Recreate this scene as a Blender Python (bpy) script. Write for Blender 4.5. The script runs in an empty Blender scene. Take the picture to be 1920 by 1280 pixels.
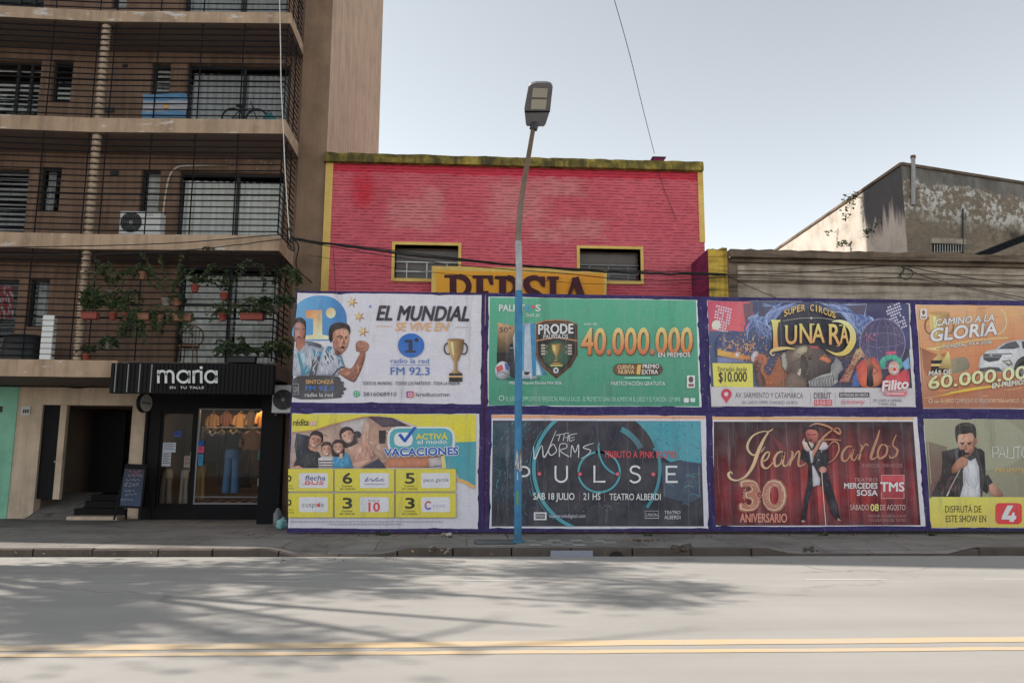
import bpy, bmesh, math, random
from mathutils import Vector, Matrix, geometry, noise as mnoise
random.seed(7)
R_ = math.radians
scene = bpy.context.scene
COL = scene.collection

# ------------------------------------------------------------------ camera
FPX = 1488.0                       # focal length in pixels of the 1920 px wide photograph
YAW, PITCH, ROLL = R_(3.108), R_(8.587), R_(0.2866)
CAM = Vector((0, 0, 1.6))
_f = Vector((math.sin(YAW)*math.cos(PITCH), math.cos(YAW)*math.cos(PITCH), math.sin(PITCH)))
_r0 = Vector((math.cos(YAW), -math.sin(YAW), 0)); _u0 = _r0.cross(_f)
_r = _r0*math.cos(ROLL) + _u0*math.sin(ROLL); _u = _r.cross(_f)
cam_data = bpy.data.cameras.new('camera')
cam_data.sensor_fit = 'HORIZONTAL'; cam_data.sensor_width = 36.0
cam_data.lens = FPX/1920*36.0
cam_data.clip_start = 0.05; cam_data.clip_end = 2000
cam = bpy.data.objects.new('camera', cam_data); COL.objects.link(cam)
cam.matrix_world = Matrix(((_r.x, _u.x, -_f.x, CAM.x), (_r.y, _u.y, -_f.y, CAM.y), (_r.z, _u.z, -_f.z, CAM.z), (0, 0, 0, 1)))
scene.camera = cam

# ------------------------------------------------------------------ daylight
SUN_EL, SUN_AZ = R_(40), R_(9.8)   # the sun stands at the left end of the street, slightly behind the facades
SUN_DIR = Vector((-math.cos(SUN_AZ)*math.cos(SUN_EL), math.sin(SUN_AZ)*math.cos(SUN_EL), math.sin(SUN_EL)))
world = bpy.data.worlds.new('World'); scene.world = world; world.use_nodes = True
wn = world.node_tree; bg = wn.nodes['Background']
sky = wn.nodes.new('ShaderNodeTexSky'); sky.sky_type = 'NISHITA'; sky.sun_disc = False
sky.sun_elevation = SUN_EL; sky.sun_rotation = R_(-80.2)
sky.air_density = 1.0; sky.dust_density = 0.7; sky.ozone_density = 1.0; sky.altitude = 400
bw = wn.nodes.new('ShaderNodeRGBToBW'); wn.links.new(sky.outputs[0], bw.inputs[0])      # thin white haze over the town
hz = wn.nodes.new('ShaderNodeMix'); hz.data_type = 'RGBA'; hz.inputs[0].default_value = 0.82
wn.links.new(sky.outputs[0], hz.inputs[6]); wn.links.new(bw.outputs[0], hz.inputs[7])
tn = wn.nodes.new('ShaderNodeMix'); tn.data_type = 'RGBA'; tn.blend_type = 'MULTIPLY'; tn.inputs[0].default_value = 1; tn.inputs[7].default_value = (1.03, 1.05, 1.02, 1)
wn.links.new(hz.outputs[2], tn.inputs[6]); wn.links.new(tn.outputs[2], bg.inputs['Color']); bg.inputs['Strength'].default_value = 0.15
sun = bpy.data.lights.new('sun', 'SUN'); sun.energy = 3.4; sun.angle = R_(0.53); sun.color = (1.0, 0.93, 0.84)
so = bpy.data.objects.new('sun', sun); COL.objects.link(so)
so.rotation_euler = SUN_DIR.to_track_quat('Z', 'Y').to_euler(); so.location = (-30, 10, 40)
scene.view_settings.view_transform = 'Standard'; scene.view_settings.look = 'None'
scene.view_settings.exposure = 1.15; scene.view_settings.gamma = 1.0
scene.view_settings.use_curve_mapping = False
scene.render.engine = 'CYCLES'
scene.cycles.max_bounces = 6; scene.cycles.diffuse_bounces = 4; scene.cycles.transparent_max_bounces = 16
scene.cycles.caustics_reflective = False; scene.cycles.caustics_refractive = False

# ------------------------------------------------------------------ pixel -> place
def ray(x, y): return _f + _r*((x-960)/FPX) + _u*((640-y)/FPX)
def at(x, y, D):                    # the point of the plane Y = D seen at photo pixel (x, y)
    d = ray(x, y); return CAM + d*(D/d.y)
def gnd(x, y, z=0.0):
    d = ray(x, y); return CAM + d*((z-1.6)/d.z)

# ------------------------------------------------------------------ objects
ORG = {}
def tag(o, label=None, cat=None, group=None, kind=None):
    if label: o['label'] = label
    if cat: o['category'] = cat
    if group: o['group'] = group
    if kind: o['kind'] = kind
    return o
def thing(name, label, cat, loc, group=None):
    o = bpy.data.objects.new(name, None); o.empty_display_size = 0.2
    COL.objects.link(o); o.location = loc; ORG[o] = Vector(loc)
    return tag(o, label, cat, group)

class MB:
    """collects polygons; build() links them as one mesh object"""
    def __init__(s): s.v = []; s.f = []; s.mi = []; s.c = []; s.usec = False; s.sm = []
    def face(s, pts, mi=0, col=None, smooth=False):
        n = len(s.v); s.v += [tuple(p) for p in pts]; s.f.append(tuple(range(n, n+len(pts)))); s.mi.append(mi); s.sm.append(smooth)
        if col is not None: s.usec = True
        if col is None: col = (1, 1, 1)
        s.c += list(col) if isinstance(col[0], (tuple, list)) else [col]*len(pts)
    def mesh(s, vs, fs, mi=0, col=None, smooth=False):
        n = len(s.v); s.v += [tuple(p) for p in vs]
        for f in fs: s.f.append(tuple(n+i for i in f)); s.mi.append(mi); s.sm.append(smooth)
        if col is not None: s.usec = True
        if col is None: col = (1, 1, 1)
        s.c += list(col) if isinstance(col[0], (tuple, list)) else [col]*len(vs)
    def box(s, x0, x1, y0, y1, z0, z1, mi=0, col=None):
        v = [(x, y, z) for z in (z0, z1) for y in (y0, y1) for x in (x0, x1)]
        s.mesh(v, [(0, 2, 3, 1), (4, 5, 7, 6), (0, 1, 5, 4), (2, 6, 7, 3), (0, 4, 6, 2), (1, 3, 7, 5)], mi, col)
    def prism(s, pts, d, mi=0, col=None):   # polygon pts extruded by vector d
        n = len(pts); pts = [Vector(p) for p in pts]; d = Vector(d)
        tri = geometry.tessellate_polygon([pts])
        v = pts + [p+d for p in pts]
        s.mesh(v, [tuple(t) for t in tri] + [tuple(i+n for i in reversed(t)) for t in tri] + [(i, (i+1) % n, (i+1) % n+n, i+n) for i in range(n)], mi, col)
    def tube(s, pts, r, n=8, mi=0, col=None, cap=True, smooth=True):
        pts = [Vector(p) for p in pts]
        rr = r if isinstance(r, (list, tuple)) else [r]*len(pts)
        vs = []; fs = []; up = None
        for i, p in enumerate(pts):
            t = (pts[min(i+1, len(pts)-1)]-pts[max(i-1, 0)]).normalized()
            if up is None: up = Vector((0, 0, 1)) if abs(t.z) < .9 else Vector((0, 1, 0))
            a = t.cross(up).normalized(); b = a.cross(t).normalized(); up = b
            for k in range(n):
                w = 2*math.pi*k/n; vs.append(p + (a*math.cos(w)+b*math.sin(w))*rr[i])
        for i in range(len(pts)-1):
            for k in range(n): fs.append((i*n+k, i*n+(k+1) % n, (i+1)*n+(k+1) % n, (i+1)*n+k))
        s.mesh(vs, fs, mi, col, smooth)
        if cap:
            s.face(vs[:n][::-1], mi, col); s.face(vs[-n:], mi, col)
    def lathe(s, c, prof, n=20, mi=0, col=None, axis='z'):   # prof = (radius, height) pairs
        vs = []; fs = []
        for (r, h) in prof:
            for k in range(n):
                w = 2*math.pi*k/n; a, b = r*math.cos(w), r*math.sin(w)
                vs.append((c[0]+a, c[1]+b, c[2]+h) if axis == 'z' else (c[0]+a, c[1]+h, c[2]+b) if axis == 'y' else (c[0]+h, c[1]+a, c[2]+b))
        for i in range(len(prof)-1):
            for k in range(n): fs.append((i*n+k, i*n+(k+1) % n, (i+1)*n+(k+1) % n, (i+1)*n+k))
        s.mesh(vs, fs, mi, col, True)
        s.face(vs[:n], mi, col); s.face(vs[-n:], mi, col)
    def build(s, name, mats, parent=None, bevel=0):
        me = bpy.data.meshes.new(name)
        org = ORG.get(parent, Vector((0, 0, 0))) if parent else Vector((0, 0, 0))
        me.from_pydata([(v[0]-org.x, v[1]-org.y, v[2]-org.z) for v in s.v], [], s.f)
        for m in (mats if isinstance(mats, (list, tuple)) else [mats]): me.materials.append(m)
        me.polygons.foreach_set('material_index', s.mi); me.polygons.foreach_set('use_smooth', s.sm)
        if s.usec:
            ca = me.color_attributes.new('ink', 'FLOAT_COLOR', 'POINT')
            ca.data.foreach_set('color', [x for c in s.c for x in (c[0], c[1], c[2], 1.0)])
        o = bpy.data.objects.new(name, me); COL.objects.link(o)
        if parent: o.parent = parent
        ORG[o] = org
        if bevel:
            b = o.modifiers.new('bevel', 'BEVEL'); b.width = bevel; b.segments = 2; b.limit_method = 'ANGLE'
        return o
def struct(o): o['kind'] = 'structure'; return o

# ------------------------------------------------------------------ materials
def lin(c): return tuple((x/255/12.92 if x/255 <= .04045 else ((x/255+.055)/1.055)**2.4) for x in c[:3])
class NB:
    def __init__(s, name):
        s.m = bpy.data.materials.new(name); s.m.use_nodes = True
        s.t = s.m.node_tree; s.n = s.t.nodes; s.b = s.n['Principled BSDF']
        s.tc = s.n.new('ShaderNodeTexCoord').outputs['Object']
    def L(s, a, b): s.t.links.new(a, b)
    def put(s, sock, v):
        if v is None: return
        if hasattr(v, 'is_output'): s.L(v, sock)
        elif isinstance(v, (tuple, list)) and len(v) == 3 and sock.type == 'RGBA': sock.default_value = (*v, 1)
        else: sock.default_value = v
    def map(s, scale=(1, 1, 1), rot=(0, 0, 0), loc=(0, 0, 0), vec=None):
        n = s.n.new('ShaderNodeMapping'); s.L(vec or s.tc, n.inputs[0])
        n.inputs['Scale'].default_value = scale; n.inputs['Rotation'].default_value = rot; n.inputs['Location'].default_value = loc
        return n.outputs[0]
    def noise(s, scale, detail=4, rough=.6, vec=None, dist=0):
        n = s.n.new('ShaderNodeTexNoise'); s.L(vec or s.tc, n.inputs['Vector'])
        n.inputs['Scale'].default_value = scale; n.inputs['Detail'].default_value = detail
        n.inputs['Roughness'].default_value = rough; n.inputs['Distortion'].default_value = dist
        return n.outputs[0]
    def voro(s, scale, vec=None, feature='F1'):
        n = s.n.new('ShaderNodeTexVoronoi'); n.feature = feature; s.L(vec or s.tc, n.inputs['Vector']); n.inputs['Scale'].default_value = scale
        return n.outputs[0]
    def ramp(s, fac, stops, interp='LINEAR'):
        n = s.n.new('ShaderNodeValToRGB'); s.L(fac, n.inputs[0]); r = n.color_ramp; r.interpolation = interp
        while len(r.elements) < len(stops): r.elements.new(.5)
        for e, (p, c) in zip(r.elements, stops):
            e.position = p; e.color = (c, c, c, 1) if isinstance(c, (int, float)) else (*c, 1)
        return n.outputs[0]
    def mix(s, fac, a, b, mode='MIX'):
        n = s.n.new('ShaderNodeMix'); n.data_type = 'RGBA'; n.blend_type = mode
        s.put(n.inputs[0], fac); s.put(n.inputs[6], a); s.put(n.inputs[7], b); return n.outputs[2]
    def math(s, op, a, b=None):
        n = s.n.new('ShaderNodeMath'); n.operation = op; s.put(n.inputs[0], a)
        if b is not None: s.put(n.inputs[1], b)
        return n.outputs[0]
    def xyz(s, vec=None):
        n = s.n.new('ShaderNodeSeparateXYZ'); s.L(vec or s.tc, n.inputs[0]); return n.outputs
    def comb(s, x, y, z):
        n = s.n.new('ShaderNodeCombineXYZ'); s.put(n.inputs[0], x); s.put(n.inputs[1], y); s.put(n.inputs[2], z); return n.outputs[0]
    def brick(s, vec, w, h, mortar, c1, c2, cm, smooth=.3, bias=0):
        n = s.n.new('ShaderNodeTexBrick'); s.L(vec, n.inputs['Vector']); n.inputs['Scale'].default_value = 1
        n.inputs['Brick Width'].default_value = w; n.inputs['Row Height'].default_value = h
        n.inputs['Mortar Size'].default_value = mortar; n.inputs['Mortar Smooth'].default_value = smooth; n.inputs['Bias'].default_value = bias
        s.put(n.inputs['Color1'], c1); s.put(n.inputs['Color2'], c2); s.put(n.inputs['Mortar'], cm)
        return n.outputs['Color'], n.outputs['Fac']
    def bump(s, h, strength=.3, dist=.02, normal=None):
        n = s.n.new('ShaderNodeBump'); s.L(h, n.inputs['Height']); n.inputs['Strength'].default_value = strength; n.inputs['Distance'].default_value = dist
        if normal: s.L(normal, n.inputs['Normal'])
        s.L(n.outputs[0], s.b.inputs['Normal']); return n.outputs[0]
    def done(s, col=None, rough=.85, metal=0, spec=.4):
        s.put(s.b.inputs['Base Color'], col); s.put(s.b.inputs['Roughness'], rough)
        s.b.inputs['Metallic'].default_value = metal; s.b.inputs['Specular IOR Level'].default_value = spec
        return s.m
def sc(c, k): return tuple(max(0, min(.95, x*k)) for x in c)
def plain(name, col, rough=.8, var=.18, scale=4, bump=.15, metal=0, spec=.4, streak=0, grain=60):
    b = NB(name)
    n1 = b.noise(scale, 6, .65); n2 = b.noise(grain, 3, .6)
    f = b.mix(.3, n1, n2)
    c = b.ramp(f, [(.3, sc(col, 1-var)), (.52, col), (.75, sc(col, 1+var))])
    if streak:
        st = b.noise(1, 5, .6, b.map((7, 7, .5)))
        c = b.mix(b.ramp(st, [(.42, 0), (.7, streak)]), c, sc(col, .45))
    if bump: b.bump(f, bump, .01)
    return b.done(c, rough, metal, spec)
K = {}
def stucco(name, col, dirt=(.10, .08, .065), white=0.0, amount=.5, groove=False):
    b = NB(name)
    n = b.noise(1.3, 7, .7); g = b.noise(45, 3, .6)
    c = b.ramp(n, [(.28, sc(col, .72)), (.5, col), (.74, sc(col, 1.18))])
    st = b.noise(1, 6, .65, b.map((5, 5, .35)))
    c = b.mix(b.ramp(st, [(.45, 0), (.72, amount)]), c, dirt)
    if white:
        w = b.noise(1, 6, .7, b.map((1.6, 1.6, 6)))
        c = b.mix(b.ramp(w, [(.58, 0), (.64, white)]), c, (.62, .60, .58))
    if groove:
        gv = b.noise(1, 4, .6, b.map((30, 30, 1.2))); g = b.mix(.5, g, gv)
        c = b.mix(b.ramp(gv, [(.5, 0), (.8, .35)]), c, sc(col, .55))
    b.bump(g, .35, .012)
    return b.done(c, .9, 0, .2)
K['wall'] = stucco('brown_stucco', (.275, .175, .125), (.10, .068, .052), 0, .75)
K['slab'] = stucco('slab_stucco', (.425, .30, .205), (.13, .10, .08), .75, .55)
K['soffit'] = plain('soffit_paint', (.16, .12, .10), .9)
K['pilaster'] = stucco('pilaster_stucco', (.26, .172, .115), (.13, .09, .065), 0, .5, True)
K['tower'] = stucco('tower_stucco', (.44, .315, .225), (.22, .155, .11), 0, .55, True)
K['beige'] = stucco('beige_paint', (.64, .50, .38), (.2, .15, .11), 0, .35)
K['mint'] = stucco('mint_paint', (.26, .55, .40), (.14, .30, .22), 0, .25)
K['column'] = stucco('column_concrete', (.45, .34, .25), (.16, .12, .09), 0, .4)
K['railing'] = plain('railing_paint', (.011, .011, .014), .7, .3, 8, 0, 0, .1)
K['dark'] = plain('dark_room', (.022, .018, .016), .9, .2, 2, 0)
K['interior'] = plain('interior_paint', (.10, .07, .05), .9, .15, 2, 0)
K['frame'] = plain('window_frame_paint', (.03, .028, .03), .5, .2, 5, 0)
K['black'] = plain('shopfront_black', (.008, .0075, .009), .6, .3, 6, .05, 0, .15)
K['whitepl'] = plain('white_plastic', (.62, .62, .61), .5, .08, 4, .05)
K['greymet'] = plain('grey_metal', (.20, .20, .21), .5, .2, 8, .05, .3)
K['darkmet'] = plain('dark_metal', (.05, .05, .055), .5, .3, 8, .05, .4)
K['cable'] = plain('cable_rubber', (.018, .017, .018), .7, .2, 5, 0)
K['whitecable'] = plain('white_cable', (.62, .58, .52), .6, .15, 5, 0)
K['yellow'] = stucco('yellow_paint', (.72, .49, .15), (.35, .24, .09), 0, .2)
K['wood'] = plain('wood', (.22, .13, .07), .7, .3, 6, .2)
K['redpot'] = plain('terracotta_red', (.24, .05, .035), .7, .25, 6, .1)
K['brownpot'] = plain('terracotta_brown', (.25, .12, .07), .8, .25, 6, .1)
K['greypot'] = plain('grey_pot', (.22, .19, .16), .8, .25, 6, .1)
K['blackpl'] = plain('black_plastic', (.015, .015, .017), .55, .3, 6, .1)
K['bark'] = plain('bark', (.10, .075, .055), .95, .4, 12, .6)
def glass(name, tint=(.8, .85, .85), refl=.16):
    b = NB(name); out = b.n['Material Output']
    t = b.n.new('ShaderNodeBsdfTransparent'); t.inputs[0].default_value = (*tint, 1)
    g = b.n.new('ShaderNodeBsdfGlossy'); g.inputs['Roughness'].default_value = .03
    lw = b.n.new('ShaderNodeLayerWeight'); lw.inputs[0].default_value = .25
    mx = b.n.new('ShaderNodeMixShader')
    b.L(b.math('ADD', b.math('MULTIPLY', lw.outputs['Fresnel'], refl*4), refl), mx.inputs[0])
    b.L(t.outputs[0], mx.inputs[1]); b.L(g.outputs[0], mx.inputs[2]); b.L(mx.outputs[0], out.inputs[0])
    return b.m
K['glass'] = glass('window_glass', (.9, .92, .92), .035); K['shopglass'] = glass('shop_glass', (.92, .92, .92), .012)
def curtain_mat(name, col):
    b = NB(name); n = b.noise(2.5, 4, .6); s_ = b.noise(1, 3, .5, b.map((14, 14, .5)))
    c = b.mix(b.ramp(s_, [(.35, 0), (.65, .55)]), col, sc(col, .55))
    c = b.mix(.25, c, b.ramp(n, [(.3, sc(col, .7)), (.7, col)]))
    return b.done(c, .9, 0, .1)
K['curtain'] = curtain_mat('curtain_cloth', (.84, .82, .78)); K['curtain2'] = curtain_mat('grey_curtain', (.50, .50, .50))
def emit(name, col, st):
    b = NB(name); b.b.inputs['Emission Color'].default_value = (*col, 1); b.b.inputs['Emission Strength'].default_value = st
    return b.done(col, .5)
def ink_mat(name, rough=.75, wear=.55, bump=.45, mul=1.0, sheet=True):
    b = NB(name); a = b.n.new('ShaderNodeVertexColor'); a.layer_name = 'ink'
    n = b.noise(2.2, 6, .65); g = b.noise(70, 2, .5)
    c = b.mix(b.ramp(n, [(.35, 0), (.75, wear*.35)]), a.outputs[0], (.42, .40, .42))
    g2 = b.noise(24, 3, .7); c = b.mix(1, c, b.ramp(b.mix(.5, g2, g), [(.3, .80), (.62, 1.0)]), 'MULTIPLY')
    if sheet:   # glued paper: faint vertical seams and wrinkles
        x = b.xyz()[0]; w = b.noise(1, 4, .6, b.map((9, 9, .8)))
        fr = b.math('FRACT', b.math('ADD', b.math('MULTIPLY', x, 1/.63), b.math('MULTIPLY', b.noise(.8, 3, .6), .05))); c = b.mix(b.ramp(fr, [(.0, .4), (.012, .0)]), c, (.55, .53, .53))
        gr = b.noise(1, 6, .7, b.map((5, 5, .6))); c = b.mix(b.ramp(gr, [(.56, 0), (.74, .32)]), c, (.10, .09, .10))
        c = b.mix(b.ramp(w, [(.6, 0), (.75, .22)]), c, (.5, .48, .5))
        b.bump(b.mix(.5, w, b.noise(5, 4, .6)), bump, .02)
    return b.done(c, rough, 0, .3)
K['print'] = ink_mat('printed_paper'); K['leaf'] = ink_mat('leaf', .55, .05, 0, 1, False); K['paint'] = ink_mat('coloured_surface', .8, .15, 0, 1, False)
def hoarding_mat():
    b = NB('purple_hoarding_paint'); n = b.noise(2, 6, .7); s_ = b.noise(1, 5, .65, b.map((18, 18, 2)))
    c = b.ramp(n, [(.3, (.020, .013, .07)), (.5, (.035, .023, .115)), (.75, (.065, .047, .165))])
    c = b.mix(b.ramp(s_, [(.55, 0), (.75, .45)]), c, (.16, .13, .27))
    p = b.noise(16, 5, .7); c = b.mix(b.ramp(p, [(.62, 0), (.66, .8)]), c, (.4, .38, .42))
    b.bump(b.mix(.5, n, p), .4, .01); return b.done(c, .7, 0, .35)
K['hoard'] = hoarding_mat()
def red_brick():
    b = NB('painted_red_brick'); o = b.xyz(); wob = b.noise(1.2, 2, .5)
    v = b.comb(o[0], b.math('ADD', o[2], b.math('MULTIPLY', wob, .02)), 0)
    bc, bf = b.brick(v, .27, .0765, .004, (1, 1, 1), (.88, .88, .88), (0, 0, 0), .2)
    hc, hf = b.brick(v, 400, .0765, .013, (1, 1, 1), (1, 1, 1), (0, 0, 0), .35)
    n = b.noise(.55, 6, .6); n2 = b.noise(9, 5, .7); n3 = b.noise(1, 5, .65, b.map((4.2, 4.2, 13)))
    c = b.ramp(n, [(.32, (.55, .075, .105)), (.47, (.64, .108, .145)), (.58, (.67, .13, .165)), (.72, (.66, .165, .185))])
    c = b.mix(.25, c, b.ramp(n2, [(.3, (.52, .05, .08)), (.7, (.78, .18, .2))]))
    # pale worn patches left by old lettering, redder band under the cornice and a red splash
    pm = None; pn = b.noise(3.2, 6, .7)
    for (x0, z0, rx, rz) in ((2.72, 7.95, .36, .62), (2.2, 7.75, .75, .5), (4.9, 8.1, .9, .75), (6.0, 8.55, .75, .3), (6.55, 7.45, .75, .33), (5.6, 7.3, .6, .25)):
        ex = b.math('DIVIDE', b.math('SUBTRACT', o[0], x0), rx); ez = b.math('DIVIDE', b.math('SUBTRACT', o[2], z0), rz)
        d = b.math('ADD', b.math('MAXIMUM', b.math('ABSOLUTE', ex), b.math('ABSOLUTE', ez)), b.math('MULTIPLY', b.math('SUBTRACT', pn, .5), 1.6))
        k = b.ramp(d, [(.5, .42), (1.0, 0)]); pm = k if pm is None else b.math('MAXIMUM', pm, k)
    c = b.mix(pm, c, (.66, .31, .28))
    zz = b.math('ADD', o[2], b.math('MULTIPLY', b.noise(3, 3, .6), .2))
    c = b.mix(b.math('MULTIPLY', b.math('GREATER_THAN', zz, 8.93), .8), c, (.62, .02, .05))
    dx = b.math('SUBTRACT', o[0], .95); dz = b.math('SUBTRACT', o[2], 8.38)
    d2 = b.math('ADD', b.math('MULTIPLY', dx, dx), b.math('MULTIPLY', b.math('MULTIPLY', dz, dz), .35))
    d2 = b.math('ADD', d2, b.math('MULTIPLY', b.noise(4, 5, .7), .25))
    c = b.mix(b.ramp(d2, [(.13, .8), (.26, 0)]), c, (.62, .012, .03))
    # joints read as broken dark dashes: only partly filled with paint
    jm = b.math('MULTIPLY', hf, b.ramp(n3, [(.42, .12), (.54, 1)]))
    jm = b.math('MAXIMUM', jm, b.math('MULTIPLY', bf, b.ramp(n3, [(.5, 0), (.62, .45)])))
    c = b.mix(b.math('MULTIPLY', jm, b.ramp(b.noise(2.4, 5, .7), [(.35, .45), (.65, .98)])), c, (.12, .008, .02))
    c = b.mix(b.math('MULTIPLY', b.math('SUBTRACT', 1, bf), .5), c, b.mix(1, c, bc, 'MULTIPLY'))
    h = b.math('SUBTRACT', 1, jm); b.bump(b.mix(.3, h, n2), .7, .012)
    return b.done(c, .7, 0, .35)
K['redbrick'] = red_brick()
def mossy():
    b = NB('mossy_cornice'); n = b.noise(3, 7, .7); s_ = b.noise(1, 6, .65, b.map((5, 5, .6)))
    c = b.ramp(n, [(.3, (.06, .05, .02)), (.48, (.20, .155, .04)), (.62, (.36, .27, .06)), (.8, (.42, .35, .16))])
    c = b.mix(b.ramp(s_, [(.45, 0), (.62, .8)]), c, (.05, .045, .025)); b.bump(n, .5, .02)
    return b.done(c, .95, 0, .2)
K['moss'] = mossy()
def old_plaster(name, base, dark, k=.8, streakx=2.5):
    b = NB(name); n = b.noise(1.6, 8, .72); h = b.noise(1, 7, .7, b.map((.7, .7, 9))); v = b.noise(1, 6, .65, b.map((streakx, streakx, .4)))
    c = b.ramp(n, [(.3, sc(base, .6)), (.5, base), (.72, sc(base, 1.3))])
    c = b.mix(b.ramp(h, [(.48, 0), (.64, k)]), c, dark)
    c = b.mix(b.ramp(v, [(.50, 0), (.7, k*.7)]), c, dark)
    b.bump(b.mix(.5, n, h), .8, .03); return b.done(c, .95, 0, .15)
K['oldwall'] = old_plaster('weathered_plaster', (.46, .385, .305), (.12, .095, .075), .62)
K['oldcap'] = old_plaster('weathered_cornice', (.17, .125, .09), (.045, .035, .03))
K['oldyellow'] = old_plaster('stained_yellow', (.62, .41, .075), (.07, .06, .03), .9, 4)
K['magenta'] = old_plaster('magenta_paint', (.22, .03, .09), (.05, .015, .03), .5)
def house_front():
    b = NB('peeling_brick'); o = b.xyz(); v = b.comb(o[0], o[2], 0)
    bc, bf = b.brick(v, .26, .085, .014, (.33, .255, .185), (.22, .175, .135), (.26, .23, .19), .3)
    n = b.noise(.7, 7, .68); n2 = b.noise(5, 6, .7); up = b.math('ADD', o[2], b.math('MULTIPLY', b.noise(1.2, 6, .7), 1.3))
    c = b.mix(.35, bc, b.ramp(n2, [(.3, (.10, .075, .05)), (.7, (.40, .30, .2))]))
    m = b.ramp(b.math('ADD', b.math('MULTIPLY', n2, .55), b.math('MULTIPLY', n, .5)), [(.50, 0), (.56, 1)])
    zone = b.ramp(b.math('MULTIPLY', b.math('SUBTRACT', up, 9.9), .7), [(.15, 0), (.5, 1)])
    c = b.mix(b.math('MULTIPLY', m, zone), c, (.66, .62, .56))
    top = b.ramp(b.math('MULTIPLY', b.math('SUBTRACT', up, 11.25), 1.6), [(.35, 0), (.6, 1)])
    pl = b.ramp(b.noise(1, 6, .7, b.map((2, 2, .5))), [(.3, (.11, .10, .09)), (.6, (.24, .215, .19)), (.8, (.34, .31, .28))])
    c = b.mix(top, c, pl); c = b.mix(b.ramp(n, [(.56, 0), (.68, .8)]), c, (.045, .038, .03))
    b.bump(b.mix(.5, n2, b.math('SUBTRACT', 1, bf)), .8, .02); return b.done(c, .95, 0, .15)
K['house_front'] = house_front()
def house_side():
    b = NB('stained_side_plaster'); o = b.xyz(); n = b.noise(1.2, 7, .7); s_ = b.noise(1, 6, .65, b.map((1, 3, .35)))
    c = b.ramp(n, [(.3, (.27, .23, .19)), (.5, (.40, .36, .31)), (.75, (.47, .43, .38))])
    # soot running down from the coping near the street corner
    near = b.math('SUBTRACT', 2.9, o[1]); d = b.math('ADD', b.math('MULTIPLY', b.math('SUBTRACT', o[2], 9.6), .75), b.math('MULTIPLY', b.math('SUBTRACT', s_, .5), 2.2))
    sm = b.math('MULTIPLY', b.ramp(d, [(.0, 0), (.42, .95)]), b.ramp(b.math('ADD', near, b.math('MULTIPLY', n, .8)), [(.35, 0), (.75, 1)]))
    c = b.mix(sm, c, (.055, .055, .06)); c = b.mix(b.ramp(b.noise(4, 6, .7), [(.6, 0), (.75, .4)]), c, (.3, .25, .2))
    b.bump(n, .5, .02); return b.done(c, .95, 0, .15)
K['house_side'] = house_side()
def asphalt():
    b = NB('road_asphalt'); n = b.noise(.35, 6, .6); g = b.noise(120, 3, .7); s_ = b.noise(1, 5, .6, b.map((.12, 2.2, 1)))
    c = b.ramp(n, [(.3, (.325, .31, .292)), (.55, (.37, .352, .332)), (.75, (.40, .38, .358))])
    c = b.mix(b.ramp(s_, [(.45, 0), (.75, .35)]), c, (.25, .242, .235))
    c = b.mix(b.ramp(g, [(.35, .30), (.6, 0)]), c, (.15, .145, .14))
    wv = b.n.new('ShaderNodeVectorMath'); wv.operation = 'MULTIPLY_ADD'; wn_ = b.n.new('ShaderNodeTexNoise'); wn_.inputs['Scale'].default_value = 1.4; b.L(b.tc, wn_.inputs['Vector']); b.L(wn_.outputs['Color'], wv.inputs[0]); wv.inputs[1].default_value = (.9, .9, 0); b.L(b.tc, wv.inputs[2])
    cr = b.voro(.23, wv.outputs[0], 'DISTANCE_TO_EDGE'); ck = b.math('MULTIPLY', b.ramp(cr, [(.0, 1), (.006, 0)]), b.ramp(b.noise(.25, 3, .5), [(.5, 0), (.6, .55)]))
    c = b.mix(ck, c, (.12, .115, .11))
    tr = b.noise(1, 4, .55, b.map((.05, .75, 1), loc=(0, .3, 0))); c = b.mix(b.ramp(tr, [(.5, 0), (.66, .28)]), c, (.22, .212, .205))
    oi = b.noise(1.1, 4, .6, b.map((1, 1.6, 1))); c = b.mix(b.ramp(oi, [(.66, 0), (.74, .3)]), c, (.17, .165, .16))
    sp = b.noise(240, 2, .6); c = b.mix(b.ramp(sp, [(.60, 0), (.70, .35)]), c, (.52, .50, .48))
    b.bump(g, .9, .008); return b.done(c, .88, 0, .25)
K['road'] = asphalt()
def paving():
    b = NB('pavement_concrete'); o = b.xyz(); n = b.noise(.9, 7, .68); g = b.noise(60, 3, .7)
    c = b.ramp(n, [(.3, (.15, .137, .127)), (.5, (.24, .222, .207)), (.72, (.31, .29, .27))])
    v = b.comb(o[0], o[1], 0); bc, bf = b.brick(v, 1.6, 1.3, .012, (1, 1, 1), (.8, .8, .8), (.4, .4, .4), .2)
    c = b.mix(1, c, bc, 'MULTIPLY'); c = b.mix(b.ramp(b.noise(2.3, 5, .7), [(.56, 0), (.7, .6)]), c, (.07, .06, .05))
    b.bump(b.mix(.5, n, g), .5, .01); return b.done(c, .9, 0, .25)
K['paving'] = paving()
K['kerb'] = stucco('kerb_stone', (.095, .077, .066), (.04, .034, .03), 0, .5)
K['dirt'] = plain('dirt_ground', (.10, .085, .07), .95, .3, 1.2, .4)
def road_paint(name, col, cover):
    b = NB(name); n = b.noise(1.2, 5, .65, b.map((1, 2, 1))); g = b.noise(90, 3, .7)
    m = b.ramp(b.mix(.4, n, g), [(cover-.16, .95), (cover+.10, 0)])
    c = b.mix(m, (.365, .35, .33), col); return b.done(c, .8, 0, .3)
K['yline'] = road_paint('worn_yellow_road_paint', (.53, .385, .225), .60); K['wline'] = road_paint('worn_white_road_paint', (.56, .55, .54), .62)
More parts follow.
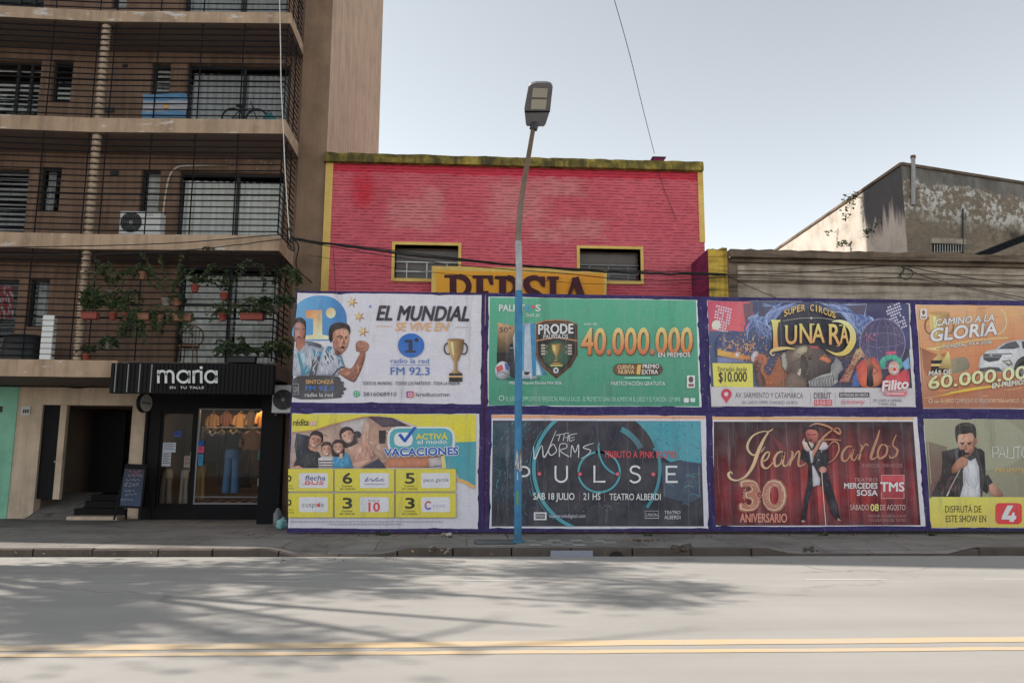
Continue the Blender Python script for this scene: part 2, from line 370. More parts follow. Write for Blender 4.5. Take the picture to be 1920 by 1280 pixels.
# ================================================================== ground
KY = 13.90                                     # face of the kerb
def kerb_h(x):                                 # kerb height along the street: two dropped crossings
    h = .125
    for a, b in ((-3.35, -1.0), (5.25, 9.0)):
        d = min(x-a, b-x)
        if d > 0: h = .125 - (.125-.022)*min(1, d/.45)
    return h
xs = sorted(set([-60, -40, -30] + [round(-24+.15*i, 3) for i in range(320)] + [30, 45, 60]))
m = MB(); m.box(-90, 90, -40, 90, -.6, -.02); struct(m.build('ground', K['dirt']))
m = MB()
for i in range(len(xs)-1):
    for (ya, yb) in ((-6, 3), (3, 9), (9, KY)):
        m.face([(xs[i], ya, 0), (xs[i+1], ya, 0), (xs[i+1], yb, 0), (xs[i], yb, 0)])
struct(m.build('road', K['road']))
m = MB()                                       # pavement: falls to the lowered kerbs
prof = [(KY+.16, 0.0), (KY+.45, .35), (KY+.8, .8), (KY+1.05, 1.0), (18.0, 1.0), (21.3, 1.0)]
def pz(x, y):
    h = kerb_h(x); t = 1.0
    for (ya, ta), (yb, tb) in zip(prof, prof[1:]):
        if ya <= y <= yb: t = ta+(tb-ta)*(y-ya)/(yb-ya); break
    else: t = 0 if y < prof[0][0] else 1
    return h+(.13-h)*t
for i in range(len(xs)-1):
    for (ya, _), (yb, _) in zip(prof, prof[1:]):
        a, b = xs[i], xs[i+1]
        m.face([(a, ya, pz(a, ya)), (b, ya, pz(b, ya)), (b, yb, pz(b, yb)), (a, yb, pz(a, yb))], smooth=True)
struct(m.build('pavement', K['paving']))
m = MB(); rk = random.Random(3)
x = -24.0
while x < 24:                                  # kerb stones, each about a metre, some chipped
    L = rk.uniform(.85, 1.1); n = 6; e = .012
    j = rk.uniform(-.012, .012); 
    pts = [(x+e+(L-2*e)*k/n) for k in range(n+1)]
    for k in range(n):
        a, b = pts[k], pts[k+1]; ha, hb = kerb_h(a)+j*.6, kerb_h(b)+j*.6
        f0 = KY+j
        m.face([(a, f0, -.01), (b, f0, -.01), (b, f0, hb-.015), (a, f0, ha-.015)])
        m.face([(a, f0, ha-.015), (b, f0, hb-.015), (b, f0+.015, hb), (a, f0+.015, ha)])
        m.face([(a, f0+.015, ha), (b, f0+.015, hb), (b, KY+.16, hb+.002), (a, KY+.16, ha+.002)])
    for q in (pts[0], pts[-1]): m.face([(q, f0, 0), (q, f0, kerb_h(q)-.015), (q, KY+.16, kerb_h(q)), (q, KY+.16, 0)])
    x += L
struct(m.build('kerb', K['kerb']))
m = MB(); m.face([(-60, -3, .13), (60, -3, .13), (60, 1.2, .13), (-60, 1.2, .13)]); m.box(-60, 60, 1.2, 1.35, 0, .13); struct(m.build('near_pavement', K['paving']))
def strip(name, mat, pts_a, pts_b, z=.004):
    mm = MB()
    for i in range(len(pts_a)-1):
        mm.face([(*pts_a[i], z), (*pts_a[i+1], z), (*pts_b[i+1], z), (*pts_b[i], z)])
    return struct(mm.build(name, mat))
rx = random.Random(5)
xx = [-30+i*.5 for i in range(121)]
w_ = [rx.uniform(-.008, .008) for _ in xx]
strip('yellow_centre_line', K['yline'], [(x, 7.24+.03*x/4+w) for x, w in zip(xx, w_)], [(x, 7.45+.022*x/4+w) for x, w in zip(xx, w_)])
strip('yellow_centre_line', K['yline'], [(x, 6.98-.02*x/4+w) for x, w in zip(xx, w_)], [(x, 7.10-.015*x/4+w) for x, w in zip(xx, w_)])
for k in range(-8, 9):
    x0 = 2.15+k*2.54
    strip('white_lane_dash', K['wline'], [(x0, 11.08), (x0+.6, 11.082), (x0+1.15, 11.085)], [(x0, 11.135), (x0+.6, 11.138), (x0+1.15, 11.137)])

# ================================================================== apartment building
XL, XR, YW = -23.6, -3.69, 19.6
XB = -4.40                                      # right end of the balconies
SL = [(3.42, 3.80), (6.36, 6.72), (9.19, 9.54), (11.98, 12.26), (14.8, 15.1)]
B1 = Vector((XB, 18.0, 0)); B2 = Vector((at(160, 440, 18.25).x, 18.20, 0)); B3 = Vector((at(0, 440, 18.15).x, 18.15, 0)); B4 = Vector((XL, 17.72, 0))
apt = thing('apartment_building', 'tall brown apartment block with barred balconies at the left edge', 'building', (-10, 19.6, 0))
def holed_wall(mm, x0, x1, z0, z1, y, holes, depth, mi=0, ri=0):
    X = sorted(set([x0, x1]+[h[0] for h in holes]+[h[1] for h in holes])); Z = sorted(set([z0, z1]+[h[2] for h in holes]+[h[3] for h in holes]))
    for i in range(len(X)-1):
        for j in range(len(Z)-1):
            cx, cz = (X[i]+X[i+1])/2, (Z[j]+Z[j+1])/2
            if any(h[0] < cx < h[1] and h[2] < cz < h[3] for h in holes): continue
            mm.face([(X[i], y, Z[j]), (X[i+1], y, Z[j]), (X[i+1], y, Z[j+1]), (X[i], y, Z[j+1])], mi)
    for (a, b, c, d) in holes:
        e = y+depth
        mm.face([(a, y, c), (a, y, d), (a, e, d), (a, e, c)], ri); mm.face([(b, y, c), (b, e, c), (b, e, d), (b, y, d)], ri)
        mm.face([(a, y, d), (b, y, d), (b, e, d), (a, e, d)], ri); mm.face([(a, y, c), (a, e, c), (b, e, c), (b, y, c)], ri)
def rect(x0, y0, x1, y1, D):
    a = at(x0, (y0+y1)/2, D); b = at(x1, (y0+y1)/2, D); c = at((x0+x1)/2, y0, D); d = at((x0+x1)/2, y1, D)
    return (a.x, b.x, d.z, c.z)
WIN = [   # photo rectangles of the openings, kind, slab below
 (-90, 112, 73, 240, 'blind', 2), (95, 112, 135, 192, 'louvre', 2), (282, 118, 318, 196, 'louvre2', 2), (347, 120, 541, 240, 'curtain2', 2),
 (-90, 315, 49, 460, 'grey', 1), (72, 313, 113, 397, 'dark', 1), (262, 318, 299, 397, 'pale', 1), (331, 322, 530, 460, 'curtain', 1),
 (-90, 523, 28, 690, 'dark', 0), (50, 523, 90, 613, 'onecurtain', 0), (330, 500, 520, 690, 'curtain3', 0),
 (-90, -70, 85, 30, 'blind', 3), (110, -70, 150, -8, 'dark', 3), (212, -70, 240, 16, 'pale', 3), (347, -75, 541, 30, 'curtain2', 3)]
holes = []
for w in WIN:
    a, b, c, d = rect(*w[:4], YW); zt = SL[w[5]][1]
    if c < zt+.02: c = zt+.02
    holes.append((a, b, c, d))
m = MB(); holed_wall(m, XL, XB, 3.8, 34, YW, holes, .22)
m.build('wall', K['wall'], apt)
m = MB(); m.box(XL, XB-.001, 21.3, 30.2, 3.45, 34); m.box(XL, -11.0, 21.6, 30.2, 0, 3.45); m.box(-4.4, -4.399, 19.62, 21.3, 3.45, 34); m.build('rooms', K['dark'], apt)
m = MB(); m.box(XB, XR, 19.5, 30.2, 0, 34); m.build('party_wall', K['tower'], apt)
m = MB()
m.face([(XB, 19.497, .1), (XR, 19.497, .1), (XR, 19.497, 34), (XB, 19.497, 34)])
m.face([(XB-.003, 19.6, 3.8), (XB-.003, 19.497, 3.8), (XB-.003, 19.497, 34), (XB-.003, 19.6, 34)]); m.build('pilaster', K['pilaster'], apt)
m = MB(); m.box(XL-.25, XL-.001, 17.72, 30.2, 0, 34.0); m.build('unseen_shadow_fin', K['tower'], apt)  # unseen fin wall, added to cast the shadow strip along the road
m = MB(); m.box(XL, XR, 19.5, 30.2, 34.0, 34.3); m.build('roof', K['slab'], apt)
plan = [B4, B3, B2, B1, Vector((XB, 19.597, 0)), Vector((XL, 19.597, 0))]
for si, (z0, z1) in enumerate(SL):
    m = MB(); n = len(plan)
    pl = plan if si else [B4, B3, B2, Vector((-7.9, 18.18, 0)), Vector((-7.9, 19.597, 0)), Vector((XL, 19.597, 0))]
    lo = [Vector((p.x, p.y, z0)) for p in pl]; hi = [Vector((p.x, p.y, z1)) for p in pl]
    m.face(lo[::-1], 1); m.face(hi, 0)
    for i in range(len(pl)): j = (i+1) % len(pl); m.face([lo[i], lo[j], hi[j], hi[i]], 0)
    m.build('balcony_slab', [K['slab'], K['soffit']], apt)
m = MB(); m.box(-7.9, XB, 18.3, 19.597, 3.45, 3.79); m.box(XL, XB, 19.6, 21.29, 3.45, 3.79)
for z0, z1 in SL[1:]: m.box(XL, XB-.002, 19.83, 21.29, z0+.01, z1-.01)
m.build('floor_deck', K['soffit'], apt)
ins = .06
path = [Vector((-14.5, B3.y+(B4.y-B3.y)*(14.5+B3.x)/(B3.x-XL)+ins, 0)), B3+Vector((0, ins, 0)), B2+Vector((0, ins, 0)), B1+Vector((-ins, ins, 0)), Vector((XB-ins, 19.48, 0))]
postx = [at(57, 440, 18.1).x, at(148, 440, 18.2).x, at(182, 440, 18.2).x, at(268, 440, 18.15).x, at(352, 440, 18.1).x, at(434, 440, 18.05).x, XB-ins-.005]
def path_y(x):
    for a, b in zip(path, path[1:]):
        if a.x <= x <= b.x and b.x > a.x: return a.y+(b.y-a.y)*(x-a.x)/(b.x-a.x)
    return path[3].y
rr_ = random.Random(11)
for si in range(4):
    z0 = SL[si][1]; z1 = SL[si+1][0]
    m = MB(); k = 0; z = z0+.10
    while z < z1-.02:
        big = abs(z-(z0+1.02)) < .074
        wob = [Vector((0, rr_.uniform(-.006, .006), rr_.uniform(-.008, .008))) for _ in path]
        m.tube([Vector((p.x, p.y, z))+w for p, w in zip(path, wob)], .023 if big else .0155, 6)
        z += .147
    for px_ in postx: m.tube([(px_, path_y(px_)+.02, z0), (px_, path_y(px_)+.02, z1)], .016, 6)
    for yy in (18.5, 19.0): m.tube([(XB-ins, yy+.02, z0), (XB-ins, yy+.02, z1)], .016, 6)
    m.build('railing', K['railing'], apt)
for si in range(3):                            # concrete column: stacked notched blocks between the bars
    z0, z1 = SL[si][1], SL[si+1][0]; c = Vector((B2.x+.02, B2.y+.16, 0)); m = MB()
    nb = 17; h = (z1-z0)/nb
    for k in range(nb):
        za = z0+k*h
        m.lathe((c.x, c.y, za), [(.070, 0), (.108, h*.2), (.108, h*.75), (.070, h)], 8)
    m.build('column', K['column'], apt)
# windows
def sheet(x0, x1, z0, z1, y, folds, amp, n=40):
    mm = MB(); vs = []; fs = []; ph = random.uniform(0, 6)
    for i in range(n+1):
        t = i/n; yy = y+amp*math.sin(t*folds*6.283+ph+.8*math.sin(t*9))
        for k, z in enumerate((z0, (z0+z1)/2, z1)): vs.append((x0+(x1-x0)*t, yy*(1 if k == 2 else 1)+.01*k, z))
    for i in range(n):
        for k in range(2): fs.append((i*3+k, i*3+3+k, i*3+4+k, i*3+1+k))
    mm.mesh(vs, fs, 0, None, True); return mm
for (a, b, c, d), w in zip(holes, WIN):
    kind = w[4]; y = YW+.15; t = .055; m = MB()
    m.box(a, a+t, y, y+.05, c, d); m.box(b-t, b, y, y+.05, c, d); m.box(a+t, b-t, y, y+.05, d-t, d); m.box(a+t, b-t, y, y+.05, c, c+t)
    muls = {'curtain': [.55], 'curtain2': [.55], 'curtain3': [.5], 'blind': [.35, .7, .86], 'grey': [.5]}.get(kind, [])
    for f in muls: xm = a+(b-a)*f; m.box(xm-.035, xm+.035, y-.01, y+.06, c+t, d-t)
    if kind == 'curtain3': m.box(a+t, b-t, y-.008, y+.055, c+.62*(d-c), c+.62*(d-c)+.05)
    fr = m.build('window', K['frame'], apt)
    m = MB(); m.face([(a+t, y+.02, c+t), (b-t, y+.02, c+t), (b-t, y+.02, d-t), (a+t, y+.02, d-t)]); m.build('pane', K['glass'], fr)
    yc = y+.09
    if kind in ('curtain', 'curtain3', 'curtain2'):
        mid = a+(b-a)*.55; cm = K['curtain'] if kind != 'curtain2' else K['curtain2']
        for (u0, u1) in ((a+.08, mid-.04), (mid+.02, b-.04)):
            sheet(u0, u1, c, d-.18, yc, 7, .035).build('curtain', cm, fr)
    elif kind == 'onecurtain': sheet(a+.12, b-.05, c, d-.05, yc, 3, .03, 24).build('curtain', K['curtain2'], fr)
    elif kind == 'dark': sheet(a+.1, a+(b-a)*.55, c, d-.05, yc, 3, .03, 24).build('curtain', K['curtain2'], fr)
    elif kind in ('blind', 'louvre', 'louvre2', 'grey', 'pale'):
        m = MB(); z = c+.06; top = d-.1 if kind != 'louvre' else c+(d-c)*.45
        rr = random.Random(int(a*100)); 
        while z < top:
            if not (kind == 'blind' and rr.random() < .3):
                e = (0, .03) if kind != 'pale' else (0, .012)
                hh = .075 if kind != 'pale' else .125
                m.face([(a+.07, yc+e[0], z), (b-.07, yc+e[0], z), (b-.07, yc+e[1], z+hh), (a+.07, yc+e[1], z+hh)])
            z += .13
        if m.f: m.build('blind', {'pale': K['curtain'], 'blind': K['curtain'], 'louvre': K['curtain'], 'louvre2': K['curtain'], 'grey': K['curtain2']}[kind], fr)
# small details of the facade
for x, y in ((425, 292), (425, 300), (466, 293), (466, 301), (442, 310), (442, 316), (482, 310), (482, 316), (490, 303), (498, 305), (508, 306), (497, 309)):
    p = at(x, y, YW-.004); m = MB(); m.box(p.x-.022, p.x+.022, YW-.006, YW, p.z-.02, p.z+.02); m.build('wall_patch', K['column'], apt)
for x, y, w, h in ((235, 124, 9, 5), (206, 207, 16, 9), (215, 325, 13, 8)):
    p = at(x, y, YW-.004); k = .0066; m = MB(); m.box(p.x-w*k, p.x+w*k, YW-.05, YW, p.z-h*k, p.z+h*k); m.build('vent_cover', K['darkmet'], apt)
# ---- ground floor: painted wall, entrance
EX0, EX1, EZ = at(73, 840, 20.9).x, at(243, 840, 20.9).x, 2.97
m = MB(); m.box(XL, -11.47, 20.88, 21.3, .1, 3.418)
p = [(-11.47, 20.88, .1), (-11.56, 20.876, .1), (-11.44, 20.876, 3.418), (-11.47, 20.88, 3.418)]
m.build('painted_shop_wall', K['mint'], apt)
m = MB(); p = at(0, 765, 20.87); m.box(p.x-.5, p.x+.06, 20.865, 20.88, p.z-.1, p.z+.05); m.build('letter_slot', K['frame'], apt)
m = MB(); holed_wall(m, -11.47, -8.17, .1, 3.418, 20.9, [(EX0, EX1, .1, EZ)], .3)
m.face([(-11.468, 20.896, .1), (-11.05, 20.896, .1), (-11.0, 20.896, .62), (-11.468, 20.896, .62)])
m.build('entrance_wall', K['beige'], apt)
m = MB()
EB = 24.5
m.face([(EX0, 21.2, .1), (EX0, EB, .1), (EX0, EB, EZ), (EX0, 21.2, EZ)]); m.face([(EX1, 21.2, .1), (EX1, EB, .1), (EX1, EB, EZ), (EX1, 21.2, EZ)])
m.face([(EX0, EB, .1), (EX1, EB, .1), (EX1, EB, EZ), (EX0, EB, EZ)]); m.face([(EX0, 21.2, EZ), (EX1, 21.2, EZ), (EX1, EB, EZ), (EX0, EB, EZ)])
m.face([(EX0, 21.2, .13), (EX1, 21.2, .13), (EX1, EB, .13), (EX0, EB, .13)])
m.build('hallway', plain('hallway_paint', (.21, .155, .12), .9, .2, 2, 0), apt)
m = MB(); a = at(106, 840, 20.9).x; m.box(EX0+.003, a, 20.98, 21.03, .62, EZ-.01); dl = m.build('door', K['black'], apt)
m = MB(); p = at(104, 865, 20.97); m.lathe((p.x, 20.94, p.z), [(.03, 0), (.03, .04)], 10, axis='y'); m.build('handle', K['greymet'], dl)
m = MB(); b = at(118, 840, 20.9).x; m.box(a, b, 20.92, 21.06, .6, EZ-.002); m.build('door_jamb', K['beige'], apt)
m = MB(); m.box(at(172, 840, 22.6).x, at(232, 840, 22.6).x, 22.6, 22.65, .5, 2.9); m.build('inner_door', K['black'], apt)
m = MB(); s0, s1 = at(140, 940, 20.9).x, at(222, 940, 20.9).x
m.box(at(128, 962, 20.5).x, EX1+.02, 20.42, 20.9, .12, .215, 1); m.box(s0, s1+.25, 20.9, 21.2, .12, .38, 0); m.box(s0+.12, s1+.25, 21.2, 21.5, .12, .55, 0); m.box(s0+.12, s1+.25, 21.5, 24, .12, .70, 0)
m.build('steps', [K['black'], K['beige']], apt, .008)
m = MB(); r0, r1 = EX0+.02, s0
pts = [(r0-.02, 20.45, .13), (s0+.02, 20.45, .13), (s0+.02, 22.4, .72), (r0, 22.4, .72)]
m.face(pts); m.face([pts[1], (s0+.02, 22.4, .1), pts[2]]); m.build('ramp', K['paving'], apt)
m = MB(); m.box(at(40, 770, 20.88).x, at(57, 770, 20.88).x, 20.86, 20.9, at(48, 778, 20.88).z, at(48, 762, 20.88).z); nm = m.build('number_plate', K['whitepl'], apt)
m = MB()
for k in range(3): m.box(at(43+k*4, 770, 20.85).x, at(45.6+k*4, 770, 20.85).x, 20.852, 20.858, at(48, 774, 20.85).z, at(48, 767, 20.85).z)
m.build('numerals', K['frame'], nm)

# ================================================================== shop
SY = 20.7
SX0, SX1 = -8.17, -4.4
shop = thing('clothes_shop_front', 'black framed clothes shop front with a lit display window under the black fascia', 'shop front', (-6.4, SY, .13))
wx0, wx1, wz0, wz1 = at(368, 850, SY).x, at(515, 850, SY).x, .50, 2.90
dx0, dx1 = at(297, 850, SY).x, at(362, 850, SY).x
m = MB(); holed_wall(m, SX0, -4.9, .12, 3.418, SY, [(wx0, wx1, wz0, wz1), (dx0, dx1, .16, 2.86)], .12)
m.box(-4.9, SX1, 19.2, SY+.1, .12, 3.418); m.box(SX0, SX0+.07, SY-.06, 20.895, .12, 3.418); m.box(SX0, -4.9, SY-.05, SY-.002, .12, .40)
m.build('frame', K['black'], shop)
m = MB(); yb = 23.6
for f in ([(SX0, SY+.12, .15), (SX0, yb, .15), (SX0, yb, 3.4), (SX0, SY+.12, 3.4)], [(-4.6, SY+.12, .15), (-4.6, yb, .15), (-4.6, yb, 3.4), (-4.6, SY+.12, 3.4)],
          [(SX0, yb, .15), (-4.6, yb, .15), (-4.6, yb, 3.4), (SX0, yb, 3.4)], [(SX0, SY+.12, 3.4), (-4.6, SY+.12, 3.4), (-4.6, yb, 3.4), (SX0, yb, 3.4)], [(SX0, SY+.12, .16), (-4.6, SY+.12, .16), (-4.6, yb, .16), (SX0, yb, .16)]):
    m.face(f)
m.build('shop_room', K['interior'], shop)
m = MB(); m.box(wx0, wx1, SY+.12, SY+1.1, .16, wz0+.02); m.build('display_platform', K['wood'], shop)
m = MB(); t = .035
m.box(wx0, wx0+t, SY-.01, SY+.06, wz0, wz1); m.box(wx1-t, wx1, SY-.01, SY+.06, wz0, wz1); m.box(wx0, wx1, SY-.012, SY+.06, wz0, wz0+.04); m.box(wx0, wx1, SY-.012, SY+.06, wz1-t, wz1); m.box(wx0, wx1, SY-.014, SY-.002, wz0+.17, wz0+.195)
fr = m.build('display_window', K['greymet'], shop)
m = MB(); m.face([(wx0, SY+.02, wz0), (wx1, SY+.02, wz0), (wx1, SY+.02, wz1), (wx0, SY+.02, wz1)]); m.build('pane', K['shopglass'], fr)
m = MB(); t = .07
m.box(dx0, dx0+t, SY+.03, SY+.08, .16, 2.86); m.box(dx1-t, dx1, SY+.03, SY+.08, .16, 2.86); m.box(dx0+t, dx1-t, SY+.03, SY+.08, 2.76, 2.86); m.box(dx0+t, dx1-t, SY+.03, SY+.08, .16, .5)
dr = m.build('door', K['black'], shop)
m = MB(); m.face([(dx0+t, SY+.05, .5), (dx1-t, SY+.05, .5), (dx1-t, SY+.05, 2.76), (dx0+t, SY+.05, 2.76)]); m.build('pane', K['shopglass'], dr)
m = MB(); p = at(357, 865, SY); m.tube([(p.x, SY-.02, p.z-.25), (p.x, SY-.02, p.z+.25)], .014, 8); m.build('handle', K['greymet'], dr)
# notices stuck on the glass
m = MB()
def crop8(x, y): return 200+x/3.2, 660+y/3.2
for (x0, y0, x1, y1, c) in ((330, 542, 412, 600, (175, 178, 190)), (324, 602, 384, 684, (165, 165, 172)), (458, 622, 500, 690, (150, 130, 120)), (400, 472, 445, 508, (60, 80, 140)), (905, 758, 958, 804, (170, 168, 175)), (548, 530, 582, 560, (40, 90, 160)), (545, 565, 585, 602, (190, 80, 120)), (548, 612, 580, 680, (60, 130, 170))):
    m = MB(); a = at(*crop8(x0, y1), SY-.004); b = at(*crop8(x1, y0), SY-.004); col = lin(c)
    m.box(a.x, b.x, SY-.008 if x0 > 520 else SY+.042, SY+.018 if x0 > 520 else SY+.047, a.z, b.z, 0, sc(col, 1.4))
    n = int((b.z-a.z)/.045)
    for k in range(1, n):
        zz = b.z-k*.045; m.box(a.x+.02, b.x-.02-.04*(k % 2), SY-.0095 if x0 > 520 else SY+.0405, SY-.008 if x0 > 520 else SY+.042, zz, zz+.016, 0, sc(col, .25))
    m.build('notice', K['paint'], shop)
# ================================================================== red building
RY = 19.45
red = thing('red_brick_building', 'red painted brick building with yellow trim behind the hoarding', 'building', (-3.69, RY, 0))
rw = [rect(740, 460, 859, 523, RY), rect(1087, 467, 1201, 527, RY)]
m = MB(); holed_wall(m, -3.68, 5.99, 0, 9.06, RY, rw, .34); m.box(-3.68, 5.99, RY+.35, 31, 0, 9.05)
m.build('wall', K['redbrick'], red)
m = MB()
m.box(-3.685, -3.50, RY-.03, RY-.001, 0, 9.04); m.build('corner_trim', K['yellow'], red); m = MB(); m.box(5.86, 6.0, RY-.03, RY-.001, 7.17, 9.05); m.box(5.991, 6.0, RY, 21, 7.17, 9.05)
m.build('corner_trim', K['yellow'], red)
m = MB(); n = 60; r9 = random.Random(2)
top = [9.285+r9.uniform(-.014, .014) for _ in range(n+1)]; bot = [9.045+r9.uniform(-.006, .006) for _ in range(n+1)]
for i in range(n):
    a, b = -3.72+9.7*i/n, -3.72+9.7*(i+1)/n; y0 = RY-.17
    m.face([(a, y0, bot[i]), (b, y0, bot[i+1]), (b, y0, top[i+1]-.09), (a, y0, top[i]-.09)])
    m.face([(a, y0, top[i]-.09), (b, y0, top[i+1]-.09), (b, y0+.035, top[i+1]-.085), (a, y0+.035, top[i]-.085)])
    m.face([(a, y0+.035, top[i]-.085), (b, y0+.035, top[i+1]-.085), (b, y0+.045, top[i+1]), (a, y0+.045, top[i])])
    m.face([(a, y0+.045, top[i]), (b, y0+.045, top[i+1]), (b, RY+.5, top[i+1]), (a, RY+.5, top[i])])
    m.face([(a, y0, bot[i]), (a, RY, bot[i]-.002), (b, RY, bot[i+1]-.002), (b, y0, bot[i+1])])
for x in (-3.72, 5.98): m.face([(x, RY-.17, 9.04), (x, RY+.5, 9.04), (x, RY+.5, 9.28), (x, RY-.13, 9.28), (x, RY-.17, 9.2)])
m.build('cornice', K['moss'], red)
m = MB(); m.box(at(913, 300, RY).x-.03, at(913, 300, RY).x+.03, RY-.22, RY-.17, 9.03, 9.16); m.build('drain_spout', K['darkmet'], red)
for (a, b, c, d) in rw:
    m = MB(); t = .075
    m.box(a-t, a, RY-.035, RY+.3, c-t, d+t); m.box(b, b+t, RY-.035, RY+.3, c-t, d+t); m.box(a, b, RY-.034, RY+.3, d, d+t); m.box(a, b, RY-.06, RY+.3, c-t-.01, c)
    w = m.build('window_surround', K['yellow'], red, .006)
    m = MB(); z1 = c+(d-c)*.56; yy = RY+.22
    for zz in (c+.02, c+(z1-c)*.5, z1): m.box(a, b, yy, yy+.03, zz-.014, zz+.014)
    for k, f in enumerate((.18, .5, .82)):
        xm = a+(b-a)*f; m.box(xm-.012, xm+.012, yy-.002, yy+.028, c, z1)
    m.build('glazing_bars', K['whitepl'] if a < 0 else K['greymet'], w)
    m = MB(); m.face([(a, yy+.04, c), (b, yy+.04, c), (b, yy+.04, d), (a, yy+.04, d)]); m.build('pane', K['glass'], w)
    m = MB(); m.box(a, b, RY+.32, RY+.335, z1, d); m.box(a, b, RY+.30, RY+.32, z1+.08, z1+.2); m.box(a, b, RY+.345, RY+.348, c, d); m.build('shutter_board', K['soffit'], w)
# pot-like vent on the roof edge
vx = at(1233, 290, 19.75).x; vz = 9.28
vent = thing('roof_vent', 'small dark purple flared vent standing on the roof edge of the red building', 'vent', (vx, 19.75, vz))
m = MB(); m.prism([(vx-.10, 19.6, vz-.05), (vx+.10, 19.6, vz-.05), (vx+.115, 19.6, vz+.1), (vx+.17, 19.6, vz+.2), (vx-.17, 19.6, vz+.2), (vx-.115, 19.6, vz+.1)], (0, .3, 0)); m.build('body', K['magenta'], vent)
m = MB(); m.box(vx-.18, vx+.18, 19.58, 19.92, vz+.2, vz+.225); m.build('cap', K['darkmet'], vent)
# wing wall, yellow pier
OY = 18.0
wing = thing('wing_wall', 'stained magenta wing wall with a mouldy yellow front beside the red building', 'wall', (5.85, OY, 0))
m = MB(); m.box(5.62, 5.70, OY+.004, RY-.001, 0, 6.60); m.build('side_face', K['magenta'], wing)
m = MB(); xa, xb = 5.618, 6.08; n = 8; rw9 = random.Random(4); tz = [6.62+rw9.uniform(-.03, .03) for _ in range(n+1)]
for i in range(n):
    a, b = xa+(xb-xa)*i/n, xa+(xb-xa)*(i+1)/n
    m.face([(a, OY, 0), (b, OY, 0), (b, OY, tz[i+1]), (a, OY, tz[i])]); m.face([(a, OY, tz[i]), (b, OY, tz[i+1]), (b, OY+.3, tz[i+1]), (a, OY+.3, tz[i])])
m.build('front_face', K['oldyellow'], wing)
# old low building on the right
old = thing('old_low_building', 'low weathered grey building front with a crumbling cornice on the right', 'building', (10, OY, 0))
X0, X1 = 6.085, 24.0
m = MB(); m.box(X0, X1, OY+.02, 22.0, 0, 6.40); m.box(X0+.22, X1, OY-.03, OY+.02, 5.98, 6.2)
m.build('wall', K['oldwall'], old)
m = MB(); m.box(X0, X0+.2, OY-.05, OY+.02, 0, 6.35); m.build('end_pier', K['oldcap'], old)
m = MB(); n = 110; r5 = random.Random(9); tp = [6.555-.006*i/n*8+r5.uniform(-.018, .018) for i in range(n+1)]
for i in range(n):
    a, b = X0+(X1-X0)*i/n, X0+(X1-X0)*(i+1)/n; y0 = OY-.22; c0, c1 = 6.37+r5.uniform(-.006, .006), 6.37
    c0 = 6.37
    m.face([(a, y0, c0), (b, y0, c1), (b, y0, tp[i+1]), (a, y0, tp[i])]); m.face([(a, y0, tp[i]), (b, y0, tp[i+1]), (b, OY+.4, tp[i+1]), (a, OY+.4, tp[i])])
    m.face([(a, y0, c0), (a, OY+.02, c0-.03), (b, OY+.02, c1-.03), (b, y0, c1)])
m.face([(X0, OY-.22, 6.37), (X0, OY+.4, 6.37), (X0, OY+.4, 6.55), (X0, OY-.22, 6.55)])
m.box(X0+.05, X1, OY-.1, OY+.018, 6.27, 6.345)
m.build('cornice', K['oldcap'], old)
m = MB()
for z in (6.08, 5.86): m.box(X0+.22, X1, OY-.045 if z > 6 else OY-.0, OY+.02, z-.012, z+.012)
m.box(X0+.22, X1, OY-.01, OY+.021, 5.80, 5.84)
m.build('string_course', K['oldcap'], old)
# old house behind
K['greypipe'] = plain('grey_pipe', (.34, .33, .32), .6, .2, 6, .1)
hx, hy = 14.28, 24.5
hou = thing('old_brick_house', 'tall windowless old house with peeling plaster over brick at the right edge', 'house', (hx, hy, 0))
HZ = 11.46
q = [Vector((hx, hy, 0)), Vector((19.6, 26.0, 0)), Vector((25, 27.5, 0)), Vector((25, 36, 0)), Vector((hx, 36, 0))]
m = MB()
for a, b in ((0, 1), (1, 2)): m.face([q[a], q[b], q[b]+Vector((0, 0, HZ)), q[a]+Vector((0, 0, HZ))])
m.build('front_wall', K['house_front'], hou)
m = MB(); m.face([q[4], q[0], q[0]+Vector((0, 0, HZ)), q[4]+Vector((0, 0, HZ))]); m.face([q[2], q[3], q[3]+Vector((0, 0, HZ)), q[2]+Vector((0, 0, HZ))]); m.face([q[3], q[4], q[4]+Vector((0, 0, HZ)), q[3]+Vector((0, 0, HZ))])
m.build('side_wall', K['house_side'], hou)
m = MB(); m.face([p+Vector((0, 0, HZ)) for p in q])
for a, b in ((4, 0), (0, 1), (1, 2)):
    d = (q[b]-q[a]).normalized(); nrm = Vector((d.y, -d.x, 0))*.05
    m.prism([q[a]+nrm+Vector((0, 0, HZ-.06)), q[b]+nrm+Vector((0, 0, HZ-.06)), q[b]-nrm*3+Vector((0, 0, HZ-.06)), q[a]-nrm*3+Vector((0, 0, HZ-.06))], (0, 0, .1))
m.build('coping', K['oldcap'], hou)
fd = (q[1]-q[0]).normalized(); fn = Vector((fd.y, -fd.x, 0))
def on_front(px_, py_, off=0):
    d = ray(px_, py_); t = (q[0]-CAM).dot(fn)/d.dot(fn); return CAM+d*t+fn*off
a, b = on_front(1750, 470), on_front(1802, 459)
m = MB(); m.prism([on_front(1748, 472, .004), on_front(1806, 470, .004), on_front(1806, 459, .004), on_front(1748, 457, .004)], -fn*.001+Vector((0, 0, 0))); ww = m.build('window', K['dark'], hou)
m = MB(); m.prism([on_front(1744, 457, .01), on_front(1808, 459, .01), on_front(1808, 449, .01), on_front(1744, 447, .01)], fn*.06); m.build('lintel', K['oldwall'], hou)
m = MB()
for k in range(11):
    x = 1751+k*5; m.tube([on_front(x, 473, .03), on_front(x, 459, .03)], .012, 6)
m.build('window_bars', K['whitepl'], ww)
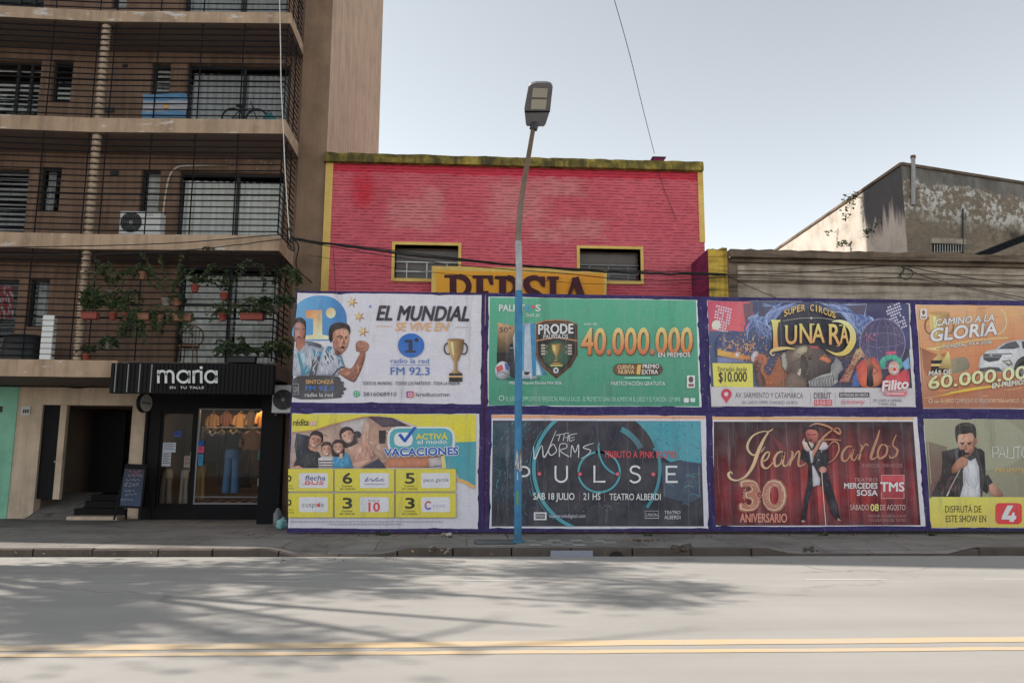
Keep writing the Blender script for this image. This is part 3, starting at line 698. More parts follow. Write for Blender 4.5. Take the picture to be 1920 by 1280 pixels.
m = MB(); m.tube([on_front(1708, 386, .09), on_front(1708, 300, .09), on_front(1708, 295, .09)], .07, 10); pp = m.build('vent_pipe', K['greypipe'], hou)
m = MB(); m.tube([on_front(1708, 299, .09), on_front(1708, 294, .09)], .085, 10); m.build('pipe_cap', K['oldcap'], pp)
m = MB(); m.tube([on_front(1803, 475, .05), on_front(1803, 392, .05)], .03, 8); m.build('drain_pipe', K['darkmet'], hou)
# tiled roof between
tr = thing('tiled_roof_house', 'dark tiled roof slope rising behind the low building at the right edge', 'house', (16, 21, 0))
m = MB(); a = at(1846, 474, 20.0); b = at(1925, 443, 20.0); k = (b.z-a.z)/(b.x-a.x)
xa, xb = a.x-1.5, a.x+9
za, zb = a.z-1.5*k, a.z+9*k
m.face([(xa, 20, za), (xb, 20, zb), (xb, 23.8, zb), (xa, 23.8, za)])
m.face([(xa, 20, za-.12), (xb, 20, zb-.12), (xb, 20, zb), (xa, 20, za)])
for i in range(30):
    x = xa+(xb-xa)*i/30; z = za+(zb-za)*i/30
    m.tube([(x, 19.98, z+.02), (x, 23.8, z+.02)], .06, 6)
m.build('roof', K['railing'], tr)
m = MB(); m.box(xa+.3, xb, 20.1, 23.6, 0, 6.2); m.build('wall', K['oldwall'], tr)
# ================================================================== printed hoarding
HD = 16.60                                     # plane of the pasted paper
KP = 1.6
_gl = {}
def glyphs(s, bold):
    k = (s, bold)
    if k not in _gl:
        c = bpy.data.curves.new('t', 'FONT'); c.body = s; c.offset = bold; c.resolution_u = 3; c.fill_mode = 'FRONT' if hasattr(c, 'fill_mode') else c.fill_mode
        o = bpy.data.objects.new('t', c); me = bpy.data.meshes.new_from_object(o)
        vs = [(v.co.x, v.co.y) for v in me.vertices]; fs = [tuple(p.vertices) for p in me.polygons]
        bpy.data.objects.remove(o); bpy.data.meshes.remove(me); bpy.data.curves.remove(c)
        x0 = min(v[0] for v in vs); x1 = max(v[0] for v in vs)
        _gl[k] = ([((x-x0)/(x1-x0), y/.682) for x, y in vs], fs)
    return _gl[k]
def spline(pts, n=8):
    P = [pts[0]]+list(pts)+[pts[-1]]; out = []
    for i in range(1, len(P)-2):
        for k in range(n):
            t = k/n; r = []
            for d in range(len(pts[0])):
                a, b, c, e = P[i-1][d], P[i][d], P[i+1][d], P[i+2][d]
                r.append(.5*((2*b)+(-a+c)*t+(2*a-5*b+4*c-e)*t*t+(-a+3*b-3*c+e)*t**3))
            out.append(tuple(r))
    out.append(tuple(pts[-1])); return out
def ribbon(pts, w):                            # polygon strip around a line; w = width or (x, y, w) triples
    out = []
    for i, p in enumerate(pts):
        a = pts[max(0, i-1)]; b = pts[min(len(pts)-1, i+1)]
        dx, dy = b[0]-a[0], b[1]-a[1]; L = math.hypot(dx, dy) or 1
        ww = (p[2] if len(p) > 2 else w)/2
        out.append(((p[0]-dy/L*ww, p[1]+dx/L*ww), (p[0]+dy/L*ww, p[1]-dx/L*ww)))
    return out
def mixc(a, b, t): return tuple(a[i]+(b[i]-a[i])*t for i in range(3))
class Art:
    """prints shapes on a poster; shapes are given on a drawing grid laid over the poster's own plane"""
    STEP = .00014
    def __init__(s, ox, oy, k, clip=None, D=None, step=None):
        s.vol = 0; s.D = D or HD; s.step = step or s.STEP; s.o = (ox, oy, k); s.layer = 1; s.parts = {}; s.cur = 'sheet'; s.clip = clip
    def part(s, n): s.cur = n; s.vol = .42 if n in ('football_fans', 'family_photo', 'singer', 'circus_animals', 'circus_performers', 'white_car', 'phone_and_shirt', 'shield_badge') else 0; return s
    def P(s, p, lay):
        return at(s.o[0]+p[0]/s.o[2], s.o[1]+p[1]/s.o[2], s.D-lay*s.step)
    def col(s, c, p):
        if isinstance(c[0], (tuple, list)):    # (c1, p1, c2, p2): printed gradient
            c1, p1, c2, p2 = c; dx, dy = p2[0]-p1[0], p2[1]-p1[1]
            t = ((p[0]-p1[0])*dx+(p[1]-p1[1])*dy)/(dx*dx+dy*dy); t = min(1, max(0, t)); c = mixc(c1, c2, t)
        g = (c[0]+c[1]+c[2])/3; c = tuple(g+(v-g)*.94 for v in c)
        return tuple(min(.86, x*KP) for x in lin(c))
    def add(s, polys, c):
        m = s.parts.setdefault(s.cur, MB()); L = s.layer; s.layer += 1
        for q in polys:
            if s.clip:
                q = s.cut(q)
                if len(q) < 3: continue
            m.face([s.P(p, L) for p in q], 0, [s.col(c, p) for p in q])
    def shaded(s, outline, c):
        """photographic print: the shape is broken into small facets, rounded off towards its outline and mottled"""
        xs_ = [p[0] for p in outline]; ys_ = [p[1] for p in outline]; size = min(max(xs_)-min(xs_), max(ys_)-min(ys_))
        step = max(9.0, min(18.0, size/9)); segs = [(outline[i-1][0], outline[i-1][1], outline[i][0], outline[i][1]) for i in range(len(outline))]
        cx, cy = sum(xs_)/len(xs_), sum(ys_)/len(ys_); ex, ey = (max(xs_)-min(xs_))/2 or 1, (max(ys_)-min(ys_))/2 or 1; sd = 7.3*s.layer
        def shade(p):
            d = 1e9
            for xa, ya, xb, yb in segs:
                dx, dy = xb-xa, yb-ya; L2 = dx*dx+dy*dy or 1; t = max(0, min(1, ((p[0]-xa)*dx+(p[1]-ya)*dy)/L2)); q = (p[0]-xa-dx*t)**2+(p[1]-ya-dy*t)**2
                if q < d: d = q
            d = math.sqrt(d)/(size*.22+1)
            k = 1-s.vol*math.exp(-d*1.6)*(1+.5*((p[0]-cx)/ex+(p[1]-cy)/ey)*.5)+.05
            k *= 1+.16*mnoise.noise(Vector((p[0]/34, p[1]/48, sd)))+.10*mnoise.noise(Vector((p[0]/11, p[1]/14, sd+9)))
            b = s.col(c, p); return tuple(max(.004, min(.86, v*k*(1+.05*(k-1)*(1-i)))) for i, v in enumerate(b))
        m = s.parts.setdefault(s.cur, MB()); L = s.layer; s.layer += 1; cache = {}
        def vert(p):
            key = (round(p[0], 2), round(p[1], 2))
            if key not in cache: cache[key] = (s.P(p, L), shade(p))
            return cache[key]
        tri = geometry.tessellate_polygon([[Vector((p[0], p[1], 0)) for p in outline]])
        st_ = [tuple((outline[i][0], outline[i][1]) for i in t) for t in tri]
        while st_:
            a, b, d_ = st_.pop(); e = [((a[0]-b[0])**2+(a[1]-b[1])**2, a, b, d_), ((b[0]-d_[0])**2+(b[1]-d_[1])**2, b, d_, a), ((d_[0]-a[0])**2+(d_[1]-a[1])**2, d_, a, b)]
            mx = max(e, key=lambda q: q[0])
            if mx[0] > step*step*1.7:
                mid = ((mx[1][0]+mx[2][0])/2, (mx[1][1]+mx[2][1])/2); st_.append((mx[1], mid, mx[3])); st_.append((mid, mx[2], mx[3]))
            else:
                q = [a, b, d_]
                if s.clip: q = s.cut(q)
                if len(q) > 2: w = [vert(p) for p in q]; m.face([x[0] for x in w], 0, [x[1] for x in w])
    def cut(s, q):
        x0, y0, x1, y1 = s.clip
        for ax, lim, sg in ((0, x0, 1), (0, x1, -1), (1, y0, 1), (1, y1, -1)):
            o = []
            for i in range(len(q)):
                a, b = q[i-1], q[i]; ia, ib = (a[ax]-lim)*sg >= 0, (b[ax]-lim)*sg >= 0
                if ia != ib: t = (lim-a[ax])/(b[ax]-a[ax]); o.append((a[0]+(b[0]-a[0])*t, a[1]+(b[1]-a[1])*t))
                if ib: o.append(b)
            q = o
            if not q: break
        return q
    def poly(s, pts, c, smooth=0):
        if smooth: pts = spline(list(pts)+[pts[0]], smooth)[:-1]
        if s.vol and min(max(p[0] for p in pts)-min(p[0] for p in pts), max(p[1] for p in pts)-min(p[1] for p in pts)) > 22: return s.shaded(pts, c)
        tri = geometry.tessellate_polygon([[Vector((p[0], p[1], 0)) for p in pts]])
        s.add([[tuple(pts[i][:2]) for i in t] for t in tri], c)
    def rect(s, x0, y0, x1, y1, c): s.add([[(x0, y0), (x1, y0), (x1, y1), (x0, y1)]], c)
    def rrect(s, x0, y0, x1, y1, r, c):
        pts = []
        for cx, cy, a in ((x1-r, y0+r, -90), (x1-r, y1-r, 0), (x0+r, y1-r, 90), (x0+r, y0+r, 180)):
            pts += [(cx+r*math.cos(R_(a+t)), cy+r*math.sin(R_(a+t))) for t in (0, 30, 60, 90)]
        s.add([pts], c)
    def ell(s, cx, cy, rx, ry, c, rot=0, n=26, a0=0, a1=360):
        cr, sr = math.cos(R_(rot)), math.sin(R_(rot)); pts = []
        for i in range(n if a1-a0 >= 360 else n+1):
            t = R_(a0+(a1-a0)*i/n); x, y = rx*math.cos(t), ry*math.sin(t); pts.append((cx+x*cr-y*sr, cy+x*sr+y*cr))
        if s.vol and min(rx, ry) > 12: return s.shaded(pts, c)
        s.add([pts], c)
    def line(s, pts, w, c, smooth=0, closed=False):
        if closed: pts = list(pts)+[pts[0]]
        if smooth: pts = spline(pts, smooth)
        rb = ribbon(pts, w); s.add([[rb[i][0], rb[i+1][0], rb[i+1][1], rb[i][1]] for i in range(len(rb)-1)], c)
    def ring(s, cx, cy, rx, ry, w, c, a0=0, a1=360, n=40, rot=0):
        cr, sr = math.cos(R_(rot)), math.sin(R_(rot))
        pts = []
        for i in range(n+1):
            t = R_(a0+(a1-a0)*i/n); x, y = rx*math.cos(t), ry*math.sin(t); pts.append((cx+x*cr-y*sr, cy+x*sr+y*cr))
        s.line(pts, w, c)
    def text(s, body, x0, y, x1, h, c, dy=0, shear=0, bold=.012, edge=None, ew=.03):
        def put(b, cc):
            vs, fs = glyphs(body, b); W = x1-x0
            pv = [(x0+u*W+shear*v*h, y+dy*u-v*h) for u, v in vs]
            s.add([[pv[i] for i in f] for f in fs], cc)
        def fat(extra, cc, n):      # heavier strokes: the same letters printed again slightly to the side
            r = extra*h*.8; put(.0, cc)
            for i in range(n):
                a = 6.283*i/n; X0, X1, Y0 = x0, x1, y
                vs, fs = glyphs(body, .0); W = x1-x0; dx, dy_ = r*math.cos(a), r*math.sin(a)
                pv = [(x0+dx+u*W+shear*v*h, y+dy_+dy*u-v*h) for u, v in vs]; s.add([[pv[k] for k in f] for f in fs], cc)
        if edge: fat(bold+ew*1.5, edge, 10)
        if bold > .013: fat(bold, c, 6)
        else: put(0, c)
    def folds(s, pts, c1, c2, n, L, seed=1, w=5, a0=60, a1=120):      # printed cloth folds and shading strokes inside an outline
        r = random.Random(seed); xs_ = [p[0] for p in pts]; ys_ = [p[1] for p in pts]; base = s.layer
        def inside(x, y):
            k = False
            for i in range(len(pts)):
                (xa, ya), (xb, yb) = pts[i-1][:2], pts[i][:2]
                if (ya > y) != (yb > y) and x < (xb-xa)*(y-ya)/(yb-ya)+xa: k = not k
            return k
        done = tries = 0
        while done < n and tries < n*30:
            tries += 1; x, y = r.uniform(min(xs_), max(xs_)), r.uniform(min(ys_), max(ys_)); a = R_(r.uniform(a0, a1)); l = L*r.uniform(.4, 1.2)
            e = (x+l*math.cos(a), y+l*math.sin(a)); mm = ((x+e[0])/2+r.uniform(-l, l)*.12, (y+e[1])/2)
            if not (inside(x, y) and inside(*e) and inside(*mm)): continue
            s.layer = base+done*.12; s.line([(x, y, .5), (mm[0], mm[1], w*r.uniform(.5, 1.3)), (e[0], e[1], .5)], w, mixc(c1, c2, r.random()), 4); done += 1
        s.layer = base+done*.12+1
    def star(s, cx, cy, r, c, n=6, q=.42, rot=0):
        pts = [(cx+(r if i % 2 == 0 else r*q)*math.cos(R_(rot+180/n*i)), cy+(r if i % 2 == 0 else r*q)*math.sin(R_(rot+180/n*i))) for i in range(2*n)]
        s.poly(pts, c)
    def build(s, poster):
        for n, mm in s.parts.items():
            if n != 'sheet' and mm.f: mm.build(n, K['print'], poster)
SK, SKD, HAIR = (188, 132, 110), (138, 88, 72), (44, 32, 30)
def head(A, cx, cy, w, h, skin=SK, hair=HAIR, tilt=0, mouth=0, long=False, beard=False):
    """a printed face seen from the front: w, h are its half sizes"""
    cr, sr = math.cos(R_(tilt)), math.sin(R_(tilt))
    T = lambda x, y: (cx+x*w*cr-y*h*sr, cy+x*w*sr+y*h*cr)
    dk = mixc(skin, (60, 30, 25), .45)
    if long: A.poly([T(*p) for p in ((-1.2, -.7), (-.6, -1.3), (.4, -1.35), (1.15, -.8), (1.3, .2), (1.25, 1.3), (.7, 1.5), (-.8, 1.5), (-1.3, 1.2), (-1.35, .2))], hair, 4)
    else: A.poly([T(*p) for p in ((-1.1, -.1), (-1.12, -.8), (-.6, -1.28), (.1, -1.36), (.8, -1.2), (1.15, -.6), (1.08, .0))], hair, 4)
    A.ell(*T(-1.0, .08), w*.16, h*.2, dk, tilt); A.ell(*T(1.0, .08), w*.16, h*.2, dk, tilt)
    A.poly([T(*p) for p in ((-.95, -.5), (-.5, -.95), (.2, -1.0), (.8, -.75), (.97, -.2), (.9, .35), (.5, .85), (.05, 1.02), (-.45, .88), (-.86, .4))], (skin, T(-.6, 0), mixc(skin, dk, .75), T(1.1, .3)), 4)
    A.poly([T(*p) for p in ((-1.0, -.35), (-.8, -.95), (0, -1.25), (.7, -1.1), (1.0, -.4), (.8, -.62), (.3, -.78), (-.3, -.72), (-.75, -.6))], hair, 3)
    for sx in (-1, 1):
        A.ell(*T(.42*sx, -.12), w*.2, h*.085, dk, tilt, 12); A.ell(*T(.42*sx, -.12), w*.09, h*.07, (30, 22, 22), tilt, 10)
        A.line([T(.18*sx, -.30), T(.42*sx, -.38), T(.68*sx, -.28)], h*.08, mixc(hair, dk, .3))
    A.poly([T(.02, -.15), T(.2, .32), T(-.12, .34)], mixc(skin, dk, .6))
    if beard: A.poly([T(*p) for p in ((-.8, .3), (-.4, .42), (.4, .42), (.82, .3), (.5, .95), (0, 1.12), (-.5, .95))], mixc(hair, dk, .35))
    if mouth == 0: A.line([T(-.32, .56), T(0, .62), T(.32, .55)], h*.08, (120, 52, 50))
    elif mouth == 1: A.ell(*T(0, .6), w*.26, h*.16, (70, 24, 26), tilt, 14)
    else: A.poly([T(-.38, .5), T(.38, .5), T(.2, .72), T(-.2, .72)], (215, 205, 205)); A.line([T(-.4, .49), T(.4, .49)], h*.05, (150, 70, 66))
def cup(A, cx, y0, y1, w, c1=(196, 150, 72), c2=(92, 62, 30)):
    """a plain gold prize cup"""
    H = y1-y0; Y = lambda t: y0+H*t
    A.ring(cx-w*.42, Y(.22), w*.2, H*.13, w*.08, c2); A.ring(cx+w*.42, Y(.22), w*.2, H*.13, w*.08, c2)
    A.poly([(cx-w*.45, Y(0)), (cx+w*.45, Y(0)), (cx+w*.40, Y(.25)), (cx+w*.2, Y(.46)), (cx+w*.09, Y(.55)), (cx+w*.09, Y(.72)), (cx+w*.3, Y(.80)), (cx-w*.3, Y(.80)), (cx-w*.09, Y(.72)), (cx-w*.09, Y(.55)), (cx-w*.2, Y(.46)), (cx-w*.40, Y(.25))], (c1, (cx-w*.3, 0), c2, (cx+w*.5, 0)))
    A.rect(cx-w*.36, Y(.80), cx+w*.36, Y(1), (38, 34, 30)); A.rect(cx-w*.36, Y(.86), cx+w*.36, Y(.9), c1)
    A.ell(cx, Y(.01), w*.45, H*.03, mixc(c1, c2, .5)); A.poly([(cx-w*.28, Y(.06)), (cx-w*.14, Y(.06)), (cx-w*.1, Y(.4)), (cx-w*.2, Y(.3))], (226, 196, 130))
rp = random.Random(21)
def billboard(label, cell, quad, paper, A, draw, legs=()):
    """cell: photo outline of the purple panel; quad: corners of the pasted paper on A's grid"""
    (cx0, cy0), (cx1, cy1), (cx2, cy2), (cx3, cy3) = cell      # TL TR BR BL
    pts = [at(x, y, HD) for x, y in cell]
    lo = min(p.z for p in pts); cxm = (pts[2].x+pts[3].x)/2
    t = thing('billboard', label, 'billboard', (cxm, HD+.06, lo), 'billboards of the purple hoarding')
    m = MB(); m.prism([(p.x, HD+.012, p.z) for p in pts], (0, .05, 0)); m.build('panel', K['hoard'], t)
    # raised battens round the paper
    Q = [at(A.o[0]+x/A.o[2], A.o[1]+y/A.o[2], HD) for x, y in quad]
    m = MB(); e = .012
    c = [Vector((p.x, HD-.004, p.z)) for p in pts]; q = [Vector((p.x, HD-.004, p.z)) for p in Q]
    cen = (q[0]+q[2])/2; q = [p+(p-cen).normalized()*e for p in q]
    for i in range(4):
        j = (i+1) % 4; g = (c[j]-c[i]).normalized()*.0015
        m.prism([c[i]+g, c[j]-g, q[j]-g, q[i]+g], (0, .015, 0))
    m.build('frame', K['hoard'], t, .003)
    def jag(a, b, n=26, amp=2.2):
        out = []
        for k in range(n):
            u = k/n; d = 0 if k == 0 else rp.uniform(-amp, amp)*(1 if rp.random() < .5 else .25)+3*math.sin(u*9+b[0])+(rp.uniform(4, 11) if rp.random() < .1 else 0)
            nx, ny = -(b[1]-a[1]), b[0]-a[0]; L = math.hypot(nx, ny)
            out.append((a[0]+(b[0]-a[0])*u+nx/L*d, a[1]+(b[1]-a[1])*u+ny/L*d))
        return out
    A.layer = 1; edge = []
    for i in range(4): edge += jag(quad[i], quad[(i+1) % 4])
    clip, A.clip = A.clip, None
    A.poly(edge, paper); A.clip = clip
    draw(A)
    poster = A.parts['sheet'].build('poster', K['print'], t)
    A.build(poster)
    for lx in legs:
        p = at(lx, 995, HD+.05); m = MB(); m.box(p.x-.025, p.x+.025, HD+.02, HD+.058, .12, lo+.0); m.build('leg', K['darkmet'], t)
    return t
W = (188, 184, 193)
# ---------------------------------------------------------------- 1 radio
def d1(A):
    A.part('emblem')
    A.poly([(88, 150), (150, 105), (240, 75), (340, 72), (430, 95), (500, 150), (548, 230), (558, 330), (540, 480), (70, 480), (72, 300)], ((92, 150, 190), (100, 100), (52, 108, 168), (540, 300)), 4)
    g = ((190, 116, 66), (170, 200), (222, 196, 158), (330, 380))
    A.poly([(165, 212), (322, 205), (325, 440), (385, 452), (385, 486), (160, 486), (165, 450), (238, 440), (238, 290), (170, 282)], g)
    A.ell(405, 235, 46, 50, ((205, 150, 92), (360, 190), (226, 204, 170), (440, 270)))
    A.part('sheet')
    for x, y, r, ro in ((610, 135, 58, 10), (676, 272, 58, 22), (712, 412, 60, 5)):
        A.star(x, y, r, ((206, 160, 96), (x-30, y-30), (120, 66, 36), (x+40, y+30)), 6, .36, ro)
        A.star(x-6, y-6, r*.6, (214, 176, 118), 6, .36, ro)
    A.ell(780, 175, 20, 20, (168, 172, 196)); A.star(780, 175, 16, (70, 80, 140), 6, .4)
    A.part('football_fans')
    A.poly([(62, 330), (80, 285), (125, 278), (165, 310), (172, 360), (168, 440), (150, 500), (62, 500)], HAIR, 3)
    A.poly([(62, 345), (100, 322), (150, 345), (165, 400), (155, 455), (120, 485), (62, 490)], (SK, (62, 0), SKD, (170, 0)), 3)
    A.rect(85, 455, 118, 470, (60, 30, 30)); A.line([(70, 388), (95, 380), (118, 386)], 8, HAIR); A.line([(135, 384), (158, 388)], 7, HAIR); A.ell(95, 398, 9, 5, (30, 20, 20)); A.poly([(118, 395), (128, 432), (108, 434)], SKD)
    A.poly([(75, 470), (160, 470), (165, 560), (110, 610), (72, 560)], (SKD, (80, 480), (166, 108, 84), (140, 600)))
    A.poly([(50, 600), (80, 560), (105, 600), (160, 540), (165, 500), (280, 520), (340, 560), (360, 700), (300, 830), (44, 830)], ((176, 180, 192), (60, 0), (138, 142, 156), (330, 0)))
    A.poly([(85, 610), (115, 615), (230, 800), (130, 830)], (70, 132, 158)); A.poly([(225, 560), (260, 600), (340, 600), (320, 680), (250, 650)], (66, 132, 165))
    A.poly([(110, 625), (160, 590), (205, 700), (150, 760)], (150, 178, 190))
    for k in range(3): A.line([(165+k*12, 508+k*16), (230, 512+k*15), (315, 540+k*12)], 9, (28, 30, 38))
    A.poly([(230, 680), (300, 640), (300, 830), (200, 830)], (76, 76, 84))
    A.folds([(50, 600), (105, 600), (165, 510), (280, 520), (340, 560), (360, 700), (300, 830), (44, 830)], (120, 124, 140), (196, 200, 210), 40, 90, 2, 9)
    A.poly([(340, 560), (420, 545), (500, 600), (540, 740), (480, 830), (262, 830), (300, 690)], ((184, 186, 198), (320, 600), (140, 142, 156), (480, 800)))
    A.poly([(348, 600), (380, 545), (420, 560), (370, 640)], (58, 118, 150)); A.poly([(462, 650), (500, 640), (530, 720), (505, 760)], (66, 126, 158))
    for k in range(3): A.line([(350+k*24, 640-k*20), (362+k*24, 680-k*18), (384+k*24, 716-k*18)], 13, (26, 26, 34))
    A.folds([(340, 560), (420, 545), (500, 600), (540, 740), (480, 830), (262, 830), (300, 690)], (112, 114, 130), (200, 202, 212), 46, 90, 3, 10, 20, 110)
    A.line([(425, 830), (470, 770), (540, 740)], 12, (30, 34, 60))
    A.poly([(470, 800), (540, 748), (600, 760), (660, 660), (690, 600), (735, 620), (700, 760), (640, 880), (600, 884), (520, 840)], ((176, 116, 94), (500, 760), (120, 72, 58), (640, 880)), 3)
    A.poly([(648, 600), (640, 540), (665, 500), (720, 500), (765, 530), (760, 580), (720, 610)], (SK, (760, 520), SKD, (650, 580)), 3)
    A.folds([(470, 800), (540, 748), (600, 760), (660, 660), (690, 600), (735, 620), (700, 760), (640, 880), (600, 884), (520, 840)], (112, 66, 54), (196, 142, 118), 40, 60, 6, 8, 90, 150)
    for k in range(4): A.line([(690+k*18, 508+k*6), (685+k*18, 548)], 5, (120, 74, 60))
    A.line([(650, 560), (690, 575), (730, 560)], 7, (112, 68, 54))
    A.poly([(384, 430), (400, 362), (450, 330), (520, 328), (576, 350), (592, 400), (584, 440), (568, 415), (530, 392), (455, 408), (420, 500), (398, 510)], HAIR, 3)
    A.poly([(422, 440), (455, 392), (540, 378), (576, 415), (582, 480), (562, 560), (522, 612), (470, 640), (430, 560)], ((206, 152, 128), (570, 430), (140, 92, 76), (430, 560)), 3)
    A.folds([(422, 440), (455, 392), (540, 385), (576, 415), (582, 480), (562, 560), (522, 605), (470, 630), (430, 560)], (150, 98, 80), (214, 164, 142), 40, 40, 4, 8, 40, 140)
    A.folds([(384, 430), (400, 362), (450, 330), (520, 328), (576, 350), (592, 400), (530, 392), (455, 400), (420, 490)], (28, 22, 24), (92, 72, 62), 46, 40, 5, 5, -20, 60)
    A.line([(462, 462), (500, 452), (520, 466)], 11, HAIR); A.line([(540, 466), (566, 456)], 10, HAIR); A.ell(500, 475, 15, 6, (34, 22, 22)); A.ell(550, 476, 11, 6, (34, 22, 22))
    A.poly([(528, 470), (546, 530), (514, 530)], SKD); A.ell(520, 562, 19, 14, (60, 22, 24)); A.poly([(450, 580), (500, 610), (470, 645), (440, 620)], (96, 58, 48)); A.line([(468, 500), (462, 550), (480, 590)], 6, SKD)
    A.part('brush_patch')
    r = random.Random(4); pts = [(38, 870), (90, 832), (220, 826), (350, 826), (470, 835)]
    for k in range(15): y = 850+k*13; pts += [(500+r.uniform(-10, 20)+max(0, 40-abs(k-7)*7), y), (540+r.uniform(-12, 22)-abs(k-7)*6, y+7)]
    pts += [(470, 1040), (300, 1052), (120, 1052), (40, 1030)]; A.poly(pts, (66, 62, 64))
    A.line([(45, 905), (100, 905), (100, 1005), (45, 1005)], 5, (150, 150, 156)); A.text('CAP', 52, 985, 95, 50, (150, 150, 156))
    A.part('lettering')
    A.text('SINTONIZÁ', 168, 905, 432, 36, (206, 150, 96), bold=.02); A.text('FM 92.3', 165, 968, 430, 42, (56, 104, 176), bold=.03); A.text('radio la red', 160, 1028, 425, 36, (196, 194, 204))
    A.text('EL MUNDIAL', 840, 303, 1708, 134, (52, 48, 56), 8, .22, .055); A.text('SE VIVE EN', 1015, 402, 1508, 76, (206, 146, 96), 4, .22, .04)
    A.line([(832, 360), (990, 360)], 5, (196, 150, 108)); A.line([(1580, 370), (1705, 372)], 5, (160, 140, 136))
    A.ell(1166, 543, 125, 115, (34, 92, 168)); A.poly([(1105, 490), (1180, 490), (1180, 590), (1208, 590), (1208, 612), (1110, 612), (1110, 590), (1142, 590), (1142, 516), (1105, 516)], (40, 42, 56)); A.ell(1218, 492, 20, 20, (40, 42, 56))
    b = (58, 94, 158); A.text('radio la red', 972, 710, 1336, 46, b, 2); A.line([(972, 727), (1350, 730)], 4, b); A.text('FM 92.3', 972, 820, 1340, 72, b, 2, 0, .015)
    A.text('TODO EL MUNDIAL - TODOS LOS PARTIDOS - TODA LA PASIÓN', 702, 915, 1625, 30, (66, 60, 70), 2, .2, .015)
    A.ell(650, 1000, 30, 30, (34, 140, 92)); A.ring(650, 999, 16, 16, 5, (206, 214, 210)); A.text('3816068910', 712, 1022, 1028, 38, (66, 62, 74)); A.line([(1075, 960), (1075, 1040)], 3, (120, 116, 126))
    A.rrect(1120, 975, 1192, 1038, 12, ((120, 66, 150), (1120, 975), (206, 110, 74), (1192, 1038))); A.ring(1156, 1006, 15, 15, 5, (206, 200, 210)); A.text('laredtucuman', 1212, 1024, 1530, 38, (70, 64, 76))
    A.part('prize_cup'); cup(A, 1590, 485, 885, 175, (186, 148, 92), (70, 48, 30))
billboard('billboard with cheering football fans, an orange 1 emblem and EL MUNDIAL on white', [(556, 545), (909.5, 549), (907.5, 765.5), (544.5, 763)],
          [(88, 45), (1835, 65), (1828, 1098), (35, 1080)], W, Art(540, 540, 5.0526, (38, 50, 1832, 1092)), d1)
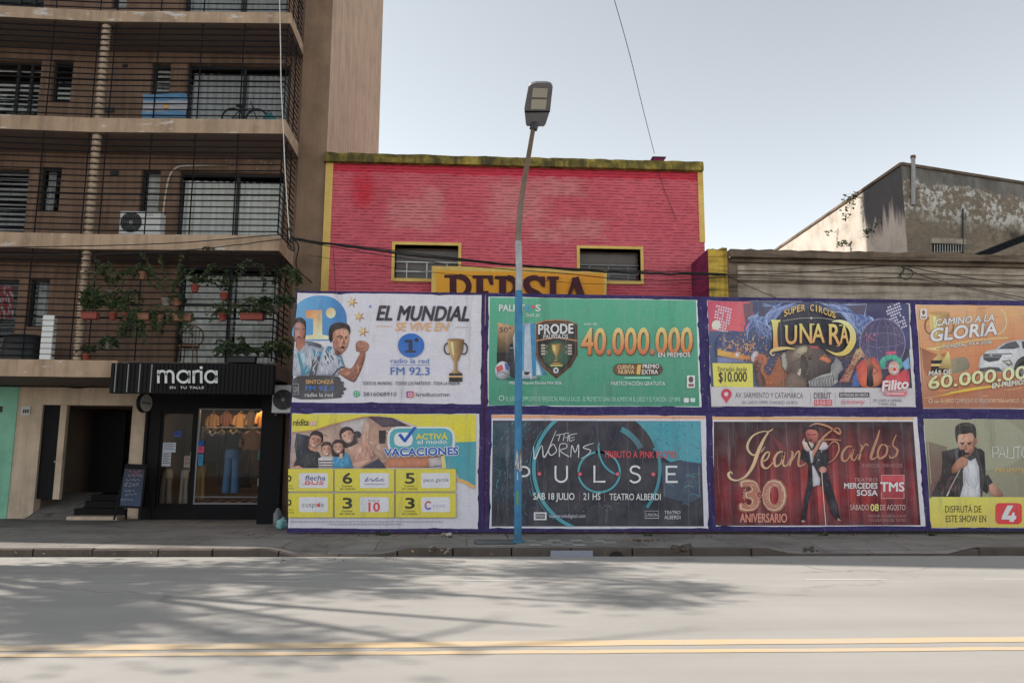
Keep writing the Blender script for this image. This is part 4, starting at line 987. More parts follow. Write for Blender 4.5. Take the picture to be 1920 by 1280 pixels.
# ---------------------------------------------------------------- 5 holidays
def d5(A):
    Y_ = (206, 182, 58)
    A.part('family_photo')
    A.poly([(35, 255), (240, 235), (430, 180), (700, 110), (850, 100), (1000, 120), (1180, 200), (1500, 300), (1500, 590), (12, 590)], ((176, 150, 140), (100, 300), (150, 108, 88), (1300, 560)))
    A.folds([(60, 260), (430, 185), (850, 105), (1180, 210), (1490, 310), (1490, 585), (30, 585)], (128, 92, 76), (196, 168, 156), 120, 110, 10, 16, 0, 60)
    A.poly([(480, 160), (760, 110), (700, 300), (520, 240)], (172, 160, 158)); A.poly([(760, 105), (980, 115), (1130, 190), (900, 205), (820, 150)], (72, 60, 72)); A.poly([(860, 235), (930, 235), (920, 360), (865, 360)], (44, 40, 42))
    A.poly([(950, 500), (1360, 490), (1370, 520), (1330, 585), (900, 590)], (176, 110, 82)); A.poly([(1330, 500), (1500, 480), (1500, 590), (1340, 590)], (170, 158, 158)); A.line([(1345, 582), (1500, 560)], 8, (60, 66, 90))
    A.poly([(80, 262), (190, 285), (240, 330), (205, 420), (290, 440), (330, 520), (300, 592), (40, 592), (80, 500), (60, 380)], ((50, 54, 66), (60, 300), (46, 44, 42), (280, 560)))
    A.folds([(80, 262), (190, 285), (240, 330), (205, 420), (290, 440), (330, 520), (300, 592), (40, 592), (80, 500), (60, 380)], (30, 32, 36), (72, 76, 88), 50, 60, 7, 9)
    A.poly([(200, 330), (250, 320), (240, 400), (190, 390)], SKD); A.poly([(190, 390), (300, 400), (260, 440), (210, 420)], SK); A.poly([(20, 582), (100, 566), (150, 592), (30, 592)], SK)
    head(A, 258, 335, 56, 72, (192, 138, 120), HAIR, 18, 2)
    A.poly([(590, 380), (690, 350), (720, 200), (740, 130), (775, 170), (770, 380), (830, 480), (700, 592), (640, 560), (560, 400)], ((206, 160, 140), (600, 350), (174, 118, 100), (760, 560)))
    A.folds([(590, 380), (690, 350), (720, 200), (740, 140), (770, 380), (830, 480), (700, 592), (640, 560)], (150, 98, 84), (222, 184, 166), 60, 70, 8, 10, 60, 130)
    A.poly([(600, 540), (760, 470), (800, 520), (680, 590), (610, 585)], (200, 150, 132)); A.line([(600, 545), (700, 515), (790, 500)], 6, (150, 96, 82))
    A.poly([(700, 592), (860, 500), (930, 592)], (56, 56, 74))
    A.ell(655, 275, 38, 34, (48, 34, 36)); head(A, 565, 290, 56, 66, (208, 156, 138), (52, 34, 36), -22, 2, True)
    A.poly([(285, 500), (330, 480), (420, 480), (440, 500), (440, 592), (290, 592)], (188, 182, 180))
    for y in (520, 545, 570): A.rect(290, y, 436, y+12, (74, 58, 66))
    head(A, 365, 420, 44, 58, (200, 146, 124), (70, 44, 36), 0, 2)
    A.poly([(425, 500), (470, 455), (540, 440), (580, 470), (620, 592), (425, 592)], ((70, 140, 178), (430, 500), (54, 120, 160), (600, 560))); A.folds([(425, 500), (470, 455), (540, 440), (580, 470), (620, 592), (425, 592)], (38, 96, 136), (104, 170, 200), 36, 50, 9, 8); head(A, 475, 398, 46, 56, (206, 152, 130), (58, 40, 36), 0, 2, True)
    A.poly([(490, 455), (520, 450), (520, 500), (480, 500)], (206, 152, 130))
    A.part('sheet')
    A.poly([(36, 80), (1780, 85), (1780, 345), (1600, 345), (1420, 280), (1180, 180), (1000, 115), (850, 98), (700, 105), (430, 170), (240, 228), (36, 250)], Y_)
    A.line([(36, 252), (240, 232), (430, 176), (700, 108), (850, 100)], 7, (206, 140, 70), 4)
    A.poly([(1470, 440), (1600, 350), (1780, 340), (1775, 760), (1720, 720), (1620, 690), (1590, 600), (1490, 595)], (62, 138, 150)); A.poly([(1450, 480), (1480, 470), (1500, 592), (1460, 592)], (206, 180, 110))
    A.line([(1600, 700), (1690, 730), (1770, 780)], 32, (206, 152, 88), 4)
    A.part('slogan')
    A.rrect(940, 200, 1580, 460, 90, (214, 218, 224)); A.rrect(962, 215, 1560, 440, 80, (72, 146, 158)); A.rrect(1005, 255, 1180, 385, 50, (196, 192, 204))
    A.poly([(1040, 275), (1070, 265), (1105, 310), (1190, 200), (1222, 205), (1115, 348), (1095, 345)], (34, 76, 156))
    A.text('ACTIVÁ', 1212, 318, 1510, 50, (214, 190, 74), 0, 0, .05, (150, 120, 60)); A.text('el modo', 1225, 364, 1505, 40, (206, 206, 214), -4, 0, .03)
    A.text('VACACIONES', 912, 480, 1612, 70, (34, 74, 160), -16, 0, .06, (214, 216, 222), .07)
    A.text('rédita', 44, 190, 190, 62, (58, 54, 40), -2, .2, .02); A.rect(200, 150, 265, 190, (186, 128, 130)); A.text('24', 208, 184, 258, 28, (214, 200, 200))
    A.part('instalment_boxes')
    for r, (y0, y1) in enumerate(((600, 812), (828, 1058))):
        for c, (x0, x1) in enumerate(((-6, 428), (442, 1006), (1020, 1590))):
            A.rrect(x0-3, y0-3, x1+3, y1+4, 10, (130, 116, 40)); A.rrect(x0, y0, x1, y1, 10, Y_)
            n = (('6', '6', '5'), ('6', '3', '3'))[r][c]; nx = (-30, 520, 1112)[c]; dy = y0-600
            if c: A.text(n, nx, 736+dy+(8 if r else 0), nx+86, 96, (40, 40, 30), 0, 0, .05); A.text('Cuotas', nx-10, 770+dy+8*r, nx+88, 20, (70, 64, 30), 0, 0, .02); A.text('sin interés', nx-30, 796+dy+8*r, nx+112, 20, (70, 64, 30), 0, 0, .02)
            else: A.ell(12, 690+dy, 22, 30, (40, 40, 30)); A.ell(8, 690+dy, 12, 16, Y_); A.text('as', 8, 764+dy, 40, 16, (70, 64, 30)); A.text('rés', 2, 792+dy, 56, 20, (70, 64, 30))
            bx0, bx1 = ((102, 378), (680, 955), (1262, 1535))[c]; A.rrect(bx0, 638+dy, bx1, 780+dy, 20, (192, 190, 204))
            if r == 0 and c == 0: A.text('flecha', 160, 706, 352, 44, (40, 46, 110), 0, .2, .03); A.text('BUS', 160, 744, 335, 30, (196, 70, 78), 0, .2, .05); A.line([(135, 747), (330, 747)], 4, (196, 70, 78))
            if r == 0 and c == 1: A.line([(725, 722), (760, 676), (740, 720), (790, 690), (800, 715), (850, 680), (840, 716), (905, 690)], 6, (70, 66, 120), 5); A.text('señorita', 780, 718, 910, 26, (70, 66, 120), 0, .3); A.line([(725, 745), (918, 745)], 5, (60, 60, 110))
            if r == 0 and c == 2: A.text('paco garcía', 1285, 722, 1520, 36, (66, 66, 72), -4)
            if r == 1 and c == 0: A.text('cuspide', 135, 960, 340, 48, (96, 90, 92)); A.ell(288, 942, 16, 18, (196, 70, 70))
            if r == 1 and c == 1: A.text('Ruta la', 760, 908, 868, 18, (120, 60, 70)); A.text('10', 765, 1000, 868, 82, (196, 60, 70), 0, 0, .06)
            if r == 1 and c == 2: A.ring(1330, 945, 28, 34, 18, ((206, 90, 70), (1300, 910), (70, 90, 180), (1350, 980)), 40, 320); A.text('cines', 1372, 962, 1490, 36, (150, 140, 180))
    A.part('small_print')
    r = random.Random(8)
    for y, xa, xb in ((1098, 20, 1470), (1122, 380, 1080)):
        x = xa
        while x < xb: w = r.uniform(10, 46); A.rect(x, y-5, min(xb, x+w), y+5, (140, 138, 150)); x += w+r.uniform(5, 10)
billboard('billboard with a lying family, yellow instalment boxes and VACACIONES', [(544.5, 763.5), (907.5, 766), (906.5, 997), (537.5, 998)],
          [(40, 72), (1812, 78), (1800, 1168), (0, 1160)], W, Art(540, 760, 5.0526, (2, 76, 1806, 1164)), d5, (705, 900))
# ---------------------------------------------------------------- 2 green
def d2(A):
    A.part('sheet'); A.poly([(82, 78), (1808, 104), (1838, 990), (70, 980)], ((76, 152, 122), (900, 90), (62, 128, 104), (900, 980)))
    A.part('phone_and_shirt')
    A.ell(320, 760, 190, 14, (44, 96, 78))
    A.poly([(148, 288), (290, 318), (290, 720), (140, 640)], ((196, 150, 104), (200, 290), (34, 32, 34), (220, 600))); A.text('50°', 165, 370, 262, 42, (60, 40, 28), 2, 0, .03)
    A.rect(140, 540, 250, 700, (36, 34, 36)); A.poly([(250, 470), (300, 440), (300, 760), (250, 740)], (34, 34, 40)); A.line([(252, 500), (298, 500), (298, 760)], 6, (180, 184, 190))
    A.poly([(275, 420), (300, 330), (380, 290), (450, 290), (480, 760), (300, 760)], ((172, 182, 192), (300, 0), (150, 160, 175), (470, 0)))
    A.poly([(348, 320), (374, 300), (366, 740), (338, 740)], (64, 140, 180)); A.poly([(420, 300), (455, 292), (466, 560), (560, 725), (440, 735)], (54, 130, 178)); A.poly([(470, 600), (500, 660), (520, 730), (470, 730)], (172, 190, 200))
    A.poly([(345, 690), (435, 700), (440, 765), (425, 765), (400, 735), (370, 735), (350, 765)], (176, 180, 186)); A.poly([(365, 700), (420, 700), (405, 725), (375, 725)], (44, 44, 48))
    A.ell(188, 690, 62, 78, ((196, 196, 204), (150, 640), (120, 122, 132), (240, 760))); A.poly([(135, 660), (185, 640), (195, 680), (145, 710)], (190, 74, 84)); A.poly([(205, 625), (240, 640), (240, 690), (215, 680)], (60, 78, 150)); A.line([(140, 720), (190, 700), (245, 730)], 6, (90, 92, 100))
    A.part('shield_badge')
    sh = lambda k: [(640+(x-640)*k, 505+(y-505)*k) for x, y in ((462, 296), (540, 268), (640, 262), (740, 270), (818, 300), (820, 560), (760, 660), (640, 760), (515, 660), (462, 560))]
    A.poly(sh(1), ((186, 120, 78), (480, 300), (110, 70, 44), (800, 700))); A.poly(sh(.955), (52, 40, 34)); A.poly(sh(.90), (150, 104, 66)); A.poly(sh(.875), (44, 42, 38))
    A.ell(640, 560, 110, 120, (52, 84, 60)); cup(A, 640, 470, 650, 90, (196, 160, 84), (96, 70, 34)); A.ell(636, 688, 24, 26, (186, 184, 186)); A.ell(636, 688, 10, 11, (50, 50, 56))
    A.line([(470, 440), (640, 412), (812, 440)], 10, (176, 122, 80)); A.rect(590, 640, 690, 652, (200, 168, 96))
    for sx in (-1, 1):
        for k in range(4): x = 640+sx*112; y = 478+k*24; A.rrect(x-18, y-7, x+18, y+7, 6, (172, 160, 150)); A.line([(x-sx*18, y), (640+sx*72, 485+(k//2)*50)], 4, (150, 130, 110))
    A.part('lettering')
    A.text('PRODE', 490, 385, 780, 78, (200, 198, 204), -8, 0, .045, (60, 50, 46)); A.text('PALPITA.OS', 532, 424, 736, 34, (196, 192, 196), -4, 0, .03)
    A.text('PALPIT', 160, 192, 372, 52, (210, 212, 216), 0, 0, .05); A.ring(406, 166, 18, 20, 11, (72, 140, 190)); A.ell(444, 156, 14, 15, (196, 80, 70)); A.text('S', 466, 192, 508, 52, (210, 212, 216), 0, 0, .05); A.text('.bet.ar', 378, 240, 508, 34, (200, 210, 206))
    A.text('más de', 872, 310, 980, 24, (190, 210, 200))
    g = ((226, 186, 118), (900, 320), (176, 96, 52), (900, 560))
    A.text('40.000.000', 850, 562, 1778, 214, (106, 56, 34), -8, .02, .05); A.text('40.000.000', 846, 554, 1774, 214, g, -8, .02, .028)
    A.text('EN PREMIOS', 1492, 578, 1758, 36, (206, 206, 200), -2, 0, .03, (80, 70, 56))
    A.rrect(1118, 632, 1530, 728, 46, (70, 46, 30)); A.rrect(1124, 638, 1320, 722, 42, (112, 72, 46)); A.text('CUENTA', 1152, 676, 1290, 32, (206, 176, 130), 0, 0, .03); A.text('NUEVA', 1160, 716, 1290, 32, (206, 176, 130), 0, 0, .03)
    A.poly([(1318, 640), (1350, 640), (1340, 722), (1310, 722)], (206, 160, 80)); A.text('PREMIO', 1362, 672, 1500, 34, (200, 196, 190), -2, 0, .04); A.text('EXTRA', 1356, 720, 1490, 36, (200, 196, 190), -2, 0, .04)
    A.rect(1210, 745, 1430, 756, (150, 196, 176)); A.text('PARTICIPACIÓN GRATUITA', 1096, 814, 1550, 32, (198, 214, 206)); A.text('PREMIO Paquete Mundial FIFA 2026', 248, 804, 682, 22, (196, 210, 202), 0, 0, .015)
    A.rrect(1732, 730, 1800, 835, 8, (196, 200, 202)); A.ell(1766, 765, 20, 26, (90, 60, 60)); A.rect(1745, 800, 1790, 824, (130, 80, 80))
    A.ring(180, 920, 20, 20, 5, (190, 206, 200)); A.text('EL JUEGO COMPULSIVO ES PERJUDICIAL PARA LA SALUD - EL PROYECTO GANA SIN AUMENTAR EL JUEGO Y SU FUNCIÓN - LEY 8945', 218, 944, 1676, 38, (150, 196, 178), 6, 0, .0)
    A.rrect(1705, 918, 1750, 958, 10, (186, 200, 196)); A.rrect(1760, 918, 1802, 954, 8, (170, 190, 184))
billboard('green billboard with a PRODE shield, football shirt and golden 40.000.000', [(911, 549), (1316.5, 556), (1325.5, 771), (909.5, 765.5)],
          [(70, 72), (1820, 100), (1855, 995), (62, 985)], (188, 196, 196), Art(900, 540, 4.4651, (72, 76, 1846, 990)), d2)
# ---------------------------------------------------------------- 6 pulse
def d6(A):
    A.part('sheet')
    A.poly([(92, 32), (1842, 44), (1842, 66), (93, 60)], (206, 140, 104)); A.poly([(105, 78), (1805, 84), (1832, 944), (94, 944)], (46, 44, 54))
    r = random.Random(6); A.clip = (106, 86, 1808, 940)
    A.poly([(108, 90), (420, 90), (360, 230), (280, 330), (240, 500), (300, 700), (240, 780), (98, 740)], ((44, 62, 74), (110, 100), (44, 48, 58), (330, 700)))
    for k in range(900):
        t = r.random(); y = 90+640*t; x = 105+r.random()**1.6*(330-abs(t-.5)*120); w = r.uniform(2, 10)
        A.layer -= .94; A.add([[(x, y), (x+w, y-r.uniform(0, 3)), (x+w*.8, y+r.uniform(2, 5))]], mixc((42, 60, 74), (72, 138, 150), r.random()))
    A.layer += 1
    for k in range(150):      # spray of teal drops swirling round the ring
        a = R_(r.uniform(130, 255)); q = r.uniform(545, 860); x, y = 960+q*math.cos(a), 470-q*math.sin(a)*.8
        if not (112 < x < 470 and 100 < y < 900): continue
        A.layer -= .88; l = r.uniform(12, 60); A.line([(x, y, 1), (x+l*.5*math.sin(a), y+l*.5*math.cos(a)*.8, r.uniform(2, 7)), (x+l*math.sin(a)+6, y+l*math.cos(a), 1)], 4, mixc((44, 70, 84), (84, 156, 168), r.random()), 3)
    A.layer += 1
    A.poly([(1220, 86), (1806, 86), (1815, 425), (1720, 430), (1640, 400), (1560, 420), (1480, 370), (1400, 300), (1340, 200)], ((62, 132, 146), (1300, 100), (66, 138, 152), (1700, 380)))
    for k in range(260):
        x, y = r.uniform(1300, 1800), r.uniform(90, 420)
        if y > 90+(x-1220)*.9: continue
        w = r.uniform(3, 16); A.layer -= .92; A.add([[(x, y), (x+w, y+r.uniform(-4, 4)), (x+w*.6, y+w*.7), (x-2, y+w*.4)]], mixc((44, 84, 98), (90, 156, 168), r.random()))
    A.layer += 1
    A.poly([(1480, 420), (1560, 425), (1640, 405), (1815, 430), (1826, 700), (1700, 760), (1500, 700)], (56, 66, 84))
    for k in range(26): x, y = r.uniform(1520, 1800), r.uniform(470, 780); A.line([(x, y), (x+r.uniform(10, 50), y-r.uniform(6, 20)), (x+r.uniform(40, 80), y+r.uniform(-10, 10))], r.uniform(2, 7), mixc((52, 72, 86), (74, 134, 144), r.random()), 3)
    A.part('sheet'); A.clip = (100, 82, 1812, 942)
    A.ring(960, 470, 520, 520, 30, (64, 138, 150), 105, 250); A.ring(960, 470, 552, 545, 9, (54, 104, 118), 130, 215); A.ring(960, 470, 512, 520, 26, (56, 120, 134), -25, 38); A.ring(985, 440, 420, 400, 96, (50, 42, 48), -60, -18); A.ring(985, 440, 360, 330, 46, ((60, 124, 136), (1140, 160), (70, 90, 100), (1320, 320)), -62, -24)
    A.ring(975, 500, 170, 165, 17, (66, 142, 152), -100, 290); A.ring(1180, 300, 210, 230, 16, (66, 140, 152), 110, 190)
    for k in range(46): x, y = r.gauss(980, 130), r.gauss(790, 30); A.layer -= .88; w = r.uniform(2, 6); A.add([[(x, y), (x+w, y), (x+w, y+w), (x, y+w)]], (120, 150, 156))
    A.layer += 1
    for k in range(9): x = r.uniform(820, 1150); A.line([(x, 90), (x+r.uniform(-30, 30), 180), (x+r.uniform(-60, 60), 300)], r.uniform(2, 5), (66, 66, 84), 3)
    A.clip = None; A.part('lettering'); w = (202, 196, 204)
    for st in ([(438, 290, 5), (448, 395, 10), (505, 280, 6), (528, 380, 10), (622, 160, 3)], [(595, 270, 7), (560, 320, 9), (580, 362, 8), (625, 330, 7), (610, 282, 6), (595, 270, 5)], [(650, 375, 7), (652, 280, 6), (700, 268, 6), (710, 300, 6), (655, 325, 6), (728, 374, 8)], [(742, 378, 6), (752, 282, 7), (778, 340, 7), (806, 274, 7), (806, 382, 8)], [(932, 264, 3), (870, 282, 7), (845, 302, 7), (905, 322, 7), (880, 358, 6), (828, 390, 3)], [(620, 200, 5), (720, 180, 4)], [(655, 196, 5), (640, 245, 6)], [(690, 190, 5), (680, 245, 5)], [(725, 190, 5), (715, 248, 5)], [(690, 220, 4), (720, 214, 4)], [(795, 185, 4), (735, 200, 6), (735, 245, 6), (775, 232, 4)], [(738, 222, 4), (775, 212, 4)], [(700, 182, 3), (730, 178, 3)]):
        A.line(st, 6, w, 5)
    A.text('TRIBUTO A PINK FLOYD', 1012, 382, 1608, 54, (186, 66, 76), 4, 0, .02)
    L_ = lambda pts: A.line(pts, 17, w)
    A.line([(332, 590), (332, 455)], 17, w); A.line([(332, 458), (372, 458), (400, 480), (400, 512), (372, 532), (332, 532)], 16, w, 4)
    A.line([(618, 448), (618, 540), (632, 568), (664, 580), (696, 568), (711, 540), (711, 448)], 16, w, 4); L_([(936, 446), (936, 578), (1026, 578)]); A.line([(936, 569), (936, 586)], 17, w)
    A.line([(1308, 470), (1285, 454), (1250, 456), (1232, 478), (1245, 504), (1290, 520), (1310, 546), (1296, 574), (1258, 584), (1226, 566)], 16, w, 5); L_([(1527, 448), (1527, 588)]); L_([(1519, 456), (1615, 456)]); L_([(1527, 516), (1600, 516)]); L_([(1519, 580), (1618, 580)])
    for x, y in ((486, 514), (818, 516), (1126, 516), (1418, 518)): A.ell(x, y, 22, 22, (98, 40, 56)); A.ell(x, y, 13, 13, (206, 92, 100))
    A.text('SAB 18 JULIO', 436, 724, 772, 54, w, 2, 0, .03); A.line([(812, 672), (812, 735)], 4, (186, 66, 76)); A.text('21 HS', 846, 726, 985, 54, w, 0, 0, .02); A.line([(1020, 672), (1020, 738)], 4, (150, 110, 116)); A.text('TEATRO ALBERDI', 1060, 728, 1478, 52, w, 0, 0, .015)
    A.rect(440, 828, 545, 892, (196, 192, 200)); A.rect(455, 840, 530, 880, (60, 58, 66)); A.text('ENTRADA', 460, 870, 524, 22, (196, 192, 200)); A.text('maestrodedigital.com', 568, 872, 862, 28, (170, 166, 176), 0, 0, .015)
    A.line([(1352, 880), (1352, 818), (1460, 818), (1460, 880)], 4, (160, 156, 166)); A.text('UNIÓN', 1362, 862, 1450, 26, (170, 166, 176)); A.rect(1352, 874, 1462, 880, (160, 156, 166)); A.text('TEATRO', 1508, 842, 1640, 26, (190, 186, 196)); A.text('ALBERDI', 1508, 884, 1640, 30, (190, 186, 196))
    A.line([(1790, 450), (1795, 680)], 4, (130, 132, 142))
billboard('dark billboard with spaced letters P U L S E over teal rings', [(909.5, 766), (1325.5, 771.5), (1336, 995.5), (908.5, 997)],
          [(95, 30), (1845, 40), (1870, 962), (75, 962)], W, Art(900, 770, 4.3636, (78, 28, 1862, 960)), d6, (1110, 1290))
# ---------------------------------------------------------------- 3 circus
def d3(A):
    r = random.Random(33)
    A.part('sheet')
    A.poly([(75, 62), (1775, 82), (1830, 810), (106, 800)], ((72, 84, 118), (300, 100), (52, 46, 62), (1500, 800)))
    A.poly([(78, 66), (440, 72), (470, 170), (400, 330), (300, 320), (90, 322)], ((176, 66, 92), (100, 100), (200, 96, 100), (400, 300)))
    A.poly([(380, 90), (470, 80), (460, 240), (400, 260)], (110, 80, 90)); A.poly([(1330, 90), (1800, 90), (1815, 480), (1500, 420), (1400, 200)], ((66, 64, 92), (1400, 100), (58, 60, 104), (1780, 400)))
    for k in range(150):      # swirling blue drapes
        side = -1 if r.random() < .5 else 1; t = r.random(); cx = 960+side*(230+260*t+r.uniform(-20, 20)); y0 = 80+r.uniform(0, 60)
        x1 = 960+side*(430+r.uniform(-140, 130)); y1 = 210+r.uniform(0, 220); c = mixc((64, 80, 130), (150, 164, 200), r.random())
        A.layer -= .88; A.line([(960+side*r.uniform(40, 420), y0, 3), (cx, 120+80*t, r.uniform(5, 14)), ((cx+x1)/2+side*40, (y1+200)/2, r.uniform(6, 14)), (x1, y1, 2)], 8, c, 4)
    A.layer += 1
    A.poly([(640, 240), (720, 170), (960, 130), (1200, 180), (1290, 280), (1300, 480), (960, 560), (620, 500)], ((50, 50, 62), (800, 160), (40, 40, 48), (960, 500)))
    A.poly([(520, 120), (640, 110), (560, 200), (510, 190)], (78, 74, 92)); A.poly([(1260, 105), (1420, 100), (1420, 185), (1340, 170)], (76, 72, 92)); A.line([(1270, 100), (1440, 92), (1420, 200)], 6, (150, 160, 196))
    for (x, y, dx, dy, c) in ((150, 100, 20, 5, (206, 176, 190)), (1600, 120, 18, -7, (180, 176, 206))):
        for i in range(7):
            for j in range(9):
                if r.random() < .2: continue
                px_, py_ = x+i*dx-j*4+(j*12 if x > 1000 else 0), y+j*24+i*dy
                A.layer -= .9; A.add([[(px_, py_), (px_+14, py_), (px_+14, py_+15), (px_, py_+15)]], c)
    A.layer += 1; A.ell(150, 270, 38, 40, (206, 190, 180))
    A.ell(1575, 430, 195, 215, (70, 66, 96)); A.ring(1575, 430, 195, 215, 6, (140, 130, 160)); A.ring(1575, 430, 120, 215, 4, (110, 102, 132)); A.ring(1575, 430, 50, 215, 4, (110, 102, 132)); A.ring(1575, 400, 190, 60, 4, (120, 104, 136))
    for k in range(110): a, q = r.uniform(0, 6.28), r.random()**.5; x, y = 1575+180*q*math.cos(a), 430+200*q*math.sin(a); A.layer -= .88; w = r.uniform(4, 14); A.add([[(x, y), (x+w, y+2), (x+w*.6, y+w)]], mixc((110, 90, 140), (160, 120, 140), r.random()))
    for k in range(14): x, y = r.uniform(1430, 1520), r.uniform(330, 410); A.layer -= .88; A.add([[(x, y), (x+14, y+4), (x+6, y+16)]], (190, 90, 110))
    A.part('circus_animals'); A.layer += 1
    for k in range(190): x, y = r.gauss(360, 110), r.gauss(470, 70); w = r.uniform(8, 40); a = r.uniform(0, 6.28); x = max(110, min(580, x)); y = max(340, min(620, y)); A.layer -= .9; A.add([[(x, y), (x+w*math.cos(a), y+w*math.sin(a)), (x+w*.4*math.cos(a+.8), y+w*.4*math.sin(a+.8))]], mixc(mixc((206, 96, 60), (222, 170, 90), r.random()), (200, 180, 190), .5*r.random()))
    A.layer += 1
    A.ring(230, 470, 84, 135, 14, (58, 64, 96), 90, 300); A.poly([(160, 480), (330, 510), (450, 540), (440, 570), (300, 560), (160, 530)], ((212, 160, 80), (160, 500), (196, 120, 70), (440, 560))); A.poly([(160, 540), (320, 560), (430, 590), (160, 600)], (110, 116, 156))
    A.ell(330, 525, 18, 22, (196, 180, 180)); A.ell(480, 540, 30, 50, (176, 168, 176), 20)
    A.poly([(470, 600), (480, 560), (520, 520), (570, 530), (590, 590), (560, 640), (600, 700), (640, 640), (690, 540), (720, 640), (770, 700), (790, 800), (560, 800), (510, 700)], ((180, 112, 78), (520, 560), (150, 86, 58), (720, 790)), 3)
    A.poly([(475, 600), (500, 570), (540, 600), (530, 660), (570, 740), (560, 800), (520, 800), (490, 690)], (92, 60, 52), 3); A.ell(532, 558, 26, 22, (176, 76, 70)); A.ell(530, 580, 26, 18, (150, 96, 76))
    A.poly([(720, 520), (760, 490), (830, 450), (930, 440), (1020, 460), (1100, 520), (1150, 600), (1110, 700), (1000, 780), (900, 800), (740, 800), (760, 680), (715, 600)], ((112, 94, 84), (800, 500), (64, 54, 54), (1000, 760)), 3)
    A.poly([(710, 520), (740, 505), (760, 600), (750, 665), (715, 620)], (150, 146, 140), 2); A.poly([(790, 540), (850, 470), (920, 450), (930, 490), (880, 540), (830, 580), (780, 590)], ((170, 158, 132), (850, 470), (104, 92, 84), (800, 590)), 3)
    A.poly([(880, 520), (930, 560), (930, 660), (880, 760), (840, 720), (870, 640)], (72, 62, 60), 2); A.ell(955, 560, 16, 10, (36, 30, 30)); A.poly([(850, 650), (880, 640), (870, 720), (845, 720)], (196, 184, 160)); A.poly([(1030, 560), (1080, 520), (1140, 580), (1110, 600)], (196, 110, 70)); A.poly([(940, 450), (1020, 450), (1040, 480), (980, 470)], (170, 80, 80))
    A.poly([(760, 700), (820, 680), (900, 730), (930, 800), (740, 800)], (110, 92, 80), 2)
    z = [(940, 750), (1050, 700), (1130, 680), (1140, 610), (1180, 545), (1225, 590), (1235, 650), (1200, 690), (1190, 760), (1140, 800), (950, 800)]; A.poly(z, (176, 172, 172))
    for k in range(16): x = 950+k*13; A.line([(x, 740-k*3), (x+10, 770-k*3), (x+4, 800)], 6, (34, 32, 36))
    for k in range(11): y = 560+k*17; A.line([(1135+abs(k-5)*4, y+14), (1180, y), (1228, y+8)], 6, (34, 32, 36))
    A.poly([(1200, 760), (1290, 620), (1350, 480), (1390, 462), (1430, 540), (1390, 550), (1340, 620), (1290, 760)], ((196, 160, 120), (1380, 480), (170, 110, 100), (1220, 760)))
    for k in range(42): t = r.random(); x, y = 1380-150*t+r.uniform(-24, 24), 500+240*t+r.uniform(-14, 14); A.layer -= .88; A.add([[(x, y), (x+14, y+3), (x+10, y+14), (x-2, y+10)]], (120, 66, 56))
    A.layer += 1
    for k in range(420):      # painterly fur and dust over the animals
        x, y = r.uniform(480, 1330), r.uniform(500, 798); w = r.uniform(6, 26); A.layer -= .92
        d = abs(x-930)/420; c = mixc(mixc((124, 104, 90), (52, 44, 46), r.random()), mixc((184, 118, 84), (120, 76, 66), r.random()), min(1, d*r.uniform(.3, 1.2)))
        if 940 < x < 1240 and y > 560: continue
        A.add([[(x, y), (x+w, y+r.uniform(-8, 8)), (x+w*.7, y+r.uniform(4, 12)), (x-2, y+5)]], c)
    A.layer += 1
    A.part('circus_performers')
    A.poly([(1310, 740), (1370, 620), (1380, 800), (1310, 800)], (72, 96, 150)); A.poly([(1350, 620), (1420, 560), (1470, 580), (1500, 540), (1560, 640), (1570, 760), (1500, 800), (1400, 800), (1360, 720)], ((190, 70, 70), (1350, 600), (200, 116, 76), (1540, 780)), 3)
    A.poly([(1440, 620), (1470, 590), (1500, 620), (1490, 690), (1500, 790), (1440, 790), (1446, 690)], ((150, 92, 74), (1450, 600), (34, 30, 38), (1470, 700)), 2); A.ell(1465, 570, 18, 22, (150, 96, 80)); A.line([(1450, 615), (1420, 580), (1440, 540)], 14, (150, 92, 74)); A.line([(1490, 620), (1540, 660), (1500, 690)], 14, (120, 70, 60))
    for k in range(26): a = math.pi+k/25*math.pi; A.ell(1650+86*math.cos(a)*(.8+.2*r.random()), 620+76*math.sin(a), 24, 24, mixc((58, 150, 130), (84, 180, 150), r.random()), 0, 10)
    A.poly([(1600, 720), (1640, 690), (1720, 680), (1790, 640), (1812, 760), (1780, 800), (1600, 800)], (190, 66, 76), 2); A.ell(1675, 640, 52, 62, (196, 150, 134)); A.poly([(1600, 500), (1690, 490), (1700, 520), (1600, 530)], (190, 80, 110))
    A.ell(1655, 625, 16, 12, (214, 206, 206)); A.ell(1700, 625, 16, 12, (214, 206, 206)); A.ell(1655, 626, 6, 6, (30, 26, 30)); A.ell(1700, 626, 6, 6, (30, 26, 30)); A.ell(1678, 648, 13, 13, (200, 50, 56)); A.poly([(1640, 670), (1715, 670), (1690, 692), (1662, 692)], (206, 200, 200)); A.line([(1648, 678), (1678, 688), (1708, 678)], 6, (180, 50, 60)); A.poly([(1740, 600), (1800, 540), (1815, 640), (1770, 660)], (110, 150, 190))
    A.part('lettering')
    A.poly([(104, 800), (1840, 812), (1862, 972), (110, 965)], (178, 172, 176))
    A.poly([(118, 596), (462, 600), (468, 804), (128, 798)], (214, 186, 84)); A.text('Entradas desde', 165, 666, 412, 40, (60, 52, 34), 2, 0, .015); A.text('$10.000', 172, 756, 412, 82, (54, 48, 40), -2, 0, .03)
    A.ell(237, 862, 46, 46, (180, 62, 78)); A.poly([(196, 882), (278, 882), (237, 942)], (180, 62, 78)); A.ell(237, 862, 18, 18, (206, 180, 186))
    A.text('AV. SARMIENTO Y CATAMARCA', 314, 894, 894, 46, (74, 70, 76), 4); A.text('(AL LADO HIPER CHANGO OLMO)', 370, 946, 845, 26, (90, 84, 90), 2)
